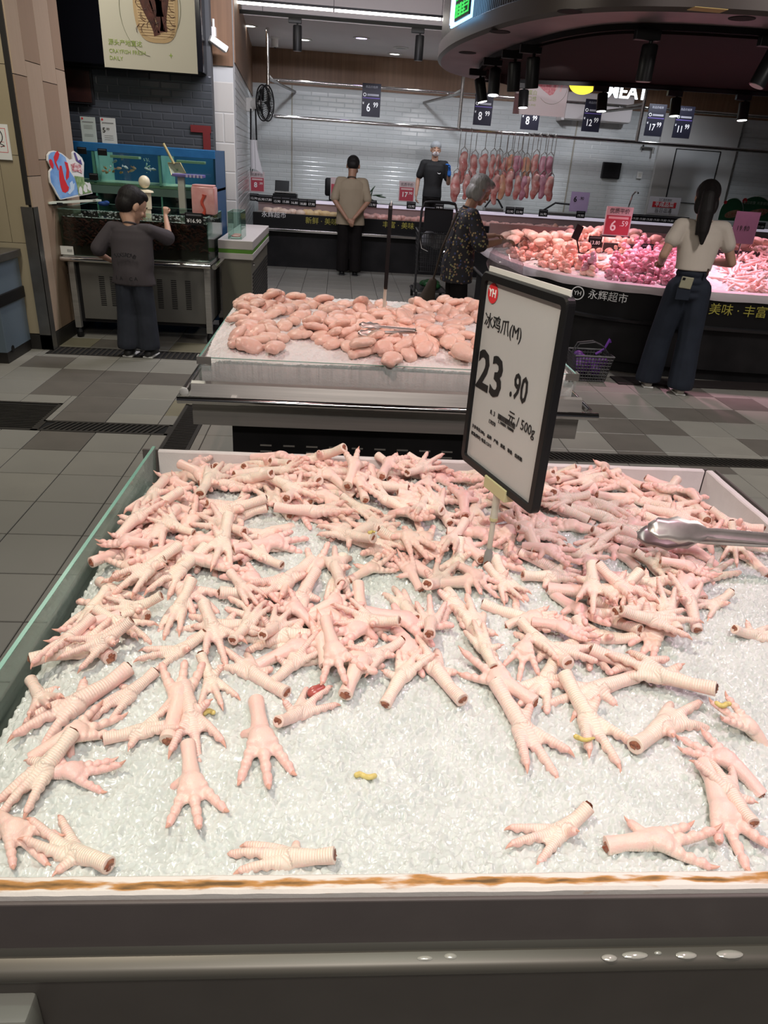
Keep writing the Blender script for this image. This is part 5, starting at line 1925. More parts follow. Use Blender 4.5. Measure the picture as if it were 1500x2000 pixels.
def on_board(px, py, off=0.0):
    d = CAM_R * ((px - 750) / F_PX) + CAM_D * ((py - 1000) / F_PX) + CAM_F
    o = Vector((0, 0, CAM_H))
    tt = (Vector((P.x, P.y, 0)) + nrm * off - o).dot(nrm) / d.dot(nrm)
    return o + d * tt


def zo(pts):
    return [(90 + x / 7.143, 290 + y / 7.143) for x, y in pts]


def cutout(name, pts, m, parent, off, th):
    ps = [on_board(*q, off=off) for q in pts]
    n = len(ps)
    mb = MB()
    mb.add([p - parent.location for p in ps] + [p + nrm * th - parent.location for p in ps], [tuple(range(n)), tuple(range(n, 2 * n))[::-1]] + [(i, (i + 1) % n, n + (i + 1) % n, n + i) for i in range(n)])
    o = link(name, mb.mesh(name), m, parent)
    return o


t = thing('advertising_board', 'cut-out board with a red crayfish riding a blue wave', 'sign board', P)
out = zo([(205, 715), (150, 640), (110, 560), (60, 480), (45, 400), (45, 320), (78, 275), (55, 230), (20, 170), (20, 90), (55, 45), (110, 30), (170, 45), (225, 70), (280, 115), (330, 160), (372, 150), (365, 60), (390, 35), (440, 70), (500, 130), (530, 200), (525, 370), (535, 470), (560, 470), (600, 490), (640, 600), (650, 628)])
cutout('backing', out, WHITEPL, t, 0, -.012)
cutout('backing', [(x - 7, y + 2) for x, y in out[:14]] + zo([(300, 600)]), BLACK, t, -.05, -.006)
inn = zo([(205, 705), (160, 630), (120, 550), (72, 475), (58, 400), (58, 325), (92, 275), (68, 225), (34, 165), (34, 95), (65, 58), (110, 44), (165, 58), (220, 84), (270, 125), (320, 300), (400, 420), (430, 520), (450, 640)])
cutout('wave_print', inn, mat('wave_blue', (.10, .25, .58), .4, var=(9, (.28, .48, .78), .2)), t, .0005, .001)
cutout('crayfish_print', zo([(190, 240), (215, 240), (235, 330), (255, 420), (300, 520), (320, 540), (310, 590), (270, 620), (230, 605), (205, 540), (185, 430), (180, 330)]), RED, t, .0016, .001)
cutout('crayfish_print', zo([(130, 60), (160, 30), (185, 80), (170, 140), (140, 190), (180, 290), (170, 310), (120, 200), (105, 120)]), RED, t, .0018, .001)
cutout('crayfish_print', zo([(255, 180), (300, 200), (322, 300), (318, 400), (285, 445), (275, 400), (285, 300)]), RED, t, .0020, .001)
cutout('foam_print', zo([(300, 620), (340, 560), (330, 480), (365, 450), (380, 500), (400, 480), (390, 570), (330, 640)]), mat('wave_white', (.55, .68, .82), .4), t, .0022, .001)
cutout('logo_disc', zo([(40, 170), (55, 145), (80, 160), (105, 230), (100, 285), (80, 270), (50, 220)]), RED, t, .0024, .001)
cutout('title_strokes', zo([(345, 220), (400, 200), (480, 230), (510, 300), (500, 350), (440, 320), (370, 325)]), mat('title_red', (.42, .08, .10), .5, var=(60, (.75, .65, .65), .12)), t, .0026, .001)
cutout('title_strokes', zo([(385, 60), (405, 55), (450, 170), (480, 150), (505, 230), (460, 200), (420, 170)]), mat('title_purple', (.10, .07, .25), .5), t, .0028, .001)
cutout('grass_print', zo([(395, 380), (525, 400), (535, 470), (640, 610), (455, 650), (430, 500)]), mat('print_green', (.10, .22, .06), .5, var=(30, (.35, .45, .25), .2)), t, .0030, .001)
for k, x in enumerate((480, 545, 600)):
    y = (575, 545, 520)[k]
    cutout('fish_print', zo([(x - 25, y + 40), (x - 22, y - 20), (x, y - 50), (x + 22, y - 15), (x + 30, y + 60), (x + 5, y + 70)]), WHITEPL, t, .0034 + k * .0002, .001)
ps = [P + nrm * .02, Q + nrm * .02, Q - nrm * .03, P - nrm * .03]
mb = MB()
mb.prism([(p.x - t.location.x, p.y - t.location.y) for p in ps], -.010, .006)
o = link('shelf_edge', mb.mesh('shelf_edge'), mat('pale_shelf', (.58, .62, .52), .4), t)
for f in (.15, .85):
    c = P.lerp(Q, f)
    MB().box(c.x - .05, c.x + .05, c.y - .02, c.y + .02, c.z - .03, c.z - .010).build('shelf_clip', BLACKPL, t)

# paper price sheets standing on the fish tank rim
for k, (px0, py0, px1, py1, lab) in enumerate([(156, 227, 190, 275, 'pale green-white info sheet on top of the aquarium'), (195, 229, 229, 277, 'white price sheet reading 5.90 on top of the aquarium')]):
    a, b = at(px0, py0, y=AY0 + .1), at(px1, py1, y=AY0 + .1)
    t = thing('price_sheet', lab, 'price sheet', ((a.x + b.x) / 2, AY0 + .1, ztop))
    w, h = b.x - a.x, a.z - ztop
    link('paper', MB().box(-w / 2, w / 2, -.002, .002, 0, h).mesh('paper'), mat('sheet_%d' % k, (.52, .58, .54) if k == 0 else (.66, .68, .66), .5), t)
    Ft = lambda x, y: frame_matrix((x * w, -.0032, y * h), (1, 0, 0), (0, 0, 1))
    link('logo_disc', MB().lathe([(w * .07, 0), (w * .07, .0006)], 16, (0, 0, 0), Ft(-.36, .92)).mesh('logo_disc'), RED, t)
    if k:
        lettering('price_lettering', '5', w * .42, BLACK, t, Ft(-.30, .50), .02)
        lettering('price_lettering', '.90', w * .20, BLACK, t, Ft(-.05, .56), .01)
    lines = MB()
    for j, yy in enumerate((.78, .30, .22, .14) if k else (.78, .66, .60, .54, .30, .24)):
        lines.box(-w * (.38 if j == 0 else .3), w * (.36 if j == 0 else .28), -.0032, -.002, h * yy, h * (yy + (.035 if j == 0 else .012)))
    link('small_print', lines.mesh('small_print'), mat('grey_print', (.20, .20, .20), .6), t)
# red T-shaped sign on the grey wall, cable
a = at(394, 252, y=8.98)
t = thing('wall_sign', 'dim red T-shaped sign on the grey tiled wall', 'sign', a)
MB().box(a.x - .12, a.x + .10, 8.975, 8.99, a.z - .035, a.z + .035).build('crossbar', mat('dim_red', (.14, .012, .014), .5), t)
MB().box(a.x + .01, a.x + .09, 8.975, 8.99, a.z - .26, a.z - .035).build('upright', MATS['dim_red'], t)
c = at(413, 240, y=9.19)
tag(MB().tube([(c.x + .03 * cos(i * .5), 9.195, c.z + .03 * sin(i * .5)) for i in range(13)] + [(c.x + .02 + .012 * sin(i), 9.195, c.z - .05 - i * .05) for i in range(9)], .007, 6).build('wall_cable', BLACKPL), 'black cable looped and hanging beside the white column', 'cable')
# dark framed picture below the fascia
a, b = at(118, 133, y=8.70), at(171, 202, y=8.70)
t = thing('wall_picture', 'dark brown picture hanging above the fish tank beside the planks', 'picture', ((a.x + b.x) / 2, 8.95, b.z))
MB().box(a.x - .2, b.x, 8.93, 8.97, b.z, a.z + .03, .004).build('frame', BLACKMET, t)
MB().box(a.x - .18, b.x - .02, 8.924, 8.931, b.z + .02, a.z + .01).build('print', mat('dark_food_print', (.012, .006, .006), .4, var=(5, (.05, .015, .010), .2)), t)

# ---- crayfish poster hanging from the ceiling
PY = 5.2
a, b, c, d = at(205, 131, y=PY), at(386, 133, y=PY), at(380, 0, y=PY), at(190, 0, y=PY)
w = b.x - a.x
h = .80
t = thing('hanging_poster', 'cream hanging poster reading CRAYFISH FRESH DAILY with a basket of crayfish', 'poster', ((a.x + b.x) / 2, PY, a.z))
PF = lambda x, y, o=.0: frame_matrix((x * w, -.004 - o, y * w), (1, 0, 0), (0, 0, 1))
link('sheet', MB().box(-w / 2, w / 2, -.003, .003, 0, h).mesh('sheet'), mat('cream_poster', (.50, .475, .39), .6, spec=.2), t)
lettering('lettering', '源头产地直达', w * .060, GREEN_PRINT, t, PF(-.44, .235), .004, 'LEFT')
lettering('lettering', 'CRAYFISH FRESH', w * .052, GREEN_PRINT, t, PF(-.44, .155), .0, 'LEFT')
lettering('lettering', 'DAILY', w * .052, GREEN_PRINT, t, PF(-.44, .09), .0, 'LEFT')
link('star', MB().add([(0, .025 * w, 0), (.006 * w, .006 * w, 0), (.022 * w, 0, 0), (.006 * w, -.006 * w, 0), (0, -.03 * w, 0), (-.006 * w, -.006 * w, 0), (-.022 * w, 0, 0), (-.006 * w, .006 * w, 0)], [tuple(range(8))], PF(.22, .155)).mesh('star'), GREEN_PRINT, t)
MB_ = MB().tube([(.03 * w + .32 * w * cos(x), .55 * w + .42 * w * sin(x), 0) for x in np.linspace(2.2, 4.6, 20)], .0012, 5, M=PF(0, 0))
MB_.tube([(.03 * w + .32 * w * cos(x), .60 * w + .38 * w * sin(x), 0) for x in np.linspace(-.9, .9, 16)], .0012, 5, M=PF(0, 0))
link('circle_line', MB_.mesh('circle_line'), mat('thin_olive_line', (.16, .17, .10), .6), t)
bk = [(.09 * w + .235 * w * (abs(cos(a_)) ** .6) * (1 if cos(a_) > 0 else -1), .64 * w + .38 * w * (abs(sin(a_)) ** .75) * (1 if sin(a_) > 0 else -1)) for a_ in np.linspace(0, 2 * pi, 40)[:-1]]
link('basket_print', MB().prism(bk, 0, .0008, PF(0, 0, .0)).mesh('basket_print'), mat('basket_rim', (.42, .29, .15), .6), t)
bk2 = [(.09 * w + (x - .09 * w) * .86, .64 * w + (y - .64 * w) * .90) for x, y in bk]
wv = mat('basket_weave', (.50, .36, .20), .7)
link('basket_print', MB().prism(bk2, .0008, .0014, PF(0, 0, .0)).mesh('basket_print'), wv, t)
wm = MB()
for k in range(26):
    y = .32 * w + k * .025 * w
    hw = .19 * w * (1 - max(0, (.40 * w - y) / (.16 * w)) ** 2 * .5)
    wm.box(.09 * w - hw, .09 * w + hw, y, y + .006 * w, .0014, .0018, 0, PF(0, 0))
link('weave_lines', wm.mesh('weave_lines'), mat('weave_dark', (.22, .14, .07), .7), t)
CRP = mat('crayfish_print_dark', (.035, .012, .010), .5, var=(30, (.10, .03, .02), .2))
for (x0, y0, x1, y1, r) in ((-.06, .75, .09, .33, .055), (.02, .95, .14, .36, .065), (.19, .95, .16, .37, .06), (.10, 1.05, .13, .5, .06)):
    n = 12
    L_ = []
    R_ = []
    dx, dy = x1 - x0, y1 - y0
    ln = hypot(dx, dy)
    for i in range(n + 1):
        u = i / n
        rr = r * (.5 + .5 * sin(pi * min(1, u * 1.15 + .1))) * (1 if u < .86 else .8 + (u - .86) * 4)
        cx_, cy_ = x0 + dx * u, y0 + dy * u
        L_.append(((cx_ - dy / ln * rr) * w, (cy_ + dx / ln * rr) * w))
        R_.append(((cx_ + dy / ln * rr) * w, (cy_ - dx / ln * rr) * w))
    link('crayfish_print', MB().prism(L_ + R_[::-1], .0018, .0022, PF(0, 0)).mesh('crayfish_print'), CRP, t)
ln = MB()
rl = random.Random(5)
for k in range(40):
    x, y = rl.uniform(-.10, .24), rl.uniform(.40, .78)
    a_ = rl.uniform(3.6, 5.8)
    ln.tube([(x * w, y * w, 0), ((x + .05 * cos(a_)) * w, (y + .05 * sin(a_)) * w, 0), ((x + .08 * cos(a_ + .4)) * w, (y + .08 * sin(a_ + .4)) * w, 0)], .0016, 4, M=PF(0, 0, .002))
link('crayfish_legs', ln.mesh('crayfish_legs'), CRP, t)
for x in (-.4, .4):
    MB().tube([(t.location.x + x * w, PY, a.z + h), (t.location.x + x * w, PY, 4.0)], .0015, 5).build('cord', BLACKPL, t)

# security camera on the column
c = at(425, 72, y=9.12)
t = thing('security_camera', 'white security camera on the wood-clad column', 'camera', (c.x, 9.19, c.z))
MB().box(c.x - .07, c.x - .02, 9.13, 9.20, c.z - .0, c.z + .09, .006).build('mount', WHITEPL, t)
MB().tube([(c.x - .045, 9.15, c.z + .16), (c.x - .045, 9.15, c.z - .02), (c.x - .02, 9.08, c.z - .04)], .014, 8).build('bracket', WHITEPL, t)
Mx = Matrix.Translation((c.x + .02 - 0, 9.02, c.z - .075)) @ Euler((0, .45, .5)).to_matrix().to_4x4()
o = MB().box(-.10, .10, -.035, .035, -.032, .032, .008, Mx).build('housing', WHITEPL, t)
MB().tube([Mx @ Vector((.10, 0, 0)), Mx @ Vector((.108, 0, 0))], .022, 12).build('lens', BLACKPL, t)

# ---- small side counter with a glass box
a, b, c = at(427, 466, z=.88), at(492, 473, z=.88), at(515, 440, z=.88)
fy = (a.y + b.y) / 2
t = thing('side_counter', 'small white-topped side counter with a green stripe', 'counter', ((a.x + b.x) / 2, fy + .5, 0))
x0, x1, y0, y1 = a.x, b.x, fy, min(c.y, 9.2)
MB().box(x0, x1, y0, y1, .80, .88, .006).build('worktop', mat('white_worktop', (.50, .46, .44), .35), t)
MB().box(x0 + .005, x1 - .005, y0 + .005, y1, .765, .80).build('green_stripe', mat('green_band', (.10, .25, .03), .4), t)
MB().box(x0, x1, y0, y1, .71, .765, .004).build('lower_edge', MATS['white_worktop'], t)
MB().box(x0 + .02, x1 - .02, y0 + .03, y1 - .02, .0, .71).build('body', mat('olive_grey_panel', (.135, .125, .095), .5), t)
for k in range(14):
    MB().box(x1 - .02, x1 - .014, y0 + .12, y1 - .08, .10 + k * .035, .115 + k * .035).build('louvre', BLACKMET, t)
MB().ell((x1 - .01, y0 + .12, .66), .014).build('knob', CHROME, t)
gx0, gx1, gy0, gy1 = at(446, 460, y=y0 + .1).x, at(472, 460, y=y0 + .1).x, y0 + .08, y0 + .45
t = thing('glass_display_box', 'small open glass box holding a tray of meat on the side counter', 'glass box', ((gx0 + gx1) / 2, (gy0 + gy1) / 2, .88))
for (xa, xb, ya, yb_) in ((gx0, gx1, gy0, gy0 + .006), (gx0, gx0 + .006, gy0, gy1), (gx1 - .006, gx1, gy0, gy1), (gx0, gx1, gy1 - .006, gy1)):
    g_ = MB().box(xa, xb, ya, yb_, .881, 1.118).build('glass_wall', TGL, t)
    MB().box(xa, xb, ya, yb_, 1.118, 1.12).build('glass_edge', GLASS_EDGE, g_)
t = thing('meat_tray', 'white tray of pink sliced meat in the small glass box', 'tray', ((gx0 + gx1) / 2, gy0 + .15, .882))
MB().box(gx0 + .02, gx1 - .02, gy0 + .03, gy0 + .28, .882, .895, .004).build('tray_base', WHITEPL, t)
for k in range(6):
    MB().ell((gx0 + .05 + (gx1 - gx0 - .1) * (k % 3) / 2, gy0 + .09 + .12 * (k // 3), .902), (.032, .045, .012)).build('slice', mat('pink_meat', (.70, .22, .20), .3, var=(40, (.80, .45, .42), .25)), t, True)

# ================================================================== the meat bay at the back
BY = 12.0
zr = lambda px, py, y: at(px, py, y=y).z
z_bump = zr(600, 451, BY - .05)
z_ft = zr(600, 420, BY)
z_sh = zr(700, 399, BY + .85)
BX0, BX1 = -1.32, 9.5
t = thing('back_counter', 'long black meat counter along the back wall with a silver bumper', 'counter', (3.5, BY + .5, 0))
MB().box(BX0, BX1, BY + .06, BY + 1.1, 0, z_bump - .03).build('base', BLACKMET, t)
MB().box(BX0, BX1, BY, BY + .05, z_bump, z_ft, .004).build('fascia', BLACKPL, t)
MB().box(BX0, BX1, BY - .06, BY + .0, z_bump - .03, z_bump + .012, .008).build('bumper', CHROME, t)
MB().box(BX0, BX1, BY + .05, BY + 1.1, z_ft - .06, z_ft - .03).build('display_floor', STEEL, t)
MB().box(BX0, BX1, BY + .84, BY + .87, z_ft - .03, z_sh - .03).build('display_back', mat('pink_tinted_steel', (.45, .33, .33), .3, .6), t)  # steel with an even pink base colour
MB().box(BX0, BX1, BY + .80, BY + 1.15, z_sh - .03, z_sh + .015, .004).build('top_shelf', BLACKPL, t)
MB().box(BX0, BX1, BY + .785, BY + .80, z_sh - .03, z_sh + .02).build('shelf_edge', mat('shelf_edge_painted_glow', (.80, .74, .88), .3, emit=.35), t)  # emission stands in for lamp light reflected off the shelf edge
MB().box(BX0 + .02, BX1, BY + .05, BY + .055, z_ft, z_ft + .08).build('front_glass', GLASS, t)
fas = [('永辉超市', 535, 420, .095, WHITE), ('新鲜 · 美味', 628, 433, .105, GOLD_PRINT), ('丰富 · 美味', 778, 441, .105, GOLD_PRINT)]
for s_, px, py, sz, m in fas:
    p = at(px, py, y=BY - .003)
    lettering('lettering', s_, sz, m, t, Matrix.Translation(-t.location) @ frame_matrix(p, (1, 0, 0), (0, 0, 1)), .0)
# meat and poultry lying in the back counter
PINKM = mat('fresh_pork', (.62, .24, .22), .35, var=(16, (.72, .42, .38), .25), objrand=(.70, .36, .32))
YELM = mat('yellow_hen_skin', (.66, .42, .18), .4, var=(20, (.72, .52, .30), .25))
PALEM = mat('pale_hen_skin', (.74, .50, .40), .4, var=(20, (.78, .60, .50), .25))
lump = []
for k in range(4):
    rn = random.Random(300 + k)
    mb = MB().ell((0, 0, 0), (.11, .08, .055))
    for _ in range(4):
        mb.ell((rn.uniform(-.09, .09), rn.uniform(-.05, .05), rn.uniform(-.01, .03)), (rn.uniform(.04, .07), rn.uniform(.03, .05), rn.uniform(.03, .045)))
    lump.append(mb.blob('lump', .012, 3))
rb = random.Random(17)
for k in range(46):
    x = BX0 + .25 + k * .085 + rb.uniform(-.02, .02)
    if k < 10:
        m, lab, c = (PALEM, 'whole pale plucked hen at the end of the back counter', 'poultry') if k < 5 else (YELM, 'whole yellow-skinned hen in the back counter', 'poultry')
        x = BX0 + .2 + k * .13
    else:
        m, lab, c = PINKM, 'pink pork piece in the back counter %s' % ('left of the man in beige' if x < .2 else 'between the man and the trolley' if x < 1.6 else 'beyond the trolley'), 'meat'
        x = BX0 + 1.55 + (k - 10) * .10
    o = link('whole_hen' if k < 10 else 'pork_piece', lump[k % 4], None, None, (x, BY + .22 + rb.uniform(-.05, .25), z_ft - .0), (0, 0, rb.uniform(0, 6)))
    if len(o.data.materials) == 0:
        o.data.materials.append(m)
    o.material_slots[0].link = 'OBJECT'
    o.material_slots[0].material = m
    tag(o, lab, c, 'meat laid out in the back counter')
# black flip price tags along the shelf edge
TAGW = .15
tag_px = [(496, 385, '12.90'), (510, 387, '35.90'), (524, 388, '17.80'), (541, 391, '13.90'), (558, 392, '15.80'), (575, 394, '16.80'), (592, 396, '18.80'), (608, 397, '17.90'), (727, 398, '13.90'), (803, 401, '13.90'), (858, 404, '19.90'), (996, 411, '13.90'), (1014, 412, '13.90'), (1061, 416, '16.90'), (1134, 419, '19.90')]
tag_px += [(1228 + 13.6 * k, 424 + .9 * k, '19.80') for k in range(9)] + [(1470, 440, '13.90'), (1486, 441, '23.80')]
for k, (px, py, s_) in enumerate(tag_px):
    p = at(px, py, y=BY + .775)
    flip_tag('price_tag', 'black price tag on the back shelf edge %s' % ('by the red 8.99 card' if px < 530 else 'left of the man in beige' if px < 620 else 'near the red 17.90 card' if px < 880 else 'under the hanging pork' if px < 1100 else 'behind the woman in the white shirt'), p, TAGW, .11, s_, 'price tags on the back shelf edge', .05)


def card_sign(label, px0, py0, px1, py1, y, title, price, dec, head_mat, body_mat, stand=True, group=None, xs=1.0):
    """upright card: pale head strip with a title, coloured body with a price"""
    a, b = at(px0, py0, y=y), at(px1, py1, y=y)
    w, h = b.x - a.x, a.z - b.z
    tt = thing('price_card', label, 'price card', ((a.x + b.x) / 2, y, b.z), group)
    link('card', MB().box(-w / 2, w / 2, -.004, .004, 0, h).mesh('card'), head_mat, tt)
    link('colour_field', MB().box(-w * .44, w * .44, -.0052, -.004, h * .05, h * .70).mesh('colour_field'), body_mat, tt)
    F = lambda x, yy: frame_matrix((x * w, -.0065, yy * h), (1, 0, 0), (0, 0, 1))
    if title:
        lettering('lettering', title, w * .20, BLACK, tt, F(0, .83), .0)
        link('pale_bar', MB().box(-w * .36, w * .36, -.006, -.005, h * .58, h * .66).mesh('pale_bar'), mat('pale_pink_print', (.72, .50, .50), .5), tt)
    if price:
        lettering('price_lettering', price, w * (.46 if len(price) < 2 else .40), WHITE, tt, F(-.12, .34), .02)
        lettering('price_lettering', dec, w * .22, WHITE, tt, F(.24, .42), .01)
    return tt


CARDP = mat('pale_pink_card', (.62, .52, .53), .4)
CARDR = mat('rose_red_card', (.46, .06, .09), .4)
card_sign('rose-red price card reading 8.99 at the end of the back counter', 488, 334, 517, 376, BY + .82, '优质平价', '8', '.99', CARDP, CARDR)
card_sign('rose-red price card reading 17.90 on the back counter beside the butcher', 780, 353, 808, 395, BY + .82, '优质平价', '17', '.90', CARDP, CARDR)
card_sign('price card half hidden behind the man in the beige shirt', 646, 346, 668, 390, BY + .82, '', '', '', CARDP, CARDR)
LIL = mat('lilac_card', (.50, .38, .60), .4)
tt = card_sign('lilac price card reading 6.90 on the back shelf right of the pork', 1117, 374, 1146, 415, BY + .82, '', '', '', LIL, LIL)
w_ = .30
lettering('price_lettering', '6', .12, BLACK, tt, frame_matrix((-.08, -.007, .19), (1, 0, 0), (0, 0, 1)), .02)
lettering('price_lettering', '.90', .06, BLACK, tt, frame_matrix((.03, -.007, .21), (1, 0, 0), (0, 0, 1)), .01)
tt = card_sign('white card with a red title bar standing at the back', 1270, 383, 1323, 421, BY + .82, '', '', '', mat('white_card', (.66, .64, .66), .4), MATS['white_card'])
a, b = at(1270, 383, y=BY + .82), at(1323, 421, y=BY + .82)
w_, h_ = b.x - a.x, a.z - b.z
link('title_bar', MB().box(-w_ * .38, w_ * .38, -.0065, -.004, h_ * .40, h_ * .72, .001).mesh('title_bar'), RED, tt)
lettering('lettering', '半成品菜', w_ * .155, WHITE, tt, frame_matrix((0, -.008, h_ * .56), (1, 0, 0), (0, 0, 1)), .01)
lettering('lettering', '当日出清', w_ * .14, BLACK, tt, frame_matrix((0, -.008, h_ * .22), (1, 0, 0), (0, 0, 1)), .0)
lettering('lettering', '工厂直供食材', w_ * .07, BLACK, tt, frame_matrix((0, -.008, h_ * .84), (1, 0, 0), (0, 0, 1)), .0)

# scale, dark plant and other things behind the counter
a = at(555, 372, y=BY + 1.3)
t = thing('weighing_scale', 'black weighing scale behind the counter beside the red 8.99 card', 'scale', (a.x, BY + 1.3, z_sh))
MB().box(a.x - .18, a.x + .22, BY + 1.15, BY + 1.5, z_sh, z_sh + .07, .01).build('base', BLACKPL, t)
MB().box(a.x - .16, a.x + .20, BY + 1.17, BY + 1.48, z_sh + .085, z_sh + .10, .004).build('weighing_plate', STEEL, t)
Mx = Matrix.Translation((a.x - .05, BY + 1.5, z_sh + .16)) @ Euler((-.5, 0, 0)).to_matrix().to_4x4()
MB().box(-.12, .12, -.015, .015, -.09, .11, .006, Mx).build('display', BLACKPL, t)
MB().box(a.x - .02, a.x + .02, BY + 1.4, BY + 1.5, z_sh + .02, z_sh + .10).build('neck', BLACKPL, t)
a = at(645, 372, y=BY + 1.2)
t = thing('till_monitor', 'black till monitor back behind the man in the beige shirt', 'monitor', (a.x, BY + 1.2, z_sh))
MB().box(a.x - .09, a.x + .12, BY + 1.18, BY + 1.22, z_sh + .08, z_sh + .36, .03).build('screen_back', BLACKPL, t, True)
MB().lathe([(.08, 0), (.08, .01), (.02, .02), (.02, .12)], 14, (a.x, BY + 1.2, z_sh)).build('stand', BLACKPL, t)
a = at(718, 392, y=BY + 1.0)
t = thing('leafy_stalk', 'dark leafy green stalk lying on the back counter beside the man', 'plant', (a.x, BY + 1.0, z_sh + .01))
LEAFD = mat('dark_leaf', (.02, .05, .02), .5)
MB().tube([(a.x, BY + 1.0, z_sh + .01), (a.x + .05, BY + 1.0, z_sh + .12), (a.x + .08, BY + 1.0, z_sh + .25)], [.02, .012, .006], 7).build('stem', LEAFD, t)
for k, (dx, dz, an) in enumerate(((.06, .22, .9), (.16, .15, .1), (.22, .13, -.1), (.10, .06, -.5))):
    MB().ell((a.x + dx, BY + 1.0, z_sh + dz), (.09, .03, .012), (0, -an, 0)).build('leaf', LEAFD, t, True)
a = at(1000, 395, y=BY + 1.2)
for k, (px, w, lab) in enumerate(((965, .16, 'dark bundle of wrapped knives behind the elderly woman'), (1098, .35, 'heap of dark wire trays on the back worktop'))):
    p = at(px, 395 + k * 8, y=BY + 1.25)
    tt = thing('utensil_tray', lab, 'tray', (p.x, BY + 1.25, z_sh))
    MB().box(p.x - w, p.x + w, BY + 1.15, BY + 1.4, z_sh, z_sh + .05, .006).build('tray_body', STEEL_DARK, tt)
    MB().tube([(p.x - w, BY + 1.2, z_sh + .06), (p.x - w * .4, BY + 1.2, z_sh + .20), (p.x + w * .4, BY + 1.25, z_sh + .19), (p.x + w, BY + 1.25, z_sh + .06)], .016, 7).build('wire_handle', BLACKMET, tt)
p0_, p1_ = at(1222, 412, y=BY + 2.0), at(1236, 374, y=BY + 2.0)
t = thing('counter_tap', 'slim steel tap rising behind the back counter', 'tap', (p0_.x, BY + 1.9, z_sh - .06))
MB().tube([(p0_.x, BY + 2.0, z_sh - .06), (p0_.x, BY + 1.98, z_sh), (p0_.x + .06, BY + 1.98, p1_.z - .06), (p0_.x + .10, BY + 1.96, p1_.z), (p0_.x + .13, BY + 1.9, p1_.z - .02)], .018, 8).build('spout', CHROME, t, True)
MB().lathe([(.04, 0), (.04, .02), (.025, .05)], 12, (p0_.x, BY + 2.0, z_sh - .06)).build('base', CHROME, t, True)
wk = thing('work_bench', 'long steel work bench against the tiled back wall', 'bench', (4, 14.3, 0))
MB().box(-1.4, 9.5, 13.9, 14.75, z_sh - .12, z_sh - .06, .004).build('bench_top', mat('pale_bench', (.42, .42, .36), .4), wk)
for x in (-1.2, 1.5, 4.2, 7.0, 9.2):
    MB().box(x - .03, x + .03, 13.95, 14.01, 0, z_sh - .12).build('leg', STEEL_DARK, wk)
struct('floor_staff', MB().box(-1.5, 11, BY + 1.2, WALL_Y, 0, .24), GROUT)

# ---- rails for price boards and meat hooks
RY, RZ = 12.55, at(700, 239, y=12.55).z
UY, UZ = 13.3, at(700, 168, y=13.3).z
t = thing('meat_rail', 'polished steel hanging rail across the meat bay', 'rail', (3.0, RY, RZ))
lx = at(524, 225, y=RY).x
MB().tube([(lx, RY, 3.26), (lx, RY, RZ + .10), (lx + .03, RY, RZ + .03), (lx + .10, RY, RZ), (9.4, RY, RZ)], .026, 12).build('lower_bar', CHROME, t, True)
MB().tube([(lx, UY, UZ), (9.4, UY, UZ)], .022, 12).build('upper_bar', CHROME, t, True)
for px in (899, 1255):
    x = at(px, 215, y=RY).x
    MB().tube([(x, RY, RZ), (x, RY, 3.26)], .026, 10).build('post', STEEL, t, True)
    MB().tube([(x, RY, UZ), (x, UY, UZ)], .018, 8).build('brace', STEEL, t, True)
    MB().tube([(x, RY, 2.62), (x - .35, WALL_Y - .03, 2.60)], .022, 8).build('brace', STEEL_DARK, t, True)
MB().tube([(lx, RY, 2.62), (lx + .28, WALL_Y - .03, 2.62)], .022, 8).build('brace', STEEL_DARK, t, True)
MB().tube([(lx, RY, UZ), (lx, UY, UZ)], .018, 8).build('brace', STEEL, t, True)
PB = mat('price_board_black', (.012, .012, .022), .4)
boards = [(725, 196, '6', '.99'), (944, 213, '8', '.99'), (1037, 222, '8', '.99'), (1157, 226, '12', '.99'), (1280, 235, '17', '.99'), (1335, 239, '11', '.99')]
for px, py, a_, b_ in boards:
    p = at(px, py, y=UY - .04)
    w, h = .30, .47
    tt = thing('price_board', 'black hanging price board reading %s%s %s' % (a_, b_, {725: 'alone left of the post', 944: 'beside the post above the pork', 1037: 'behind the rib poster', 1157: 'right of the rib poster', 1280: 'under the wall duct', 1335: 'at the far right'}[px]), 'price board', (p.x, UY - .04, p.z - h / 2))
    F = lambda x, yy: frame_matrix((x * w, -.007, yy * h), (1, 0, 0), (0, 0, 1))
    link('board', MB().box(-w / 2, w / 2, -.005, .005, 0, h).mesh('board'), PB, tt)
    lettering('lettering', '商品价格牌', w * .13, mat('dim_white_print', (.25, .25, .28), .5), tt, F(0, .89))
    lettering('price_lettering', a_, w * (.56 if len(a_) < 2 else .46), WHITE, tt, F(-.14, .27), .012, xscale=.8)
    lettering('price_lettering', b_[1:], w * .33, WHITE, tt, F(.25, .36), .006, xscale=.8)
    lettering('lettering', '¥', w * .16, WHITE, tt, F(-.42, .40))
    link('logo_ring', MB().tube([(w * .07 * cos(i * pi / 8), w * .07 * sin(i * pi / 8), 0) for i in range(16)], w * .016, 5, closed=True, M=F(-.36, .66)).mesh('logo_ring'), WHITE, tt)
    link('name_strip', MB().box(-w * .22, w * .40, -.0062, -.005, h * .63, h * .69).mesh('name_strip'), MATS['dim_white_print'], tt)
    link('violet_strip', MB().box(-w * .46, w * .46, -.0062, -.005, h * .55, h * .58).mesh('violet_strip'), mat('violet_print', (.10, .07, .25), .5), tt)
    MB().tube([(p.x, UY - .04, p.z + h / 2), (p.x, UY - .02, UZ)], .006, 6).build('hanger', STEEL, tt)

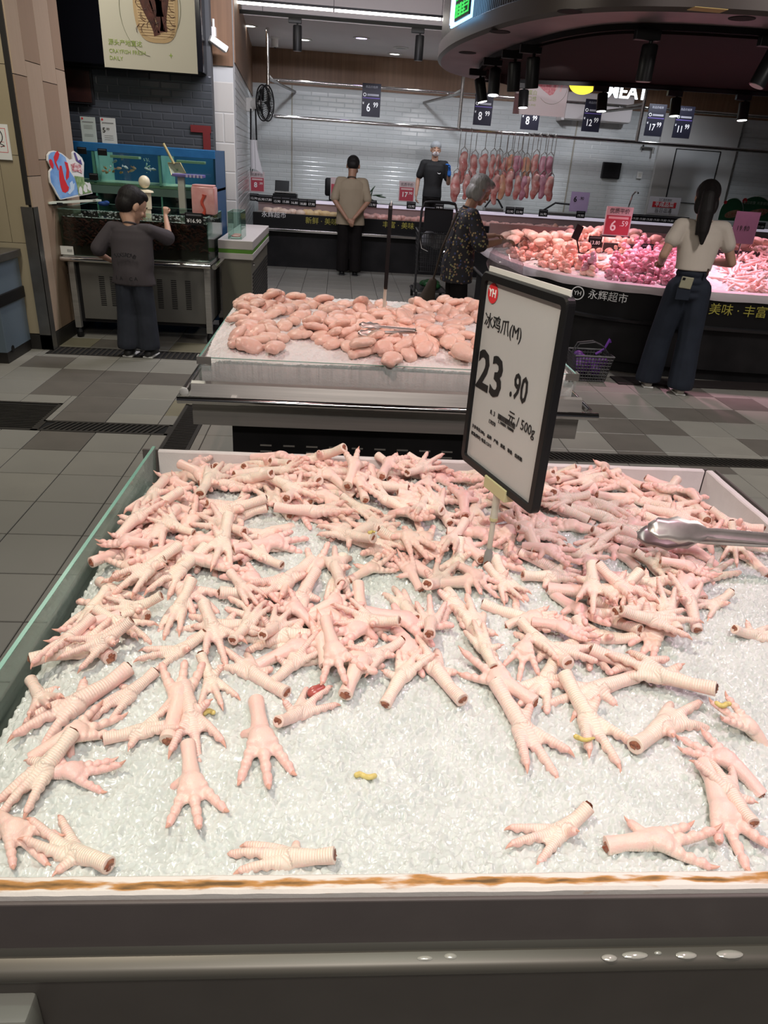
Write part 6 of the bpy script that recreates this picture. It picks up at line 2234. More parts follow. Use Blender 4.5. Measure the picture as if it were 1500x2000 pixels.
# ---- hanging pork strips on hooks
PORK = mat('hanging_pork', (.50, .13, .12), .32, var=(9, (.74, .46, .42), .14), bump=(20, .4, .01), coat=.2)
PORKF = mat('hanging_pork_fat', (.70, .40, .24), .35, var=(8, (.58, .26, .20), .16), bump=(20, .4, .01))
PORKV = mat('hanging_pork_violet', (.48, .16, .22), .32, var=(8, (.66, .38, .46), .16), bump=(20, .4, .01))
up = [(906, 303, 353, 13, 0), (927, 309, 352, 12, 0), (946, 306, 342, 12, 0), (964, 306, 348, 9, 0), (975, 306, 347, 9, 0), (988, 313, 348, 10, 0), (998, 308, 347, 11, 1), (1009, 311, 345, 11, 2), (1017, 308, 344, 8, 2), (1028, 314, 353, 14, 1), (1047, 308, 350, 11, 0), (1062, 313, 351, 12, 2), (1074, 313, 352, 13, 2)]
lo = [(892, 345, 390, 14, 0), (913, 346, 386, 12, 0), (970, 346, 396, 11, 0), (983, 347, 385, 12, 1), (997, 342, 378, 13, 0), (1013, 348, 386, 11, 0), (1023, 349, 387, 10, 2), (1032, 349, 385, 9, 0), (1047, 347, 385, 12, 0), (1061, 348, 384, 13, 2), (1075, 352, 388, 13, 0)]
for row, lst in enumerate((up, lo)):
    for k, (px, py0, py1, wpx, c) in enumerate(lst):
        y = RY + (.02 if row == 0 else -.06)
        a, b = at(px, py0, y=y), at(px - 1, py1, y=y)
        L = a.z - b.z
        w = wpx / F_PX * y * .55
        rn = random.Random(row * 40 + k)
        mb = MB()
        n = 6
        pts = []
        for i in range(n):
            u = i / (n - 1)
            pts.append((Vector((rn.uniform(-.02, .02), rn.uniform(-.02, .02), -L * u)), w * (.62 + .55 * sin(pi * min(1, .25 + u * .65))) * rn.uniform(.85, 1.1)))
        for i in range(n - 1):
            mb.cone(pts[i][0], pts[i][1], pts[i + 1][0], pts[i + 1][1], 10, ((0, 1, 0), .6))
        me = mb.blob('pork_strip', .016, 2)
        o = link('pork_strip', me, (PORK, PORKF, PORKV)[c], None, a)
        side = 'behind the elderly woman' if px < 980 else 'in the middle of the rail' if px < 1040 else 'at the far end of the rail'
        tag(o, '%s pork strip hanging in the %s row %s' % (('dark red', 'yellow fatty', 'violet-tinged')[c], ('upper', 'lower')[row], side), 'pork', 'pork strips on hooks')
        hk = MB()
        top = RZ + .03
        hk.tube([(a.x - .03, y - .03, RZ + .01), (a.x - .015, y, top), (a.x + .01, y + .02, RZ), (a.x, y, RZ - .06), (a.x, y, a.z + .12)], .006, 6)
        hk.tube([(a.x, y, a.z + .12), (a.x + .05, y, a.z + .07), (a.x + .05, y, a.z - .0), (a.x + .02, y, a.z - .04)], .007, 6)
        hk.tube([(a.x, y, a.z + .12), (a.x - .05, y, a.z + .07), (a.x - .05, y, a.z - .0), (a.x - .02, y, a.z - .05)], .007, 6)
        tag(hk.build('meat_hook', STEEL), 'steel hook of a %s %s pork strip %s' % (('dark red', 'fatty', 'violet-tinged')[c], ('upper', 'lower')[row], side), 'hook', 'meat hooks on the rail')

# ---- wall fan, paper roll
c = at(516, 202, y=12.2)
t = thing('wall_fan', 'black wall fan with a white motor seen from the side', 'fan', (c.x - .2, 12.2, c.z))
wx = c0.x + (c1.x - c0.x) * (12.2 - c0.y) / (c1.y - c0.y)
MB().lathe([(.06, -.07), (.085, -.02), (.085, .05), (.05, .09)], 16, (0, 0, 0), frame_matrix((wx + .14, 12.2, c.z - .02), (0, 1, 0), (0, 0, 1))).build('motor', WHITEPL, t, True)
MB().box(wx, wx + .10, 12.15, 12.25, c.z - .12, c.z + .06, .01).build('wall_bracket', WHITEPL, t)
fc = Vector((c.x - .01, 12.12, c.z))
Fm = frame_matrix(fc, (.35, 1, 0), (0, 0, 1))
MB().tube([(.23 * cos(i * pi / 16), .23 * sin(i * pi / 16), 0) for i in range(32)], .010, 6, closed=True, M=Fm).build('cage_ring', BLACKMET, t)
MB().tube([(.23 * cos(i * pi / 16), .23 * sin(i * pi / 16), .07) for i in range(32)], .010, 6, closed=True, M=Fm).build('cage_ring', BLACKMET, t)
sp = MB()
for i in range(36):
    a_ = i * pi / 18
    sp.tube([(.05 * cos(a_), .05 * sin(a_), .10), (.15 * cos(a_), .15 * sin(a_), .10), (.23 * cos(a_), .23 * sin(a_), .035), (.15 * cos(a_), .15 * sin(a_), -.04), (.04 * cos(a_), .04 * sin(a_), -.05)], .0035, 4, M=Fm)
tag(sp.build('cage_wires', BLACKMET, t), kind='stuff')
for i in range(3):
    a_ = i * 2 * pi / 3
    bl = MB()
    bl.add([(.03 * cos(a_ - .3), .03 * sin(a_ - .3), .02), (.20 * cos(a_ - .35), .20 * sin(a_ - .35), .04), (.21 * cos(a_ + .3), .21 * sin(a_ + .3), .01), (.03 * cos(a_ + .4), .03 * sin(a_ + .4), .0)], [(0, 1, 2, 3)], Fm)
    bl.build('blade', BLACKPL, t)
MB().tube([Fm @ Vector((0, 0, -.06)), Vector((wx + .16, 12.2, c.z - .01))], .045, 10).build('hub', BLACKPL, t)
c = at(496, 302, y=11.3)
t = thing('bag_roll', 'roll of white plastic bags hanging on black straps by the corner', 'bag roll', (c.x, 11.3, c.z))
zt_, zb_ = at(490, 273, y=11.3).z, at(494, 330, y=11.3).z
MB().tube([(c.x, 11.3, zt_), (c.x, 11.3, zb_)], .052, 14).build('roll', mat('white_film', (.62, .62, .64), .4), t, True)
MB().add([(c.x + .02, 11.23, zt_), (c.x + .05, 11.23, zt_ - .1), (c.x + .13, 11.23, zb_ - .06), (c.x + .03, 11.23, zb_)], [(0, 1, 2, 3)]).build('loose_bag', MATS['white_film'], t)
for dx in (-.04, .04):
    MB().tube([(c.x + dx, 11.3, zt_), (c.x + dx * .8, 11.3, zt_ + .38)], .012, 6).build('strap', BLACKPL, t)
MB().tube([(c.x - .05, 11.3, zb_ + .02), (c.x - .05, 11.3, zb_ - .10), (c.x - .02, 11.3, zb_ + .01)], .008, 6).build('hook_rod', BLACKMET, t)

# ---- ceiling fittings of the bay
LAMP_ON = mat('lamp_lens_on', (1.0, .98, .95), .4, emit=9)
LAMP_VI = mat('lamp_lens_violet', (.72, .55, 1.0), .4, emit=7)
LAMP_OFF = mat('lamp_lens_off', (.45, .43, .43), .4)
for k, (px, py, m, lab) in enumerate([(487, 50, LAMP_ON, 'lit recessed downlight nearest the left wall of the bay'), (594, 77, LAMP_ON, 'lit recessed downlight half behind the black track lamp'), (706, 74, LAMP_VI, 'violet-lit recessed downlight in the bay ceiling'), (783, 93, LAMP_OFF, 'unlit recessed downlight right of the violet one'), (771, 105, LAMP_ON, 'lit recessed downlight deep in the bay ceiling')]):
    p = at(px, py, z=3.258)
    t = thing('downlight', lab, 'downlight', (p.x, p.y, 3.26), 'downlights in the bay ceiling')
    MB().lathe([(.085, -.001), (.125, -.003), (.125, -.012), (.10, -.016), (.085, -.010)], 24, (p.x, p.y, 3.26), caps=False).build('trim_ring', WHITEPL, t, True)
    MB().lathe([(.0005, -.006), (.088, -.006), (.088, -.003)], 24, (p.x, p.y, 3.26)).build('lens', m, t)
p = at(537, 81, z=3.2)
t = thing('smoke_detector', 'small white cup-shaped detector on the bay ceiling', 'detector', (p.x, p.y, 3.26))
MB().lathe([(.075, 0), (.075, -.02), (.055, -.03), (.050, -.13), (.03, -.14)], 18, (p.x, p.y, 3.26)).build('cup', WHITEPL, t, True)
MB().lathe([(.02, -.14), (.02, -.15)], 12, (p.x, p.y, 3.26)).build('sensor', BLACKPL, t)
# LED strip and track rail in front of the bay
LY = 10.2
z0_, z1_ = at(450, 3, y=LY).z, at(885, 39, y=LY).z
zl = (z0_ + z1_) / 2
t = thing('led_strip', 'long white glowing strip light hung before the bay ceiling', 'strip light', (.5, LY, zl))
xs = [at(px, 20, y=LY).x for px in (440, 652, 864, 1000)]
xs[0] = -1.9
for k in range(3):
    MB().box(xs[k] + .01, xs[k + 1] - .01, LY - .018, LY + .018, zl - .014, zl + .010).build('light_tube', mat('strip_light', (1.0, .95, .86), .4, emit=11), t)
    MB().box(xs[k], xs[k + 1], LY - .022, LY + .022, zl + .010, zl + .035).build('housing', BLACKMET, t)
    MB().tube([(xs[k + 1], LY, zl + .03), (xs[k + 1], LY, 4.0)], .003, 5).build('cable', BLACKPL, t)


def track_lamp(label, base, aim, rail_gap=.10, r=.055, L=.26, lit=True):
    """cylindrical track lamp: adapter box under the rail, stem, can, lens"""
    base, aim = Vector(base), Vector(aim).normalized()
    tt = thing('track_lamp', label, 'track lamp', base, 'black track lamps')
    MB().box(base.x - .11, base.x + .05, base.y - .025, base.y + .025, base.z - .055, base.z, .004).build('adapter', BLACKPL, tt)
    pv = base + Vector((0, 0, -.055 - rail_gap * .6))
    MB().tube([base + Vector((0, 0, -.05)), pv], .012, 8).build('stem', BLACKPL, tt)
    x = aim.cross(Vector((0.3, 1, 0))).normalized()
    Mx = frame_matrix(pv - aim * .03, x, aim.cross(x))
    if (Mx.to_3x3() @ Vector((0, 0, 1))).dot(aim) < 0:
        Mx = Mx @ Matrix.Rotation(pi, 4, 'X')
    MB().lathe([(r * .85, 0), (r, .01), (r, L), (r * .9, L)], 20, (0, 0, 0), Mx).build('can', BLACKPL, tt, True)
    MB().lathe([(r * .86, L + .001), (r * .86, L + .003)], 20, (0, 0, 0), Mx).build('lens', LAMP_ON if lit else LAMP_OFF, tt)
    return tt


TRZ = at(660, 38, y=10.6).z
t = thing('lamp_track', 'black lamp track running across in front of the bay', 'lamp track', (1, 10.6, TRZ))
MB().box(-1.9, 3.5, 10.58, 10.62, TRZ - .02, TRZ + .02).build('rail', BLACKPL, t)
MB().tube([(-1.0, 10.6, TRZ + .02), (-1.0, 10.6, 4.0)], .003, 5).build('cable', BLACKPL, t)
MB().tube([(2.2, 10.6, TRZ + .02), (2.2, 10.6, 4.0)], .003, 5).build('cable', BLACKPL, t)
x1_, x2_ = at(581, 50, y=10.6).x, at(820, 75, y=10.6).x
track_lamp('black cylindrical track lamp before the bay, under the left of the strip light', (x1_, 10.6, TRZ - .02), (0, .05, -1), .08, .055, .27, False)
track_lamp('black cylindrical track lamp before the bay, beside the canopy', (x2_, 10.6, TRZ - .02), (0, .05, -1), .08, .055, .27, False)

# ================================================================== island meat counter on the right
LIP = [(1.72, 9.4), (1.70, 8.6), (1.72, 8.0), (1.80, 7.4), (1.95, 6.95), (2.18, 6.62), (2.48, 6.40), (2.90, 6.26), (3.5, 6.17), (4.4, 6.11), (6.8, 6.05)]
LIPV = [Vector((x, y, 0)) for x, y in LIP]


def smooth_line(pts, n=6):
    out = []
    for i in range(len(pts) - 1):
        p0, p1, p2, p3 = pts[max(i - 1, 0)], pts[i], pts[i + 1], pts[min(i + 2, len(pts) - 1)]
        for k in range(n):
            t_ = k / n
            out.append(0.5 * ((2 * p1) + (-p0 + p2) * t_ + (2 * p0 - 5 * p1 + 4 * p2 - p3) * t_ ** 2 + (-p0 + 3 * p1 - 3 * p2 + p3) * t_ ** 3))
    out.append(pts[-1])
    return out


LIPS = smooth_line(LIPV)


def offset_line(pts, d):
    out = []
    for i, p in enumerate(pts):
        t_ = (pts[min(i + 1, len(pts) - 1)] - pts[max(i - 1, 0)]).normalized()
        out.append(p + Vector((-t_.y, t_.x, 0)) * d)   # to the inside of the island
    return out


def wall_strip(lines, name, m, parent, close=None):
    """lofts between successive (plan line, z) pairs"""
    mb = MB()
    n = len(lines[0][0])
    vs = []
    for ln, z in lines:
        vs += [Vector((p.x, p.y, z)) - parent.location for p in ln]
    fs = []
    for k in range(len(lines) - 1):
        for i in range(n - 1):
            fs.append((k * n + i, k * n + i + 1, (k + 1) * n + i + 1, (k + 1) * n + i))
    mb.add(vs, fs)
    return link(name, mb.mesh(name, True), m, parent)


isl = thing('island_counter', 'black curved island meat counter with a white plastic liner', 'counter', (3.5, 7.6, 0))
ZL = .79
wall_strip([(offset_line(LIPS, .10), .0), (offset_line(LIPS, .10), .10), (offset_line(LIPS, .06), .10), (offset_line(LIPS, .06), .46)], 'base', BLACKMET, isl)
wall_strip([(offset_line(LIPS, .06), .46), (offset_line(LIPS, .01), .465), (offset_line(LIPS, .0), .49), (offset_line(LIPS, .02), .50)], 'bumper', mat('black_bumper', (.02, .02, .022), .25), isl)
wall_strip([(offset_line(LIPS, .02), .50), (offset_line(LIPS, .0), .69), (offset_line(LIPS, .0), ZL - .02)], 'fascia', BLACKPL, isl)
LINER = mat('white_liner', (.62, .56, .58), .35, bump=(9, .5, .02))
rw = random.Random(2)
dro = [p for p in offset_line(LIPS, -.022)]
drop = [.728 + .028 * noise.noise(Vector((i * .22, 0, 3))) for i in range(len(dro))]
mb = MB()
n = len(dro)
vs = []
for ln, zf in ((dro, lambda i: drop[i]), (offset_line(LIPS, -.030), lambda i: ZL - .03), (offset_line(LIPS, -.018), lambda i: ZL + .004), (offset_line(LIPS, .06), lambda i: ZL + .012), (offset_line(LIPS, .12), lambda i: ZL)):
    vs += [Vector((p.x + .008 * noise.noise(Vector((i * .9, zf(i) * 9, 0))), p.y + .008 * noise.noise(Vector((i * .8, zf(i) * 9, 7))), zf(i))) - isl.location for i, p in enumerate(ln)]
mb.add(vs, [(k * n + i, k * n + i + 1, (k + 1) * n + i + 1, (k + 1) * n + i) for k in range(4) for i in range(n - 1)])
link('liner', mb.mesh('liner', True), LINER, isl)
for s_, px, py, sz, m in (('永辉超市', 1184, 580, .088, WHITE), ('美味 · 丰富', 1430, 608, .105, GOLD_PRINT)):
    # lettering follows the bend of the fascia
    d = CAM_R * ((px - 750) / F_PX) + CAM_D * ((py - 1000) / F_PX) + CAM_F
    best = min(range(len(LIPS) - 1), key=lambda i: abs(to_px((LIPS[i].x, LIPS[i].y, .6))[0] - px))
    p = LIPS[best]
    tg = (LIPS[best + 1] - LIPS[best - 1]).normalized()
    nn = Vector((tg.y, -tg.x, 0))
    z = .60
    for _ in range(12):
        z += (to_px((p.x, p.y, z))[1] - py) * .003
    lettering('lettering', s_, sz, m, isl, Matrix.Translation(-isl.location) @ frame_matrix(Vector((p.x, p.y, z)) + nn * .012, tg, (0, 0, 1)), .0)
    if s_ == '永辉超市':
        Lm = Matrix.Translation(-isl.location) @ frame_matrix(Vector((p.x, p.y, z)) + nn * .012 - tg * .27, tg, (0, 0, 1))
        link('logo_ring', MB().tube([(.055 * cos(i * pi / 12), .055 * sin(i * pi / 12), 0) for i in range(24)], .005, 5, closed=True, M=Lm).mesh('logo_ring'), WHITE, isl)
        lettering('logo_lettering', 'YH', .052, WHITE, isl, Lm, .01)
wt = MB()
IN = offset_line(LIPS, .10)


def bed_h(X, Y):
    """sloped bed: low at the lip, rising inwards"""
    P = np.stack([X, Y], -1)
    best = np.full(X.shape, 1e9)
    for i in range(len(LIPS) - 1):
        a, b = np.array([LIPS[i].x, LIPS[i].y]), np.array([LIPS[i + 1].x, LIPS[i + 1].y])
        ab = b - a
        t_ = np.clip(((P - a) @ ab) / (ab @ ab), 0, 1)
        best = np.minimum(best, np.linalg.norm(P - a - t_[..., None] * ab, axis=-1))
    return ZL - .01 + .17 * np.clip((best - .08) / 1.0, 0, 1)


nx, ny = 110, 70
X, Y = np.meshgrid(np.linspace(1.66, 6.6, nx), np.linspace(6.0, 9.3, ny), indexing='ij')
outer = [Vector(p) for p in LIPS] + [Vector((6.8, 9.4, 0))]
Z = bed_h(X, Y) + .006 * RNG.normal(size=X.shape)
bm_v = []
idx = -np.ones((nx, ny), int)
mb = MB()
for i in range(nx):
    for j in range(ny):
        if inside(outer, X[i, j], Y[i, j]):
            idx[i, j] = len(mb.v)
            mb.v.append(Vector((X[i, j], Y[i, j], Z[i, j])))
for i in range(nx - 1):
    for j in range(ny - 1):
        q = (idx[i, j], idx[i + 1, j], idx[i + 1, j + 1], idx[i, j + 1])
        if min(q) >= 0:
            mb.f.append(q)
tag(mb.build('crushed_ice', ICE), 'sloping bed of crushed ice in the island counter', 'ice', kind='stuff')
RY_ = 7.62
MB().box(2.55, 6.6, RY_, RY_ + .03, .80, 1.02, .004).build('riser', mat('dark_riser', (.055, .048, .050), .4), isl)
MB().box(2.55, 6.6, RY_ + .03, 8.75, .96, .985).build('rear_tray', STEEL, isl)
MB().box(1.75, 6.6, 8.75, 8.80, .80, 1.06).build('rear_panel', mat('pinkish_steel', (.34, .26, .26), .35, .7), isl)

# ---- pieces on the island
def small_blob(name, seed, r, n, voxel, sp=1.0):
    rn = random.Random(seed)
    mb = MB()
    mb.ell((0, 0, 0), (r[0], r[1], r[2]))
    for _ in range(n):
        mb.ell((rn.uniform(-.7, .7) * r[0] * sp, rn.uniform(-.7, .7) * r[1] * sp, rn.uniform(-.4, .5) * r[2]), tuple(rn.uniform(.4, .7) * v for v in r))
    return mb.blob(name, voxel, 1)


CHK = mat('chopped_chicken', (.82, .44, .32), .35, var=(30, (.88, .60, .50), .2), objrand=(.84, .40, .34), coat=.2)
GIZ = mat('gizzard_purple', (.66, .26, .34), .25, var=(26, (.82, .58, .66), .2), objrand=(.52, .17, .22), coat=.4)
HEN = mat('pale_chicken_part', (.84, .58, .46), .38, var=(20, (.86, .66, .56), .25), objrand=(.84, .52, .44))
STK = mat('pink_feet_far', (.86, .50, .44), .38, var=(20, (.88, .60, .55), .25))
chk = [small_blob('chicken_piece', 400 + k, (.046, .033, .027), 3, .008) for k in range(5)]
giz = [small_blob('gizzard', 420 + k, (.033, .027, .021), 2, .0065) for k in range(5)]
hen = [small_blob('chicken_part', 440 + k, (.075, .050, .042), 4, .010) for k in range(5)]
stk = []
for k in range(4):
    rn = random.Random(460 + k)
    mb = MB().cone((-.065, 0, 0), .014, (0, rn.uniform(-.01, .01), 0), .015).cone((0, 0, 0), .012, (.06, rn.uniform(-.02, .0), 0), .008).cone((0, 0, 0), .012, (.055, rn.uniform(.012, .03), .0), .008)
    stk.append(mb.blob('small_paw', .006, 1))
hpI = Heap(1.6, 6.7, 5.9, 9.4, bed_h, .012)


INP = offset_line(LIPS, .13) + [Vector((6.8, 9.3, 0))]


def fill(px_poly, zref, n, meshes, r3, name, labf, cat, group, m, seed, extra=0.0, sink=.3):
    rn = random.Random(seed)
    poly = [at(px, py, z=zref) for px, py in px_poly]
    x0, x1 = min(p.x for p in poly), max(p.x for p in poly)
    y0, y1 = min(p.y for p in poly), max(p.y for p in poly)
    k = 0
    for _ in range(n * 60):
        if k >= n:
            break
        x, y = rn.uniform(x0, x1), rn.uniform(y0, y1)
        if not inside(poly, x, y) or not inside(INP, x, y):
            continue
        lay_piece(name, meshes[rn.randrange(len(meshes))], hpI, x, y, rn.uniform(0, 6.28), r3, rn.uniform(.85, 1.2), labf(x, y), cat, group, sink, .5, m)
        k += 1


fill([(985, 452), (1060, 448), (1130, 462), (1170, 478), (1225, 497), (1235, 505), (1185, 520), (1160, 548), (1120, 540), (1085, 535), (1055, 520), (1010, 500), (960, 478)], .92, 290, chk, (.050, .036, .028), 'chicken_piece', lambda x, y: 'orange-pink chopped chicken piece %s, %s' % ('nearest the elderly woman' if x < 2.1 else 'mid-heap before the black clip' if x < 2.45 else 'beside the gizzards', 'at the back' if y > 7.9 else 'in the back half' if y > 7.4 else 'in the front half' if y > 6.95 else 'at the liner'), 'chicken piece', 'chopped chicken on the island counter', CHK, 31)
fill([(1185, 512), (1230, 500), (1285, 500), (1318, 505), (1315, 535), (1290, 545), (1245, 540), (1215, 535), (1190, 528)], .90, 290, giz, (.034, .028, .021), 'gizzard', lambda x, y: 'glossy purple-pink gizzard %s, %s' % ('beside the chopped chicken' if x < 2.65 else 'beside the woman in the cream shirt' if x > 3.1 else 'below the black price flag' if x > 2.85 else 'above the steel tongs', 'by the riser' if y > 7.3 else 'mid-slope' if y > 6.95 else 'low on the slope'), 'gizzard', 'gizzards on the island counter', GIZ, 32)
fill([(1125, 522), (1165, 520), (1165, 532), (1130, 532)], .84, 24, giz, (.030, .024, .018), 'gizzard', lambda x, y: 'glossy purple gizzard in the small group left of the tongs', 'gizzard', 'gizzards on the island counter', GIZ, 33)
fill([(1400, 505), (1440, 500), (1500, 500), (1560, 503), (1560, 560), (1500, 555), (1440, 552), (1405, 545)], .88, 300, stk, (.064, .026, .014), 'small_paw', lambda x, y: 'small pink chicken foot right of the ponytailed woman, %s, %s' % ('near the liner' if y < 6.6 else 'mid-slope' if y < 7.0 else 'near the riser', 'beside her arm' if x < 3.9 else 'farther from her'), 'chicken foot', 'chicken feet on the island counter', STK, 34)
# chicken parts on the rear tray
rt = random.Random(9)
for k in range(120):
    x = rt.uniform(2.62, 6.3)
    y = rt.uniform(RY_ + .10, 8.6)
    row = 0 if k < 76 else 1
    o = link('chicken_part', hen[k % 5], HEN, None, (x, y, 1.015 + .055 * row + rt.uniform(-.01, .02)), (rt.uniform(-.4, .4), rt.uniform(-.4, .4), rt.uniform(0, 6.28)))
    tag(o, 'pale chicken part in the rear tray %s' % ('behind the rose-red 6.59 card' if x < 3.6 else 'behind the woman in the white shirt' if x < 4.6 else 'at the far right of the island'), 'chicken part', 'chicken parts in the rear tray')
for k in range(26):
    x = rt.uniform(1.85, 2.55)
    y = rt.uniform(7.9, 8.7)
    o = link('chicken_part', hen[k % 5], HEN, None, (x, y, .96 + (.05 if k > 14 else 0)), (rt.uniform(-.4, .4), rt.uniform(-.4, .4), rt.uniform(0, 6.28)))
    tag(o, 'pale chicken part at the far end of the island beyond the elderly woman', 'chicken part', 'chicken parts in the rear tray')

# price cards and flags on the island
a, b = at(1180, 402, y=7.55), at(1233, 462, y=7.55)
tt = thing('price_card', 'rose-red price card reading 6.59 standing on the island', 'price card', ((a.x + b.x) / 2, 7.55, b.z))
w, h = .27, a.z - b.z
link('card', MB().box(-w / 2, w / 2, -.004, .004, 0, h).mesh('card'), CARDP, tt)
F = lambda x, yy: frame_matrix((x * w, -.0065, yy * h), (1, 0, 0), (0, 0, 1))
link('colour_field', MB().box(-w * .46, w * .46, -.0052, -.004, h * .03, h * .70).mesh('colour_field'), CARDR, tt)
lettering('lettering', '优质平价', w * .19, BLACK, tt, F(0, .84))
link('pale_bar', MB().box(-w * .38, w * .38, -.006, -.005, h * .58, h * .66).mesh('pale_bar'), MATS['pale_pink_print'], tt)
lettering('price_lettering', '6', w * .50, WHITE, tt, F(-.16, .32), .015)
lettering('price_lettering', '.59', w * .26, WHITE, tt, F(.24, .42), .008)
MB().box(tt.location.x - w * .55, tt.location.x + w * .55, 7.53, 7.58, b.z - .018, b.z).build('card_holder', CHROME, tt)
for dx in (-.1, .1):
    MB().tube([(tt.location.x + dx, 7.56, b.z - .01), (tt.location.x + dx, 7.58, .93)], .006, 6).build('holder_rod', CHROME, tt)
rot_ = .0
for k, (px, py, w_, h_, s_, lab) in enumerate([(1263, 488, .13, .12, '14.90', 'black price flag reading 14.90 above the gizzards'), (1162, 471, .14, .10, '13.80', 'dark price flag above the chopped chicken'), (1425, 500, .13, .09, '13.80', 'dark price flag between the woman and the feet')]):
    p = at(px, py, y=7.58)
    tt = flip_tag('price_flag', lab, (p.x, 7.58, p.z), w_, h_, s_, size=.05)
p = at(1128, 454, y=7.5)
tt = thing('card_clip', 'black clip stand among the chicken pieces', 'clip stand', (p.x, 7.5, .93))
Mx = Matrix.Translation((p.x, 7.5, p.z)) @ Euler((0, .35, .4)).to_matrix().to_4x4()
MB().box(-.045, .045, -.006, .006, -.07, .07, .002, Mx).build('clip_plate', BLACKPL, tt)
MB().tube([(p.x, 7.5, p.z - .05), (p.x + .05, 7.5, .92), (p.x + .18, 7.5, .90)], .008, 6).build('clip_foot', BLACKMET, tt)
a, b = at(1385, 413, y=7.2), at(1432, 475, y=7.2)
tt = thing('price_card', 'dim violet price card on the island right of the ponytailed woman', 'price card', (at(1448, 470, y=7.2).x, 7.2, b.z))
MB().box(tt.location.x - .12, tt.location.x + .12, 7.196, 7.204, b.z, a.z + .02).build('card', mat('dim_violet_card', (.09, .06, .08), .4), tt)
lettering('price_lettering', '19.90', .06, BLACK, tt, frame_matrix((-.02, -.0065, .14), (1, 0, 0), (0, 0, 1)))
MB().tube([(tt.location.x, 7.2, b.z), (tt.location.x, 7.2, .86)], .007, 6).build('holder_rod', CHROME, tt)
# green arched boards with food pictures
for k, (px0, py0, px1, py1, lab) in enumerate([(1448, 382, 1500, 432, 'green arched advertising board at the right edge'), (1413, 386, 1446, 432, 'small green arched board behind the ponytailed woman')]):
    y = BY + .7 - .06 * k
    a, b = at(px0, py0, y=y), at(px1, py1, y=y)
    w, h = b.x - a.x, a.z - b.z
    tt = thing('arched_board', lab, 'sign board', ((a.x + b.x) / 2, y, b.z))
    arch = [(w / 2 * cos(i * pi / 16), h * .35 + h * .65 * sin(i * pi / 16)) for i in range(17)] + [(-w / 2, 0), (w / 2, 0)]
    Fm_ = frame_matrix((0, 0, 0), (1, 0, 0), (0, 0, 1))
    link('board', MB().prism([(x * 1.04, yy * 1.03) for x, yy in arch], -.008, .0, Fm_).mesh('board'), WHITEPL, tt)
    link('green_field', MB().prism(arch, .0, .002, Fm_).mesh('green_field'), mat('board_green', (.03, .14, .07), .4), tt)
    link('food_print', MB().ell((w * .08, h * .30, .003), (w * .36, h * .17, .002), (0, 0, .25), 16, 6, Fm_).mesh('food_print'), mat('food_print_red', (.30, .04, .03), .5, var=(40, (.45, .35, .22), .2)), tt)
    if k == 0:
        lettering('lettering', '生日欢聚 共享健康', w * .095, mat('pale_green_print', (.45, .55, .45), .5), tt, Matrix.Translation((0, -.0035, h * .72)) @ frame_matrix((0, 0, 0), (1, 0, 0), (0, 0, 1)))
    link('logo_disc', MB().lathe([(w * .07, .002), (w * .07, .003)], 16, (-w * .36, h * .80, 0), Fm_).mesh('logo_disc'), RED, tt)
a, b = at(1197, 515, z=.86), at(1236, 542, z=.80)
tongs('steel tongs lying on the ice between chicken pieces and gizzards', a, b, .035, .015)

# ---- canopy above the island
CZ = 2.50
OUT = smooth_line([Vector((x, y, 0)) for x, y in [(1.55, 9.25), (1.12, 8.7), (.92, 7.9), (.90, 7.0), (1.0, 6.2), (1.16, 5.55), (1.42, 5.08), (1.85, 4.82), (2.6, 4.70), (4.2, 4.62), (7.0, 4.55)]], 6)
can = thing('canopy', 'dark slatted canopy ring hanging over the island counter', 'canopy', (3.8, 7, CZ))
LIPM = mat('canopy_lip', (.075, .062, .058), .4, .4)
RINGM = mat('canopy_ring', (.22, .18, .19), .45, var=(2.5, (.14, .11, .115), .25))
DARKB = mat('canopy_soffit', (.014, .009, .009), .8, spec=.08)
wall_strip([(OUT, CZ + .14), (offset_line(OUT, -.03), CZ + .12), (offset_line(OUT, -.03), CZ + .02), (OUT, CZ)], 'lip', LIPM, can)
INN = offset_line(OUT, .40)
wall_strip([(OUT, CZ), (INN, CZ + .002)], 'underside_ring', RINGM, can)
wall_strip([(INN, CZ + .002), (INN, CZ - .05), (offset_line(OUT, .43), CZ - .05), (offset_line(OUT, .43), CZ + .03)], 'inner_edge', DARKB, can)
mb = MB()
mb.prism([(p.x, p.y) for p in offset_line(OUT, .33)] + [(7.0, 8.45), (4.5, 8.5), (2.9, 8.72), (2.2, 9.0)], CZ + .03, CZ + .05)
mb.build('soffit', DARKB, can)
re_ = [Vector((1.55, 9.25, 0)), Vector((2.2, 9.0, 0)), Vector((2.9, 8.72, 0)), Vector((4.5, 8.5, 0)), Vector((7.0, 8.45, 0))]
wall_strip([(re_, CZ), (re_, CZ + .12), ([p + Vector((0, .08, 0)) for p in re_], CZ + .12), ([p + Vector((0, .08, 0)) for p in re_], CZ), (re_, CZ)], 'rear_edge', DARKB, can)
wall_strip([(offset_line(OUT, .03), CZ + .12), (offset_line(OUT, .03), 4.0)], 'fascia_core', DARKPAINT, can)
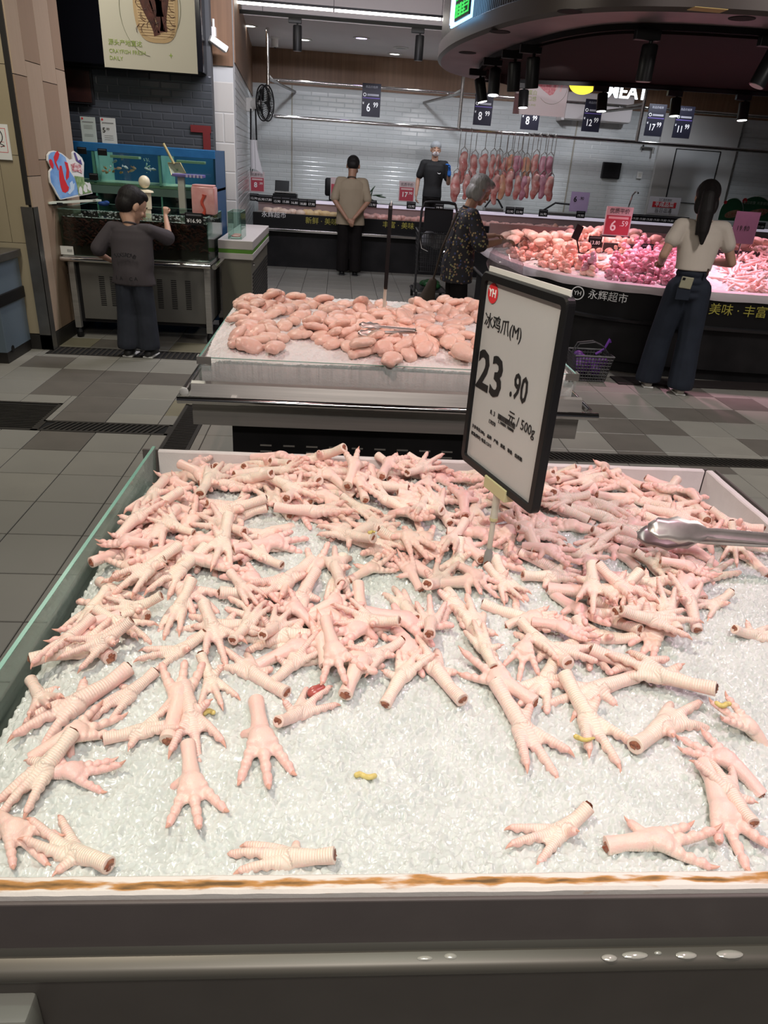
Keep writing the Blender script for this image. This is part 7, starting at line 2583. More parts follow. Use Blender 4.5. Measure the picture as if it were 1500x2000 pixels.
# vertical slats, one by one
cum = [0]
for i in range(len(OUT) - 1):
    cum.append(cum[-1] + (OUT[i + 1] - OUT[i]).length)
sl = MB().box(-.012, .012, -.012, .012, 0, 4.0 - CZ - .13, 0).mesh('slat')
SLATM = mat('canopy_slat', (.040, .034, .032), .35, .3)
s_ = .02
while s_ < cum[-1] - .3 and s_ < 9.0:
    i = max(k for k in range(len(cum)) if cum[k] <= s_)
    p = OUT[i].lerp(OUT[i + 1], (s_ - cum[i]) / (cum[i + 1] - cum[i]))
    tg = (OUT[i + 1] - OUT[i]).normalized()
    link('slat', sl, SLATM, can, Vector((p.x, p.y, CZ + .13)) - can.location, (0, 0, atan2(tg.y, tg.x)))
    s_ += .036
# recessed holes in the ring
for px, py in ((913, 103), (976, 62), (1113, 22), (1449, 36)):
    p = at(px, py, z=CZ - .001)
    MB().lathe([(.075, -.001), (.075, .0008)], 20, (p.x, p.y, CZ - .002)).build('light_hole', PIT, can)
p = at(1383, 5, z=CZ + .03)
MB().box(p.x - .09, p.x + .10, p.y - .05, p.y + .05, CZ - .004, CZ - .001).build('tape_patch', mat('masking_tape', (.42, .30, .10), .7), can)
# neon-lit letter sign on the slats
a = at(918, 25, y=6.45)
i = min(range(len(OUT)), key=lambda k: abs(to_px((OUT[k].x, OUT[k].y, CZ + .3))[0] - 918) + (0 if OUT[k].y < 8 else 500))
p = OUT[i]
tg = (OUT[i + 1] - OUT[i - 1]).normalized()
nn = Vector((tg.y, -tg.x, 0))
zc = CZ + .3
for _ in range(30):
    zc += (to_px((p.x + nn.x * .06, p.y + nn.y * .06, zc))[1] - 48) * .0015
sgn = thing('neon_sign', 'blue and green lit letter sign on the slatted canopy', 'neon sign', Vector((p.x, p.y, zc)) + nn * .05)
NEB = mat('neon_blue', (.30, .62, 1.0), .4, emit=2.6)
NEG = mat('neon_green', (.04, .60, .10), .4, emit=.9)
Fs = lambda x, y, o=0.0: frame_matrix(nn * (.02 + o) + tg * x + Vector((0, 0, y)), tg, (0, 0, 1))
link('backing_panel', MB().box(-.20, .36, 0.0, .60, -.015, .0, 0, Fs(0, 0)).mesh('backing_panel'), NEB, sgn)
link('face_panel', MB().box(-.185, -.06, 0.015, .585, 0.0, .012, 0, Fs(0, 0)).mesh('face_panel'), mat('neon_white_blue', (.55, .72, 1.0), .4, emit=1.4), sgn)
link('face_panel', MB().box(-.045, .345, 0.02, .585, 0.0, .012, 0, Fs(0, 0)).mesh('face_panel'), BLACKPL, sgn)
lettering('lettering', '鲜肉生活馆', .095, NEG, sgn, Fs(.15, .085, .016), .02) if False else None
gm = MB()
rg_ = random.Random(6)
for r_ in range(2):
    for c_ in range(4):
        x0, y0 = -.03 + c_ * .094, .04 + r_ * .11
        for k in range(4):
            if rg_.random() < .8:
                gm.box(x0, x0 + .078, y0 + k * .022, y0 + k * .022 + .010, .012, .018, 0, Fs(0, 0))
        for k in range(3):
            if rg_.random() < .8:
                gm.box(x0 + k * .032, x0 + k * .032 + .010, y0, y0 + .085, .012, .018, 0, Fs(0, 0))
link('green_strokes', gm.mesh('green_strokes'), NEG, sgn)
MB().box(0, .001, 0, .001, 0, .001) if False else None
# tracks and lamps under the canopy
trk = [INN[k] for k in range(len(INN)) if INN[k].y < 9.0]
t = thing('lamp_track', 'black lamp track following the curved inner edge of the canopy', 'lamp track', (2.5, 6, CZ - .05))
tl = offset_line(OUT, .37)
wall_strip([(tl, CZ - .0), (tl, CZ - .035), (offset_line(OUT, .41), CZ - .035), (offset_line(OUT, .41), CZ - .0)], 'rail', BLACKPL, t)
t = thing('lamp_track', 'black lamp track along the far edge of the canopy', 'lamp track', (4, 9.12, CZ - .06))
re2 = [p + Vector((0, -.06, 0)) for p in re_]
wall_strip([(re2, CZ + .02), (re2, CZ - .015), ([p + Vector((0, .04, 0)) for p in re2], CZ - .015), ([p + Vector((0, .04, 0)) for p in re2], CZ + .02)], 'rail', BLACKPL, t)
for k, (px, py, aimx, aimy, lit, lab) in enumerate([(925, 150, .25, -.1, True, 'lit black track lamp at the far left tip of the canopy'), (958, 130, .0, -.15, True, 'lit black track lamp second from the canopy tip'), (997, 108, .1, .1, False, 'black track lamp third from the canopy tip'), (1038, 82, .1, .1, False, 'black track lamp at the bend of the canopy'), (1265, 62, 0, .02, False, 'big black track lamp hanging straight down near the canopy front'), (1490, 85, -.35, .0, False, 'tilted black track lamp at the upper right edge')]):
    i = min(range(len(tl)), key=lambda q: (to_px((tl[q].x, tl[q].y, CZ - .04))[0] - px) ** 2 + (to_px((tl[q].x, tl[q].y, CZ - .04))[1] - (py - 22)) ** 2)
    p = tl[i]
    track_lamp(lab, (p.x + .02, p.y, CZ - .035), (aimx, aimy, -1), .08, .050, .20, lit)
for k, (px, lab) in enumerate([(1024, 'lit black track lamp on the far canopy edge before the rib poster'), (1178, 'lit black track lamp on the far canopy edge beside the MEAT sign'), (1322, 'lit black track lamp on the far canopy edge right of the MEAT sign'), (1456, 'lit black track lamp on the far canopy edge at the right')]):
    yy_ = (8.97, 8.66, 8.56, 8.45)[k]
    p = at(px, 175 + (px - 1024) * .05, y=yy_)
    track_lamp(lab, (p.x, yy_, CZ - .015), (.05, -.12, -1), .07, .055, .17, True)

# ---- lit MEAT sign, yellow emblem and rib poster behind the canopy
SY = 9.7
p = at(1224, 181, y=SY)
t = thing('meat_sign', 'white glowing sign letters spelling MEAT', 'sign', p)
NEW = mat('sign_white', (.85, .95, 1.0), .4, emit=2.2)
link('sign_box', MB().box(-.25, .40, -.01, .03, .05, .20).mesh('sign_box'), BLACKPL, t)
lettering('letter_row', 'MEAT', .20, NEW, t, frame_matrix((0, -.02, 0), (1, 0, 0), (0, 0, 1)), .016, depth=.012)
lettering('letter_row', '鲜肉区', .20, NEW, t, frame_matrix((.02, -.02, .20), (1, 0, 0), (0, 0, 1)), .016, depth=.012)
for dx in (-.2, .2):
    MB().tube([(p.x + dx, SY + .01, p.z + .2), (p.x + dx, SY + .01, 4.0)], .004, 5).build('cable', BLACKPL, t)
p = at(1138, 166, y=SY)
t = thing('yellow_emblem', 'glowing yellow round emblem with slanted stripes beside the MEAT sign', 'sign', p)
NEY = mat('sign_yellow', (1.0, .80, .05), .4, emit=1.6)
arc = [(.165 * cos(a_), .14 * sin(a_) - .0) for a_ in np.linspace(pi, 2 * pi, 20)]
Fe = frame_matrix((0, 0, 0), (1, 0, 0), (0, 0, 1))
link('lower_bowl', MB().prism([(x, y * .85 + .02) for x, y in arc], -.01, .02, Fe).mesh('lower_bowl'), NEY, t)
for k in range(4):
    x = -.13 + k * .072
    link('stripe', MB().prism([(x, .03), (x + .018, .03), (x + .055, .10), (x + .037, .10)], -.01, .02, Fe).mesh('stripe'), NEY, t)
link('rim', MB().tube([(.165 * cos(a_), .16 * sin(a_) + .03, 0) for a_ in np.linspace(0, pi, 18)], .010, 6, M=Fe).mesh('rim'), NEY, t)
MB().tube([(p.x, SY, p.z + .19), (p.x, SY, 4.0)], .004, 5).build('cable', BLACKPL, t)
PYR = 9.45
a, b = at(1001, 222, y=PYR), at(1102, 228, y=PYR)
w = b.x - a.x
t = thing('hanging_poster', 'white hanging poster with a rack of ribs and the words delicious and fresh', 'poster', ((a.x + b.x) / 2, PYR, a.z))
PR = lambda x, y, o=.0: frame_matrix((x * w, -.004 - o, y * w), (1, 0, 0), (0, 0, 1))
link('sheet', MB().box(-w / 2, w / 2, -.003, .003, 0, .85).mesh('sheet'), mat('cool_white_poster', (.56, .53, .54), .5), t)
lettering('lettering', '健康蛋白', w * .085, GREEN_PRINT, t, PR(-.42, .36), .0, 'LEFT')
lettering('lettering', '健康口感', w * .085, GREEN_PRINT, t, PR(-.42, .26), .0, 'LEFT')
lettering('lettering', 'DELICIOUS AND', w * .046, GREEN_PRINT, t, PR(-.42, .165), .0, 'LEFT')
lettering('lettering', 'FRESH', w * .046, GREEN_PRINT, t, PR(-.42, .10), .0, 'LEFT')
rib = [(-.25, .80), (-.22, .58), (.02, .42), (.16, .34), (.22, .36), (.42, .72), (.44, .82)]
link('rib_print', MB().prism([(x * w, y * w) for x, y in rib], 0, .001, PR(0, 0)).mesh('rib_print'), mat('rib_red', (.45, .10, .13), .5, var=(40, (.62, .35, .36), .2)), t)
for k in range(7):
    x = -.16 + k * .082
    link('rib_bone', MB().prism([((x) * w, (.60 - k * .03) * w), ((x + .035) * w, (.59 - k * .03) * w), ((x + .10) * w, .82 * w), ((x + .06) * w, .82 * w)], .001, .0016, PR(0, 0)).mesh('rib_bone'), mat('bone_pink', (.66, .46, .46), .5), t)
link('circle_line', MB().tube([((.20 + .28 * cos(a_)) * w, (.48 + .28 * sin(a_)) * w, 0) for a_ in np.linspace(-2.4, .6, 24)], .0016, 5, M=PR(0, 0, .001)).mesh('circle_line'), MATS['thin_olive_line'], t)
for x in (-.4, .4):
    MB().tube([(t.location.x + x * w, PYR, a.z + .85), (t.location.x + x * w, PYR, 4.0)], .002, 5).build('cord', BLACKPL, t)
# dark floor mat and shopping basket at the foot of the island
p = at(1390, 757, z=0)
tag(MB().box(2.50, 4.1, 5.98, 6.22, .0, .012, .004).build('floor_mat', mat('dark_mat', (.018, .012, .012), .9)), 'thin dark mat along the foot of the island counter', 'mat')
pb = at(1150, 745, z=0)
bx, by = pb.x, pb.y + .10
t = thing('shopping_basket', 'grey wire-look shopping basket with a purple bag beside the island counter', 'basket', (bx, by, 0))
BASK = mat('grey_basket', (.055, .055, .058), .45)
W0, W1, D0, D1, H_ = .135, .17, .11, .14, .22
fr = MB()
for u in np.linspace(0, 1, 9):
    w_, d_ = W0 + (W1 - W0) * u, D0 + (D1 - D0) * u
    z = .01 + H_ * u
    fr.tube([(bx - w_, by - d_, z), (bx + w_, by - d_, z), (bx + w_, by + d_, z), (bx - w_, by + d_, z)], .0045 if u < 1 else .010, 5, closed=True)
for s in np.linspace(-1, 1, 13):
    for sy_ in (-1, 1):
        fr.tube([(bx + s * W0, by + sy_ * D0, .01), (bx + s * W1, by + sy_ * D1, .01 + H_)], .004, 5)
for s in np.linspace(-1, 1, 10):
    for sx_ in (-1, 1):
        fr.tube([(bx + sx_ * W0, by + s * D0, .01), (bx + sx_ * W1, by + s * D1, .01 + H_)], .004, 5)
tag(fr.build('basket_mesh', BASK, t), kind='stuff')
MB().box(bx - W0, bx + W0, by - D0, by + D0, .004, .012).build('basket_floor', BASK, t)
for s in (-1, 1):
    MB().tube([(bx - W1 * .9, by + s * .02, .24), (bx - W1 * .7, by + s * .03, .31), (bx + W1 * .1, by + s * .03, .33), (bx + W1 * .55, by + s * .03, .30), (bx + W1 * .9, by + s * .02, .24)], .006, 6).build('handle', BASK, t)
PURP = mat('purple_bag', (.10, .03, .20), .45, bump=(30, .5, .01))
mb = MB()
rp = random.Random(12)
for k in range(14):
    mb.ell((bx + rp.uniform(-.10, .12), by + rp.uniform(-.07, .07), .07 + rp.uniform(0, .12)), (.05, .045, .05))
pbag = tag(link('purple_bag', mb.blob('purple_bag', .010, 2), PURP), 'dark purple plastic bag inside the shopping basket', 'bag')
q = at(1194, 660, y=by)
MB().tube([(bx + .05, by, .22), (bx + .12, by, .27), (q.x - .01, by, q.z - .01), (q.x, by, q.z - .04)], [.012, .010, .012, .010], 8).build('loop_handle', mat('bright_purple', (.17, .05, .36), .4), pbag)

# ================================================================== people
SKIN = mat('skin', (.50, .30, .21), .5, sss=.15, var=(12, (.46, .27, .19), .3))
SKIN_D = mat('skin_tan', (.36, .20, .13), .5, sss=.15, var=(12, (.33, .18, .12), .3))
HAIR = mat('black_hair', (.010, .008, .008), .6, spec=.3, bump=(90, .6, .006), stretch=(1, 1, .15))


def hand(mb, w, d, nrm, curl=.5, s=1.0, thumb=1, grip=False):
    """palm and five fingers from wrist w along d; nrm is the side the fingers close to"""
    w, d, nrm = Vector(w), Vector(d).normalized(), Vector(nrm)
    nrm = (nrm - d * nrm.dot(d)).normalized()
    lat = d.cross(nrm)
    pe = w + d * .078 * s
    for k in (-1.2, -.4, .4, 1.2):
        mb.cone(w + d * .015 * s + lat * k * .012 * s, .013 * s, pe + lat * k * .017 * s, .0115 * s, 8)
    for k, ln in zip((-1.5, -.5, .5, 1.5), (.058, .074, .078, .068)):
        p = pe + lat * k * .0185 * s
        an = .25
        r = .0092 * s
        for j in range(3):
            an += curl * (.55 + .2 * j)
            q = p + (d * cos(an) + nrm * sin(an)) * ln * s * (.42, .33, .25)[j]
            mb.cone(p, r, q, r * .92, 8)
            p, r = q, r * .92
    p = w + d * .025 * s + lat * thumb * .020 * s
    for j, ln in enumerate((.032, .028, .024)):
        q = p + (d * (.75 - .1 * j) + lat * thumb * (.6 - .35 * j) + nrm * (.25 + .3 * curl * j)).normalized() * ln * s
        mb.cone(p, .0105 * s * (1 - .08 * j), q, .0095 * s * (1 - .08 * j), 8)
        p = q


def person(label, loc, rz, H, sp, group='people in the shop'):
    """sp: lean, head (offset, pitch, yaw), arms, looks; local frame faces +y"""
    root = thing('person', label, 'person', (0, 0, 0), group)
    k = H / 1.70
    lean = sp.get('lean', 0.0)
    zh, zw, zc, zs, zn = .515 * H, .60 * H, .715 * H, .805 * H, .845 * H
    sw, cw, ww, hw = [v * k for v in sp.get('build', (.185, .155, .135, .155))]
    skin = sp.get('skin', SKIN)
    bend = lambda z: Vector((sp.get('side', 0) * max(0, z - zh), lean * max(0, z - zh), 0))
    J = lambda x, y, z: Vector((x, y, z)) + bend(z)
    # ---- body: one skin
    mb = MB()
    hp = sp.get('head', (0, .02, 0))
    neck = J(0, .0, zn)
    hc = neck + Vector((hp[0], hp[1], .105 * k * 1.0 + .02))
    pitch, yaw = sp.get('pitch', 0), sp.get('yaw', 0)
    R = Euler((-pitch, 0, yaw)).to_matrix()
    hs = sp.get('headsize', 1.0) * (.92 + .08 * k) * 1.07
    Hd = lambda x, y, z: hc + R @ (Vector((x, y, z)) * hs)
    E = (-pitch, 0, yaw)
    mb.ell(Hd(0, -.005, .025), (.074 * hs, .092 * hs, .088 * hs), E, 18, 12)
    mb.ell(Hd(0, .015, -.035), (.060 * hs, .070 * hs, .072 * hs), E, 16, 10)
    mb.ell(Hd(0, .050, -.080), (.034 * hs, .030 * hs, .026 * hs), E)
    mb.ell(Hd(0, .070, .005), (.052 * hs, .020 * hs, .030 * hs), E)
    mb.cone(Hd(0, .082, .012), .009 * hs, Hd(0, .098, -.022), .014 * hs, 8)
    mb.ell(Hd(0, .085, -.052), (.024 * hs, .010 * hs, .008 * hs), E, 10, 6)
    for s in (-1, 1):
        mb.ell(Hd(s * .074, -.005, -.005), (.012 * hs, .020 * hs, .032 * hs), E, 10, 8)
        mb.ell(Hd(s * .040, .060, -.028), (.022 * hs, .016 * hs, .020 * hs), E, 10, 6)
    mb.cone(J(0, -.01, zs), .058 * k, Hd(0, -.015, -.06), .052 * hs, 12)
    mb.cone(J(-sw * .60, 0, zs - .035 * k), .046 * k, J(sw * .60, 0, zs - .035 * k), .046 * k, 12)
    mb.loft([(J(0, 0, zs - .04 * k), sw * .62, .055 * k), (J(0, 0, zc), cw * .74, .070 * k), (J(0, 0, zw), ww * .74, .068 * k), (J(0, 0, zh), hw * .72, .075 * k)], 16)
    L = sp.get('legs', ((-.09, 0), (.09, 0)))
    for s, (fx, fy) in zip((-1, 1), L):
        hipj = Vector((s * hw * .52, 0, zh))
        knee = Vector((s * .07 * k * .5 + fx * .6, fy * .6 + .015, .275 * H))
        ank = Vector((fx, fy, .05 * H))
        mb.cone(hipj, .075 * k, knee, .050 * k)
        mb.cone(knee, .050 * k, ank, .034 * k)
        mb.cone(ank, .034 * k, ank + Vector((0, .06 * k, -.03 * H)), .028 * k)
    A = sp['arms']
    for s in (-1, 1):
        sh = J(s * sw, 0, zs - .02 * k)
        el, wr, hd, hn, curl = A[s]
        el, wr = Vector(el), Vector(wr)
        mb.cone(sh, .042 * k, el, .037 * k)
        mb.cone(el, .037 * k, el.lerp(wr, .35), .036 * k)
        mb.cone(el.lerp(wr, .35), .036 * k, wr, .024 * k)
        if (s, 'glove') not in sp:
            hand(mb, wr, hd, hn, curl, .95 * k * sp.get('handsize', 1.0), sp.get('thumb', {-1: 1, 1: -1})[s])
    body = link('body', mb.blob('body', .0068, 1), skin, root)
    # ---- shirt
    sm = sp['shirt']
    mb = MB()
    z0 = sp.get('hem', zh - .02)
    fl = sp.get('loose', 1.0)
    prof = [(zs + .022 * k, sw * .36, .058 * k), (zs - .002 * k, sw * .66, .074 * k), (zs - .045 * k, sw * .92, .094 * k), (zc + .03 * k, cw * 1.06, .112 * k), (zw, ww * 1.04, .108 * k * fl), (zh + .03, hw * 1.0, .116 * k * fl), (z0, hw * sp.get('hemw', 1.02), .114 * k * fl)]
    cutp_ = [p for p in prof if p[0] > z0 + .01]
    if len(cutp_) < len(prof) - 1 or prof[-2][0] < z0:
        cutp_.append((z0, prof[-1][1], prof[-1][2]))
    else:
        cutp_ = prof
    secs = []
    for i in range(len(cutp_) - 1):
        for u in np.linspace(0, 1, 6)[:-1]:
            uu = u * u * (3 - 2 * u)
            z = cutp_[i][0] + (cutp_[i + 1][0] - cutp_[i][0]) * u
            w_ = cutp_[i][1] + (cutp_[i + 1][1] - cutp_[i][1]) * uu
            d_ = cutp_[i][2] + (cutp_[i + 1][2] - cutp_[i][2]) * uu
            by = sp.get('hump', 0) * max(0, 1 - abs(z - zs * .95) / (.22 * H))
            secs.append((J(0, -by, z), w_ + .010, d_))
    secs.append((J(0, 0, cutp_[-1][0]), cutp_[-1][1] + .010, cutp_[-1][2]))
    mb.loft(secs, 28)
    for s in (-1, 1):
        sh = J(s * sw * .96, 0, zs - .020 * k)
        el = Vector(A[s][0])
        f = sp.get('sleeve', .72)
        mb.cone(J(s * sw * .5, -.005, zs - .012 * k), .054 * k, sh, .063 * k)
        mb.cone(sh, .063 * k, sh.lerp(el, f), .058 * k * sp.get('slw', 1.0))
        if f > .95:
            wr = Vector(A[s][1])
            mb.cone(el, .055 * k, el.lerp(wr, sp.get('forearm', .6)), .05 * k)
    me = mb.blob('shirt', .0085, 2)
    # flat hem: cut everything under z0
    co = np.zeros(len(me.vertices) * 3)
    me.vertices.foreach_get('co', co)
    co = co.reshape(-1, 3)
    tor = np.abs(co[:, 0]) < hw * 1.25
    m_ = (co[:, 2] < z0) & tor
    co[m_, 2] = z0 - (z0 - co[m_, 2]) * .12
    # soft vertical folds
    nz = np.array([noise.noise(Vector((c[0] * 9, c[1] * 9, c[2] * 3.2 + 7 * H))) for c in co])
    rad = co[:, :2] / np.maximum(np.linalg.norm(co[:, :2], axis=1, keepdims=True), .02)
    co[:, :2] += rad * (nz * sp.get('fold', .010))[:, None]
    me.vertices.foreach_set('co', co.ravel())
    me.update()
    link('shirt', me, sm, root)
    # collar ring
    MB().tube([J(.062 * k * cos(a_), .058 * k * sin(a_) - .008, zs + .030 * k - .018 * k * sin(a_)) for a_ in np.linspace(0, 2 * pi, 18)[:-1]], .010 * k, 6, closed=True).build('collar', sp.get('collar', sm), root, True)
    # ---- trousers
    mb = MB()
    zt = sp.get('waist', zh + .07 * H * .5)
    pk = sp.get('pantk', 1.0)
    for u in np.linspace(0, 1, 5):
        z = zt + (zh - .03 * H - zt) * u
        mb.ell(J(0, -.005, z), ((ww * (1 - u) + hw * u) * pk + .004, (.096 + .022 * u) * k, .050 * k), None, 20, 8)
    lw = sp.get('legw', (.085, .066, .062))
    for s, (fx, fy) in zip((-1, 1), L):
        hipj = Vector((s * hw * .50 * pk, -.005, zh - .01))
        knee = Vector((s * .07 * k * .5 + fx * .6, fy * .6 + .015, .275 * H))
        ank = Vector((fx, fy, sp.get('cuff', .055) * H))
        mb.cone(hipj, lw[0] * k, knee, lw[1] * k)
        mb.cone(knee, lw[1] * k, ank, lw[2] * k)
    me = mb.blob('trousers', .0095, 2)
    co = np.zeros(len(me.vertices) * 3)
    me.vertices.foreach_get('co', co)
    co = co.reshape(-1, 3)
    zc_ = sp.get('cuff', .055) * H - .02
    m_ = co[:, 2] < zc_
    co[m_, 2] = zc_ - (zc_ - co[m_, 2]) * .15
    co[:, 2] = np.maximum(co[:, 2], .012)
    nz = np.array([noise.noise(Vector((c[0] * 10, c[1] * 10, c[2] * 6 + 3 * H))) for c in co])
    co[:, 1] += nz * .010
    me.vertices.foreach_set('co', co.ravel())
    me.update()
    link('trousers', me, sp['pants'], root)
    for s, (fx, fy) in zip((-1, 1), L):
        mb = MB()
        mb.cone((fx, fy - .045 * k, .035), .035, (fx, fy + .02, .042), .040, 12)
        mb.cone((fx, fy + .02, .040), .040, (fx + s * .012, fy + .14 * k, .030), .030, 12)
        me = mb.blob('shoe', .008, 2)
        for v in me.vertices:
            v.co.z = max(v.co.z, .0)
        so = link('shoe', me, sp['shoes'], root)
        MB().box(fx - .042, fx + .042 + .0, fy - .075 * k, fy + .165 * k, .0, .014, .006).build('sole', sp.get('sole', WHITEPL), so)
    # eyes
    if sp.get('face', True):
        for s in (-1, 1):
            link('eye', MB().ell(Hd(s * .030, .0795, .004), (.010 * hs, .005 * hs, .005 * hs), E, 10, 6).mesh('eye', True), BLACK, root)
            MB().tube([Hd(s * .016, .087, .026), Hd(s * .032, .086, .030), Hd(s * .048, .078, .025)], .0035 * hs, 5).build('eyebrow', sp.get('hairmat', HAIR), root)
        MB().ell(Hd(0, .0945, -.052), (.020 * hs, .004 * hs, .004 * hs), E, 10, 6).build('lips', mat('lips', (.38, .14, .12), .5), root, True)
    # ---- hair
    if sp.get('hair'):
        mb = MB()
        for it in sp['hair']:
            if it[0] == 'c':
                mb.cone(Hd(*it[1]), it[2] * hs, Hd(*it[3]), it[4] * hs, 14)
                continue
            (x, y, z, rx, ry, rz_) = it
            mb.ell(Hd(x, y, z), (rx * hs, ry * hs, rz_ * hs), E, 16, 12)
        me = mb.blob('hair', .007, 1)
        link('hair', me, sp.get('hairmat', HAIR), root)
    root['_'] = 0
    del root['_']
    root.location = loc
    root.rotation_euler = (0, 0, rz)
    return root, Hd, J


def local(loc, rz, p):
    """world point to the person's own frame"""
    return Matrix.Rotation(-rz, 3, 'Z') @ (Vector(p) - Vector(loc))


SHORT = [(0, -.022, .040, .083, .092, .086), (0, -.050, -.005, .076, .062, .070), (0, .015, .078, .066, .070, .040)]

# ---- boy at the crayfish tank
loc = Vector((-1.665, 6.20, 0))
rz = -.15
hb = local(loc, rz, at(322, 404, y=6.66))
CHAR = mat('charcoal_tee', (.060, .050, .055), .85, var=(6, (.050, .042, .047), .3), bump=(160, .12, .002))
DENIMD = mat('dark_denim', (.016, .019, .028), .85, var=(14, (.024, .028, .040), .3), bump=(220, .2, .002))
sp = dict(build=(.215, .205, .210, .205), pantk=.78, lean=.10, head=(.005, .05, 0), pitch=.45, yaw=-.75, headsize=1.13, skin=SKIN, shirt=CHAR, pants=DENIMD, shoes=mat('black_white_shoe', (.03, .03, .03), .5), legs=((-.085, -.02), (.085, .0)), legw=(.118, .112, .122), cuff=.075, waist=.60,
          hem=.462 * 1.29, hemw=1.10, loose=1.25, slw=1.45, sleeve=.85, fold=.012, face=True, hair=SHORT, handsize=.95,
          arms={-1: ((-.285, -.02, .83), (-.24, .17, .74), (.1, .9, -.2), (1, .2, 0), .5), 1: ((.245, .22, .945), hb - Vector((0, .0, .07)), (0.05, .12, 1), (-.2, 1, 0), 1.0)})
boy, Hd, J = person('boy in a dark printed T-shirt and baggy jeans reaching over the crayfish tank', loc, rz, 1.29, sp)
PRINT = mat('shirt_print', (.016, .015, .018), .9)
for i, ch in enumerate('SIXSRDNB'):
    a_ = (i - 3.5) * .19
    x, z = .125 * sin(a_), .80 + .05 * cos(a_) - .012
    lettering('print_letter', ch, .044, PRINT, boy, frame_matrix((x, -.140 + .9 * x * x + .10 * (z - .66), z), (cos(a_), .5 * x, -sin(a_) * .8), (sin(a_) * .8, -.0, cos(a_))), .02)
for i, ch in enumerate('IA CA'):
    if ch != ' ':
        x = (i - 2) * .040
        lettering('print_letter', ch, .040, PRINT, boy, frame_matrix((x, -.142 + .9 * x * x, .655 + abs(i - 2) * .004), (1, .4 * x, 0), (0, 0, 1)), .02)

# ---- man in a beige shirt, hands behind his back
loc = Vector((.18, 11.55, 0))
KHAKI = mat('beige_shirt', (.33, .27, .19), .8, var=(5, (.29, .235, .165), .3), bump=(120, .12, .003))
BLKT = mat('black_trousers', (.006, .005, .005), .85, spec=.2, var=(9, (.010, .008, .008), .3))
sp = dict(pantk=.86, build=(.195, .190, .195, .195), lean=.10, head=(.015, .065, 0), pitch=.55, yaw=-.1, headsize=1.12, skin=SKIN_D, shirt=KHAKI, pants=BLKT, shoes=BLACKPL, sole=BLACKPL, legs=((-.10, 0), (.10, 0)), legw=(.112, .095, .095), cuff=.05, hem=.73, hemw=1.10, loose=1.20, slw=1.15, sleeve=.86, hump=.04, fold=.012,
          hair=[(0, -.020, .036, .080, .090, .080), (0, -.055, -.012, .073, .055, .060)], collar=mat('dark_collar', (.05, .042, .035), .8),
          arms={-1: ((-.245, -.10, 1.06), (-.05, -.215, .82), (.6, -.1, -.5), (0, 1, .2), .6), 1: ((.250, -.10, 1.06), (.045, -.22, .83), (-.3, -.15, -.9), (0, 1, 0), .6)})
person('man in a beige shirt and black trousers, hands clasped behind his back', loc, 0, 1.66, sp)

# ---- butcher behind the counter
bp = at(842, 400, y=13.45)
loc = Vector((bp.x, 13.45, .24))
rz = pi
gl = local(loc, rz, at(861, 338, y=13.28))
sp = dict(build=(.185, .155, .135, .150), head=(0, .012, 0), pitch=.05, yaw=.0, skin=SKIN, shirt=mat('black_polo', (.008, .008, .009), .75, var=(8, (.013, .013, .014), .3)), pants=BLKT, shoes=BLACKPL, sole=BLACKPL, hem=.86, sleeve=.70, slw=1.1, hair=None, face=True,
          arms={-1: ((-.27, -.03, 1.10), (-.245, .16, gl.z - .06 if False else 1.28), (.12, .1, 1), (.6, .3, 0), .7), 1: ((.26, -.02, 1.12), (.28, .06, .88), (0, .2, -1), (-1, 0, 0), .5)})
sp[(-1, 'glove')] = True
bt, Hd, J = person('masked butcher in a black polo shirt and hairnet with one blue glove', loc, rz, 1.74, sp)
mb = MB()
hand(mb, (-.245, .16, 1.275), (.12, .1, 1), (.6, .3, 0), .7, 1.12, 1)
mb.cone((-.247, .155, 1.235), .034, (-.243, .162, 1.285), .030)
link('glove', mb.blob('glove', .007, 1), mat('blue_glove', (.03, .16, .55), .45), bt)
mb = MB()
mb.ell(Hd(0, .048, -.052), (.060, .050, .046), None, 18, 12).ell(Hd(0, .085, -.035), (.026, .020, .030))
link('face_mask', mb.blob('face_mask', .007, 2), mat('white_mask', (.62, .58, .58), .7), bt)
mb = MB()
mb.ell(Hd(0, -.012, .050), (.092, .104, .080), None, 20, 12).ell(Hd(0, -.055, .0), (.082, .062, .070))
link('hairnet', mb.blob('hairnet', .009, 1), mat('hairnet_white', (.40, .42, .43), .8, var=(60, (.30, .31, .33), .2), bump=(120, .5, .004)), bt)
link('shirt_emblem', MB().prism([(-.030, .012), (-.018, -.008), (.0, -.012), (.022, -.010), (.032, .008), (.012, .002), (-.012, .002)], 0, .002, frame_matrix((-.075, .118, 1.245), (-1, 0, 0), (0, 0, 1))).mesh('shirt_emblem'), WHITE, bt)

# ---- elderly woman choosing chicken
loc = Vector((1.14, 7.05, 0))
rz = -pi / 2 + .10
h1 = local(loc, rz, at(975, 476, y=6.92))
FLO = mat('floral_blouse', (.020, .018, .022), .75, bump=(60, .2, .004))
nt = FLO.node_tree
vo = nt.nodes.new('ShaderNodeTexVoronoi')
vo.inputs['Scale'].default_value = 42
tcn = nt.nodes.new('ShaderNodeTexCoord')
nt.links.new(tcn.outputs['Object'], vo.inputs['Vector'])
rp1 = nt.nodes.new('ShaderNodeValToRGB')
rp1.color_ramp.interpolation = 'CONSTANT'
e = rp1.color_ramp.elements
e[0].color = (.018, .016, .020, 1)
e[0].position = 0
e[1].color = (.30, .21, .10, 1)
e[1].position = .42
for pos, c in ((.66, (.05, .06, .15, 1)), (.78, (.24, .23, .11, 1)), (.90, (.20, .10, .08, 1))):
    q = rp1.color_ramp.elements.new(pos)
    q.color = c
sepc = nt.nodes.new('ShaderNodeSeparateColor')
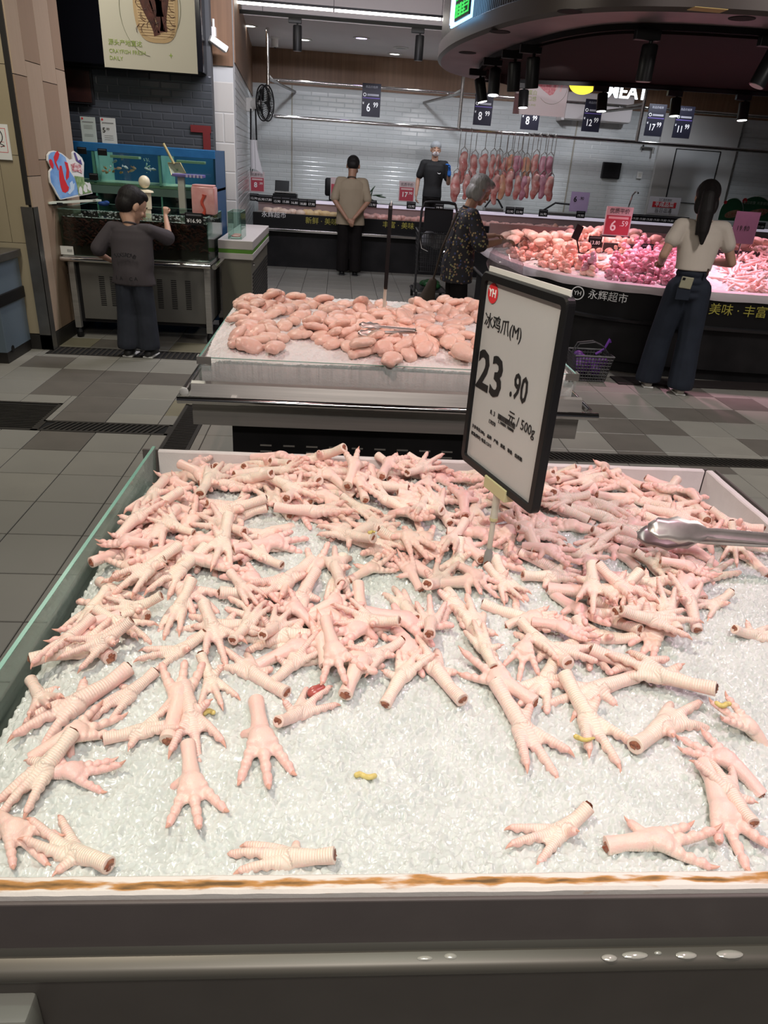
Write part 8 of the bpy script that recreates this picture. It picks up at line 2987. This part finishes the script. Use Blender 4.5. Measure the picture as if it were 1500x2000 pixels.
nt.links.new(vo.outputs['Color'], sepc.inputs[0])
nt.links.new(sepc.outputs[0], rp1.inputs['Fac'])
mxn = nt.nodes.new('ShaderNodeMix')
mxn.data_type = 'RGBA'
th = nt.nodes.new('ShaderNodeMath')
th.operation = 'LESS_THAN'
th.inputs[1].default_value = .42
nt.links.new(vo.outputs['Distance'], th.inputs[0])
nt.links.new(th.outputs[0], mxn.inputs[0])
mxn.inputs[6].default_value = (.018, .016, .020, 1)
nt.links.new(rp1.outputs['Color'], mxn.inputs[7])
nt.links.new(mxn.outputs[2], nt.nodes['Principled BSDF'].inputs['Base Color'])
GREYH = mat('grey_hair', (.16, .155, .15), .45, var=(30, (.30, .29, .28), .2), bump=(90, .6, .006), stretch=(1, 1, .15))
sp = dict(pantk=.84, build=(.165, .155, .165, .175), lean=.13, head=(0, .075, 0), pitch=.50, yaw=.05, skin=SKIN_D, shirt=FLO, pants=BLKT, shoes=BLACKPL, legs=((-.09, 0), (.09, .03)), legw=(.10, .085, .085), hem=.64, hemw=1.12, loose=1.40, slw=1.45, sleeve=.92, hump=.035, fold=.012, hairmat=GREYH,
          hair=[(0, -.022, .040, .088, .100, .088), (0, -.055, -.030, .082, .058, .078), (-.055, -.015, -.030, .034, .058, .070), (.055, -.015, -.030, .034, .058, .070), (0, .040, .085, .070, .060, .034)],
          arms={-1: ((-.20, .10, 1.02), (-.10, .36, 1.06), (.1, 1, 0), (0, 0, -1), .8), 1: ((.22, .14, .99), (.10, .40, 1.035), (-.05, 1, .02), (0, .2, -1), .6)})
person('elderly grey-haired woman in a dark floral blouse leaning over the island counter', loc, rz, 1.57, sp)
# her clear plastic bag
BAGM = glass_mat('clear_film', (.86, .82, .84), haze=.16, hazecol=(.75, .66, .68))
hp_ = loc + Matrix.Rotation(rz, 3, 'Z') @ Vector((.10, .46, 1.04))
mb = MB()
rb2 = random.Random(4)
n1, n2 = 9, 18
vs, fs = [], []
for i in range(n1):
    u = i / (n1 - 1)
    for k in range(n2):
        a_ = 2 * pi * k / n2
        r = (.03 + .15 * sin(pi * min(1, u * .62 + .03))) * (1 + .18 * noise.noise(Vector((cos(a_) * 2, sin(a_) * 2, u * 4))))
        vs.append((hp_.x - .06 + r * cos(a_) * .95 + .05 * u, hp_.y - .02 + r * sin(a_) * .55, hp_.z + .01 - .34 * u))
for i in range(n1 - 1):
    for k in range(n2):
        fs.append((i * n2 + k, i * n2 + (k + 1) % n2, (i + 1) * n2 + (k + 1) % n2, (i + 1) * n2 + k))
mb.add(vs, fs)
me = mb.mesh('plastic_bag', True)
tag(link('plastic_bag', me, BAGM), 'thin clear plastic bag held open by the elderly woman', 'plastic bag')
# brown bag hanging behind her
sb = loc + Vector((-.22, .02, 0))
t = thing('shoulder_bag', 'dark brown cloth bag hanging low behind the elderly woman', 'bag', (sb.x, sb.y, .35))
mb = MB().cone((sb.x, sb.y, .62), .045, (sb.x - .05, sb.y, .42), .085, 12, ((0, 1, 0), .6))
link('bag_body', (lambda m: (m.transform(Matrix.Translation((-sb.x, -sb.y, -.35))), m)[1])(mb.blob('bag_body', .01, 2)), mat('brown_cloth', (.05, .035, .025), .8), t)
MB().tube([(sb.x, sb.y, .62), (sb.x + .05, sb.y - .10, .95), (sb.x + .16, sb.y - .10, 1.25)], .010, 6).build('strap', MATS['brown_cloth'], t)

# ---- young woman with a ponytail
loc = Vector((2.86, 5.86, 0))
rz = -.12
TEE = mat('cream_tee', (.60, .53, .46), .8, var=(6, (.55, .485, .42), .3), bump=(140, .12, .002))
DENIM = mat('blue_black_denim', (.009, .013, .023), .85, var=(10, (.014, .020, .034), .3), bump=(220, .2, .002))
sp = dict(build=(.180, .150, .118, .158), lean=.06, head=(0, .035, 0), pitch=.35, yaw=-.25, skin=SKIN, shirt=TEE, pants=DENIM, shoes=mat('cream_shoe', (.50, .47, .42), .6), legs=((-.125, .10), (.105, -.06)), legw=(.108, .100, .112), cuff=.045, waist=1.03, hem=1.00, hemw=.84, loose=.98, slw=1.15, sleeve=.46, fold=.007,
          hair=[(0, -.018, .038, .086, .100, .090), (0, -.060, .0, .078, .056, .075), ('c', (0, -.085, .045), .040, (0, -.115, -.02), .050), ('c', (0, -.115, -.02), .050, (.004, -.112, -.13), .056), ('c', (.004, -.112, -.13), .056, (.012, -.095, -.26), .040), ('c', (.012, -.095, -.26), .040, (.020, -.085, -.34), .014), ('c', (-.025, -.10, -.10), .030, (-.030, -.085, -.28), .010), (-.05, -.05, -.06, .034, .030, .07), (.05, -.05, -.06, .034, .030, .07)],
          arms={-1: ((-.265, -.03, 1.10), (-.20, .20, 1.02), (.25, 1, .05), (0, 0, -1), .8), 1: ((.30, .03, 1.07), (.20, .25, 1.05), (-.25, 1, 0), (0, 0, -1), .8)})
yw, Hd, J = person('young woman with a black ponytail in a cream T-shirt and dark jeans', loc, rz, 1.66, sp)
link('back_pocket', MB().box(-.055, .055, -.004, .004, -.075, .07, .003, Matrix.Translation((-.075, -.122, .855))).mesh('back_pocket'), DENIM, yw)
Mp = Matrix.Translation((-.072, -.134, .925)) @ Euler((.08, .08, 0)).to_matrix().to_4x4()
pw = yw.matrix_basis
t = thing('mobile_phone', 'pale mobile phone sticking out of the back jeans pocket', 'phone', (0, 0, 0))
link('phone_case', MB().box(-.048, .048, -.005, .005, -.055, .035, .006, Mp).mesh('phone_case'), mat('pale_case', (.36, .34, .24), .35), t)
link('camera_bump', MB().box(-.040, -.018, -.008, -.004, .008, .028, .003, Mp).mesh('camera_bump'), BLACKPL, t)
t.location = loc
t.rotation_euler = (0, 0, rz)
link('belt_loop', MB().box(.07, .085, -.126, -.116, .98, 1.03).mesh('belt_loop'), mat('brown_leather', (.06, .03, .02), .6), yw)

# ---- shopping trolley
c = at(836, 586, z=0)
cx, cy = c.x, c.y
t = thing('shopping_trolley', 'dark wire shopping trolley parked behind the elderly woman', 'trolley', (cx, cy, 0))
WIRE = mat('dark_wire', (.05, .05, .052), .35, .6)
zt_ = at(836, 452, y=cy).z
w = at(872, 480, y=cy).x - cx
w = max(w, .22)
z0_, z1_ = .40, zt_
bk = MB()
for u in np.linspace(0, 1, 9):
    z = z0_ + (z1_ - z0_) * u
    ww_ = w * (.85 + .15 * u)
    bk.tube([(cx - ww_, cy - .30, z), (cx + ww_, cy - .30, z), (cx + ww_ * .85, cy + .40 + .06 * u, z), (cx - ww_ * .85, cy + .40 + .06 * u, z)], .005 if 0 < u < 1 else .009, 5, closed=True)
for s in np.linspace(-1, 1, 15):
    bk.tube([(cx + s * w * .85, cy - .30, z0_), (cx + s * w, cy - .30, z1_)], .004, 5)
    bk.tube([(cx + s * w * .72, cy + .40, z0_), (cx + s * w * .85, cy + .46, z1_)], .004, 5)
for s in np.linspace(0, 1, 14):
    for sx in (-1, 1):
        bk.tube([(cx + sx * w * (.85 - .13 * s), cy - .30 + .70 * s, z0_), (cx + sx * w * (1 - .15 * s), cy - .30 + .76 * s, z1_)], .004, 5)
tag(bk.build('wire_basket', WIRE, t), kind='stuff')
zh_ = at(836, 395, y=cy - .3).z
for sx in (-1, 1):
    MB().tube([(cx + sx * w, cy + .30, .12), (cx + sx * w, cy - .28, .14), (cx + sx * w, cy - .32, z1_), (cx + sx * w * .98, cy - .36, zh_ - .08), (cx + sx * w * .85, cy - .37, zh_)], .014, 8).build('frame_tube', WIRE, t, True)
MB().tube([(cx - w * .85, cy - .37, zh_), (cx - w * .5, cy - .375, zh_ + .012), (cx + w * .5, cy - .375, zh_ + .012), (cx + w * .85, cy - .37, zh_)], .018, 10).build('handle', BLACKPL, t, True)
MB().box(cx - w * .80, cx + w * .80, cy - .33, cy - .31, z1_ + .03, zh_ - .06, .006).build('seat_flap', BLACKPL, t)
MB().tube([(cx - w * .95, cy - .33, z1_ - .05), (cx - w * .8, cy - .34, z1_ - .17), (cx - w * .45, cy - .34, z1_ - .20)], .010, 6).build('seat_wire', CHROME, t, True)
MB().tube([(cx + w * .95, cy - .33, z1_ - .05), (cx + w * .8, cy - .34, z1_ - .17), (cx + w * .45, cy - .34, z1_ - .20)], .010, 6).build('seat_wire', CHROME, t, True)
MB().box(cx - w * .8, cx + w * .8, cy - .28, cy + .36, .14, .16, .004).build('lower_shelf', WIRE, t)
for sx in (-1, 1):
    for y in (cy - .26, cy + .30):
        MB().tube([(cx + sx * w * .9 - .014, y, .055), (cx + sx * w * .9 + .014, y, .055)], .055, 14).build('wheel', BLACKPL, t)
        MB().box(cx + sx * w * .9 - .018, cx + sx * w * .9 + .018, y - .012, y + .012, .05, .14).build('fork', WIRE, t)
mb = MB()
rg2 = random.Random(3)
for k in range(8):
    mb.ell((cx + rg2.uniform(-.11, .13), cy - .18 + rg2.uniform(-.03, .08), z1_ - .10 + rg2.uniform(-.05, .08)), (.08, .06, .06))
tag(link('grey_bag', mb.blob('grey_bag', .012, 2), mat('grey_film', (.16, .16, .17), .4, bump=(30, .5, .01))), 'grey plastic bag in the child seat of the trolley', 'bag')
mb = MB()
for k in range(6):
    mb.ell((cx + rg2.uniform(-.10, .08), cy - .12 + rg2.uniform(-.05, .1), .21 + rg2.uniform(-.01, .03)), (.08, .07, .045))
tag(link('green_bag', mb.blob('green_bag', .012, 2), mat('green_film', (.012, .07, .02), .4)), 'green bag on the lower shelf of the trolley', 'bag')

bpy.data.scenes.remove(TMP)
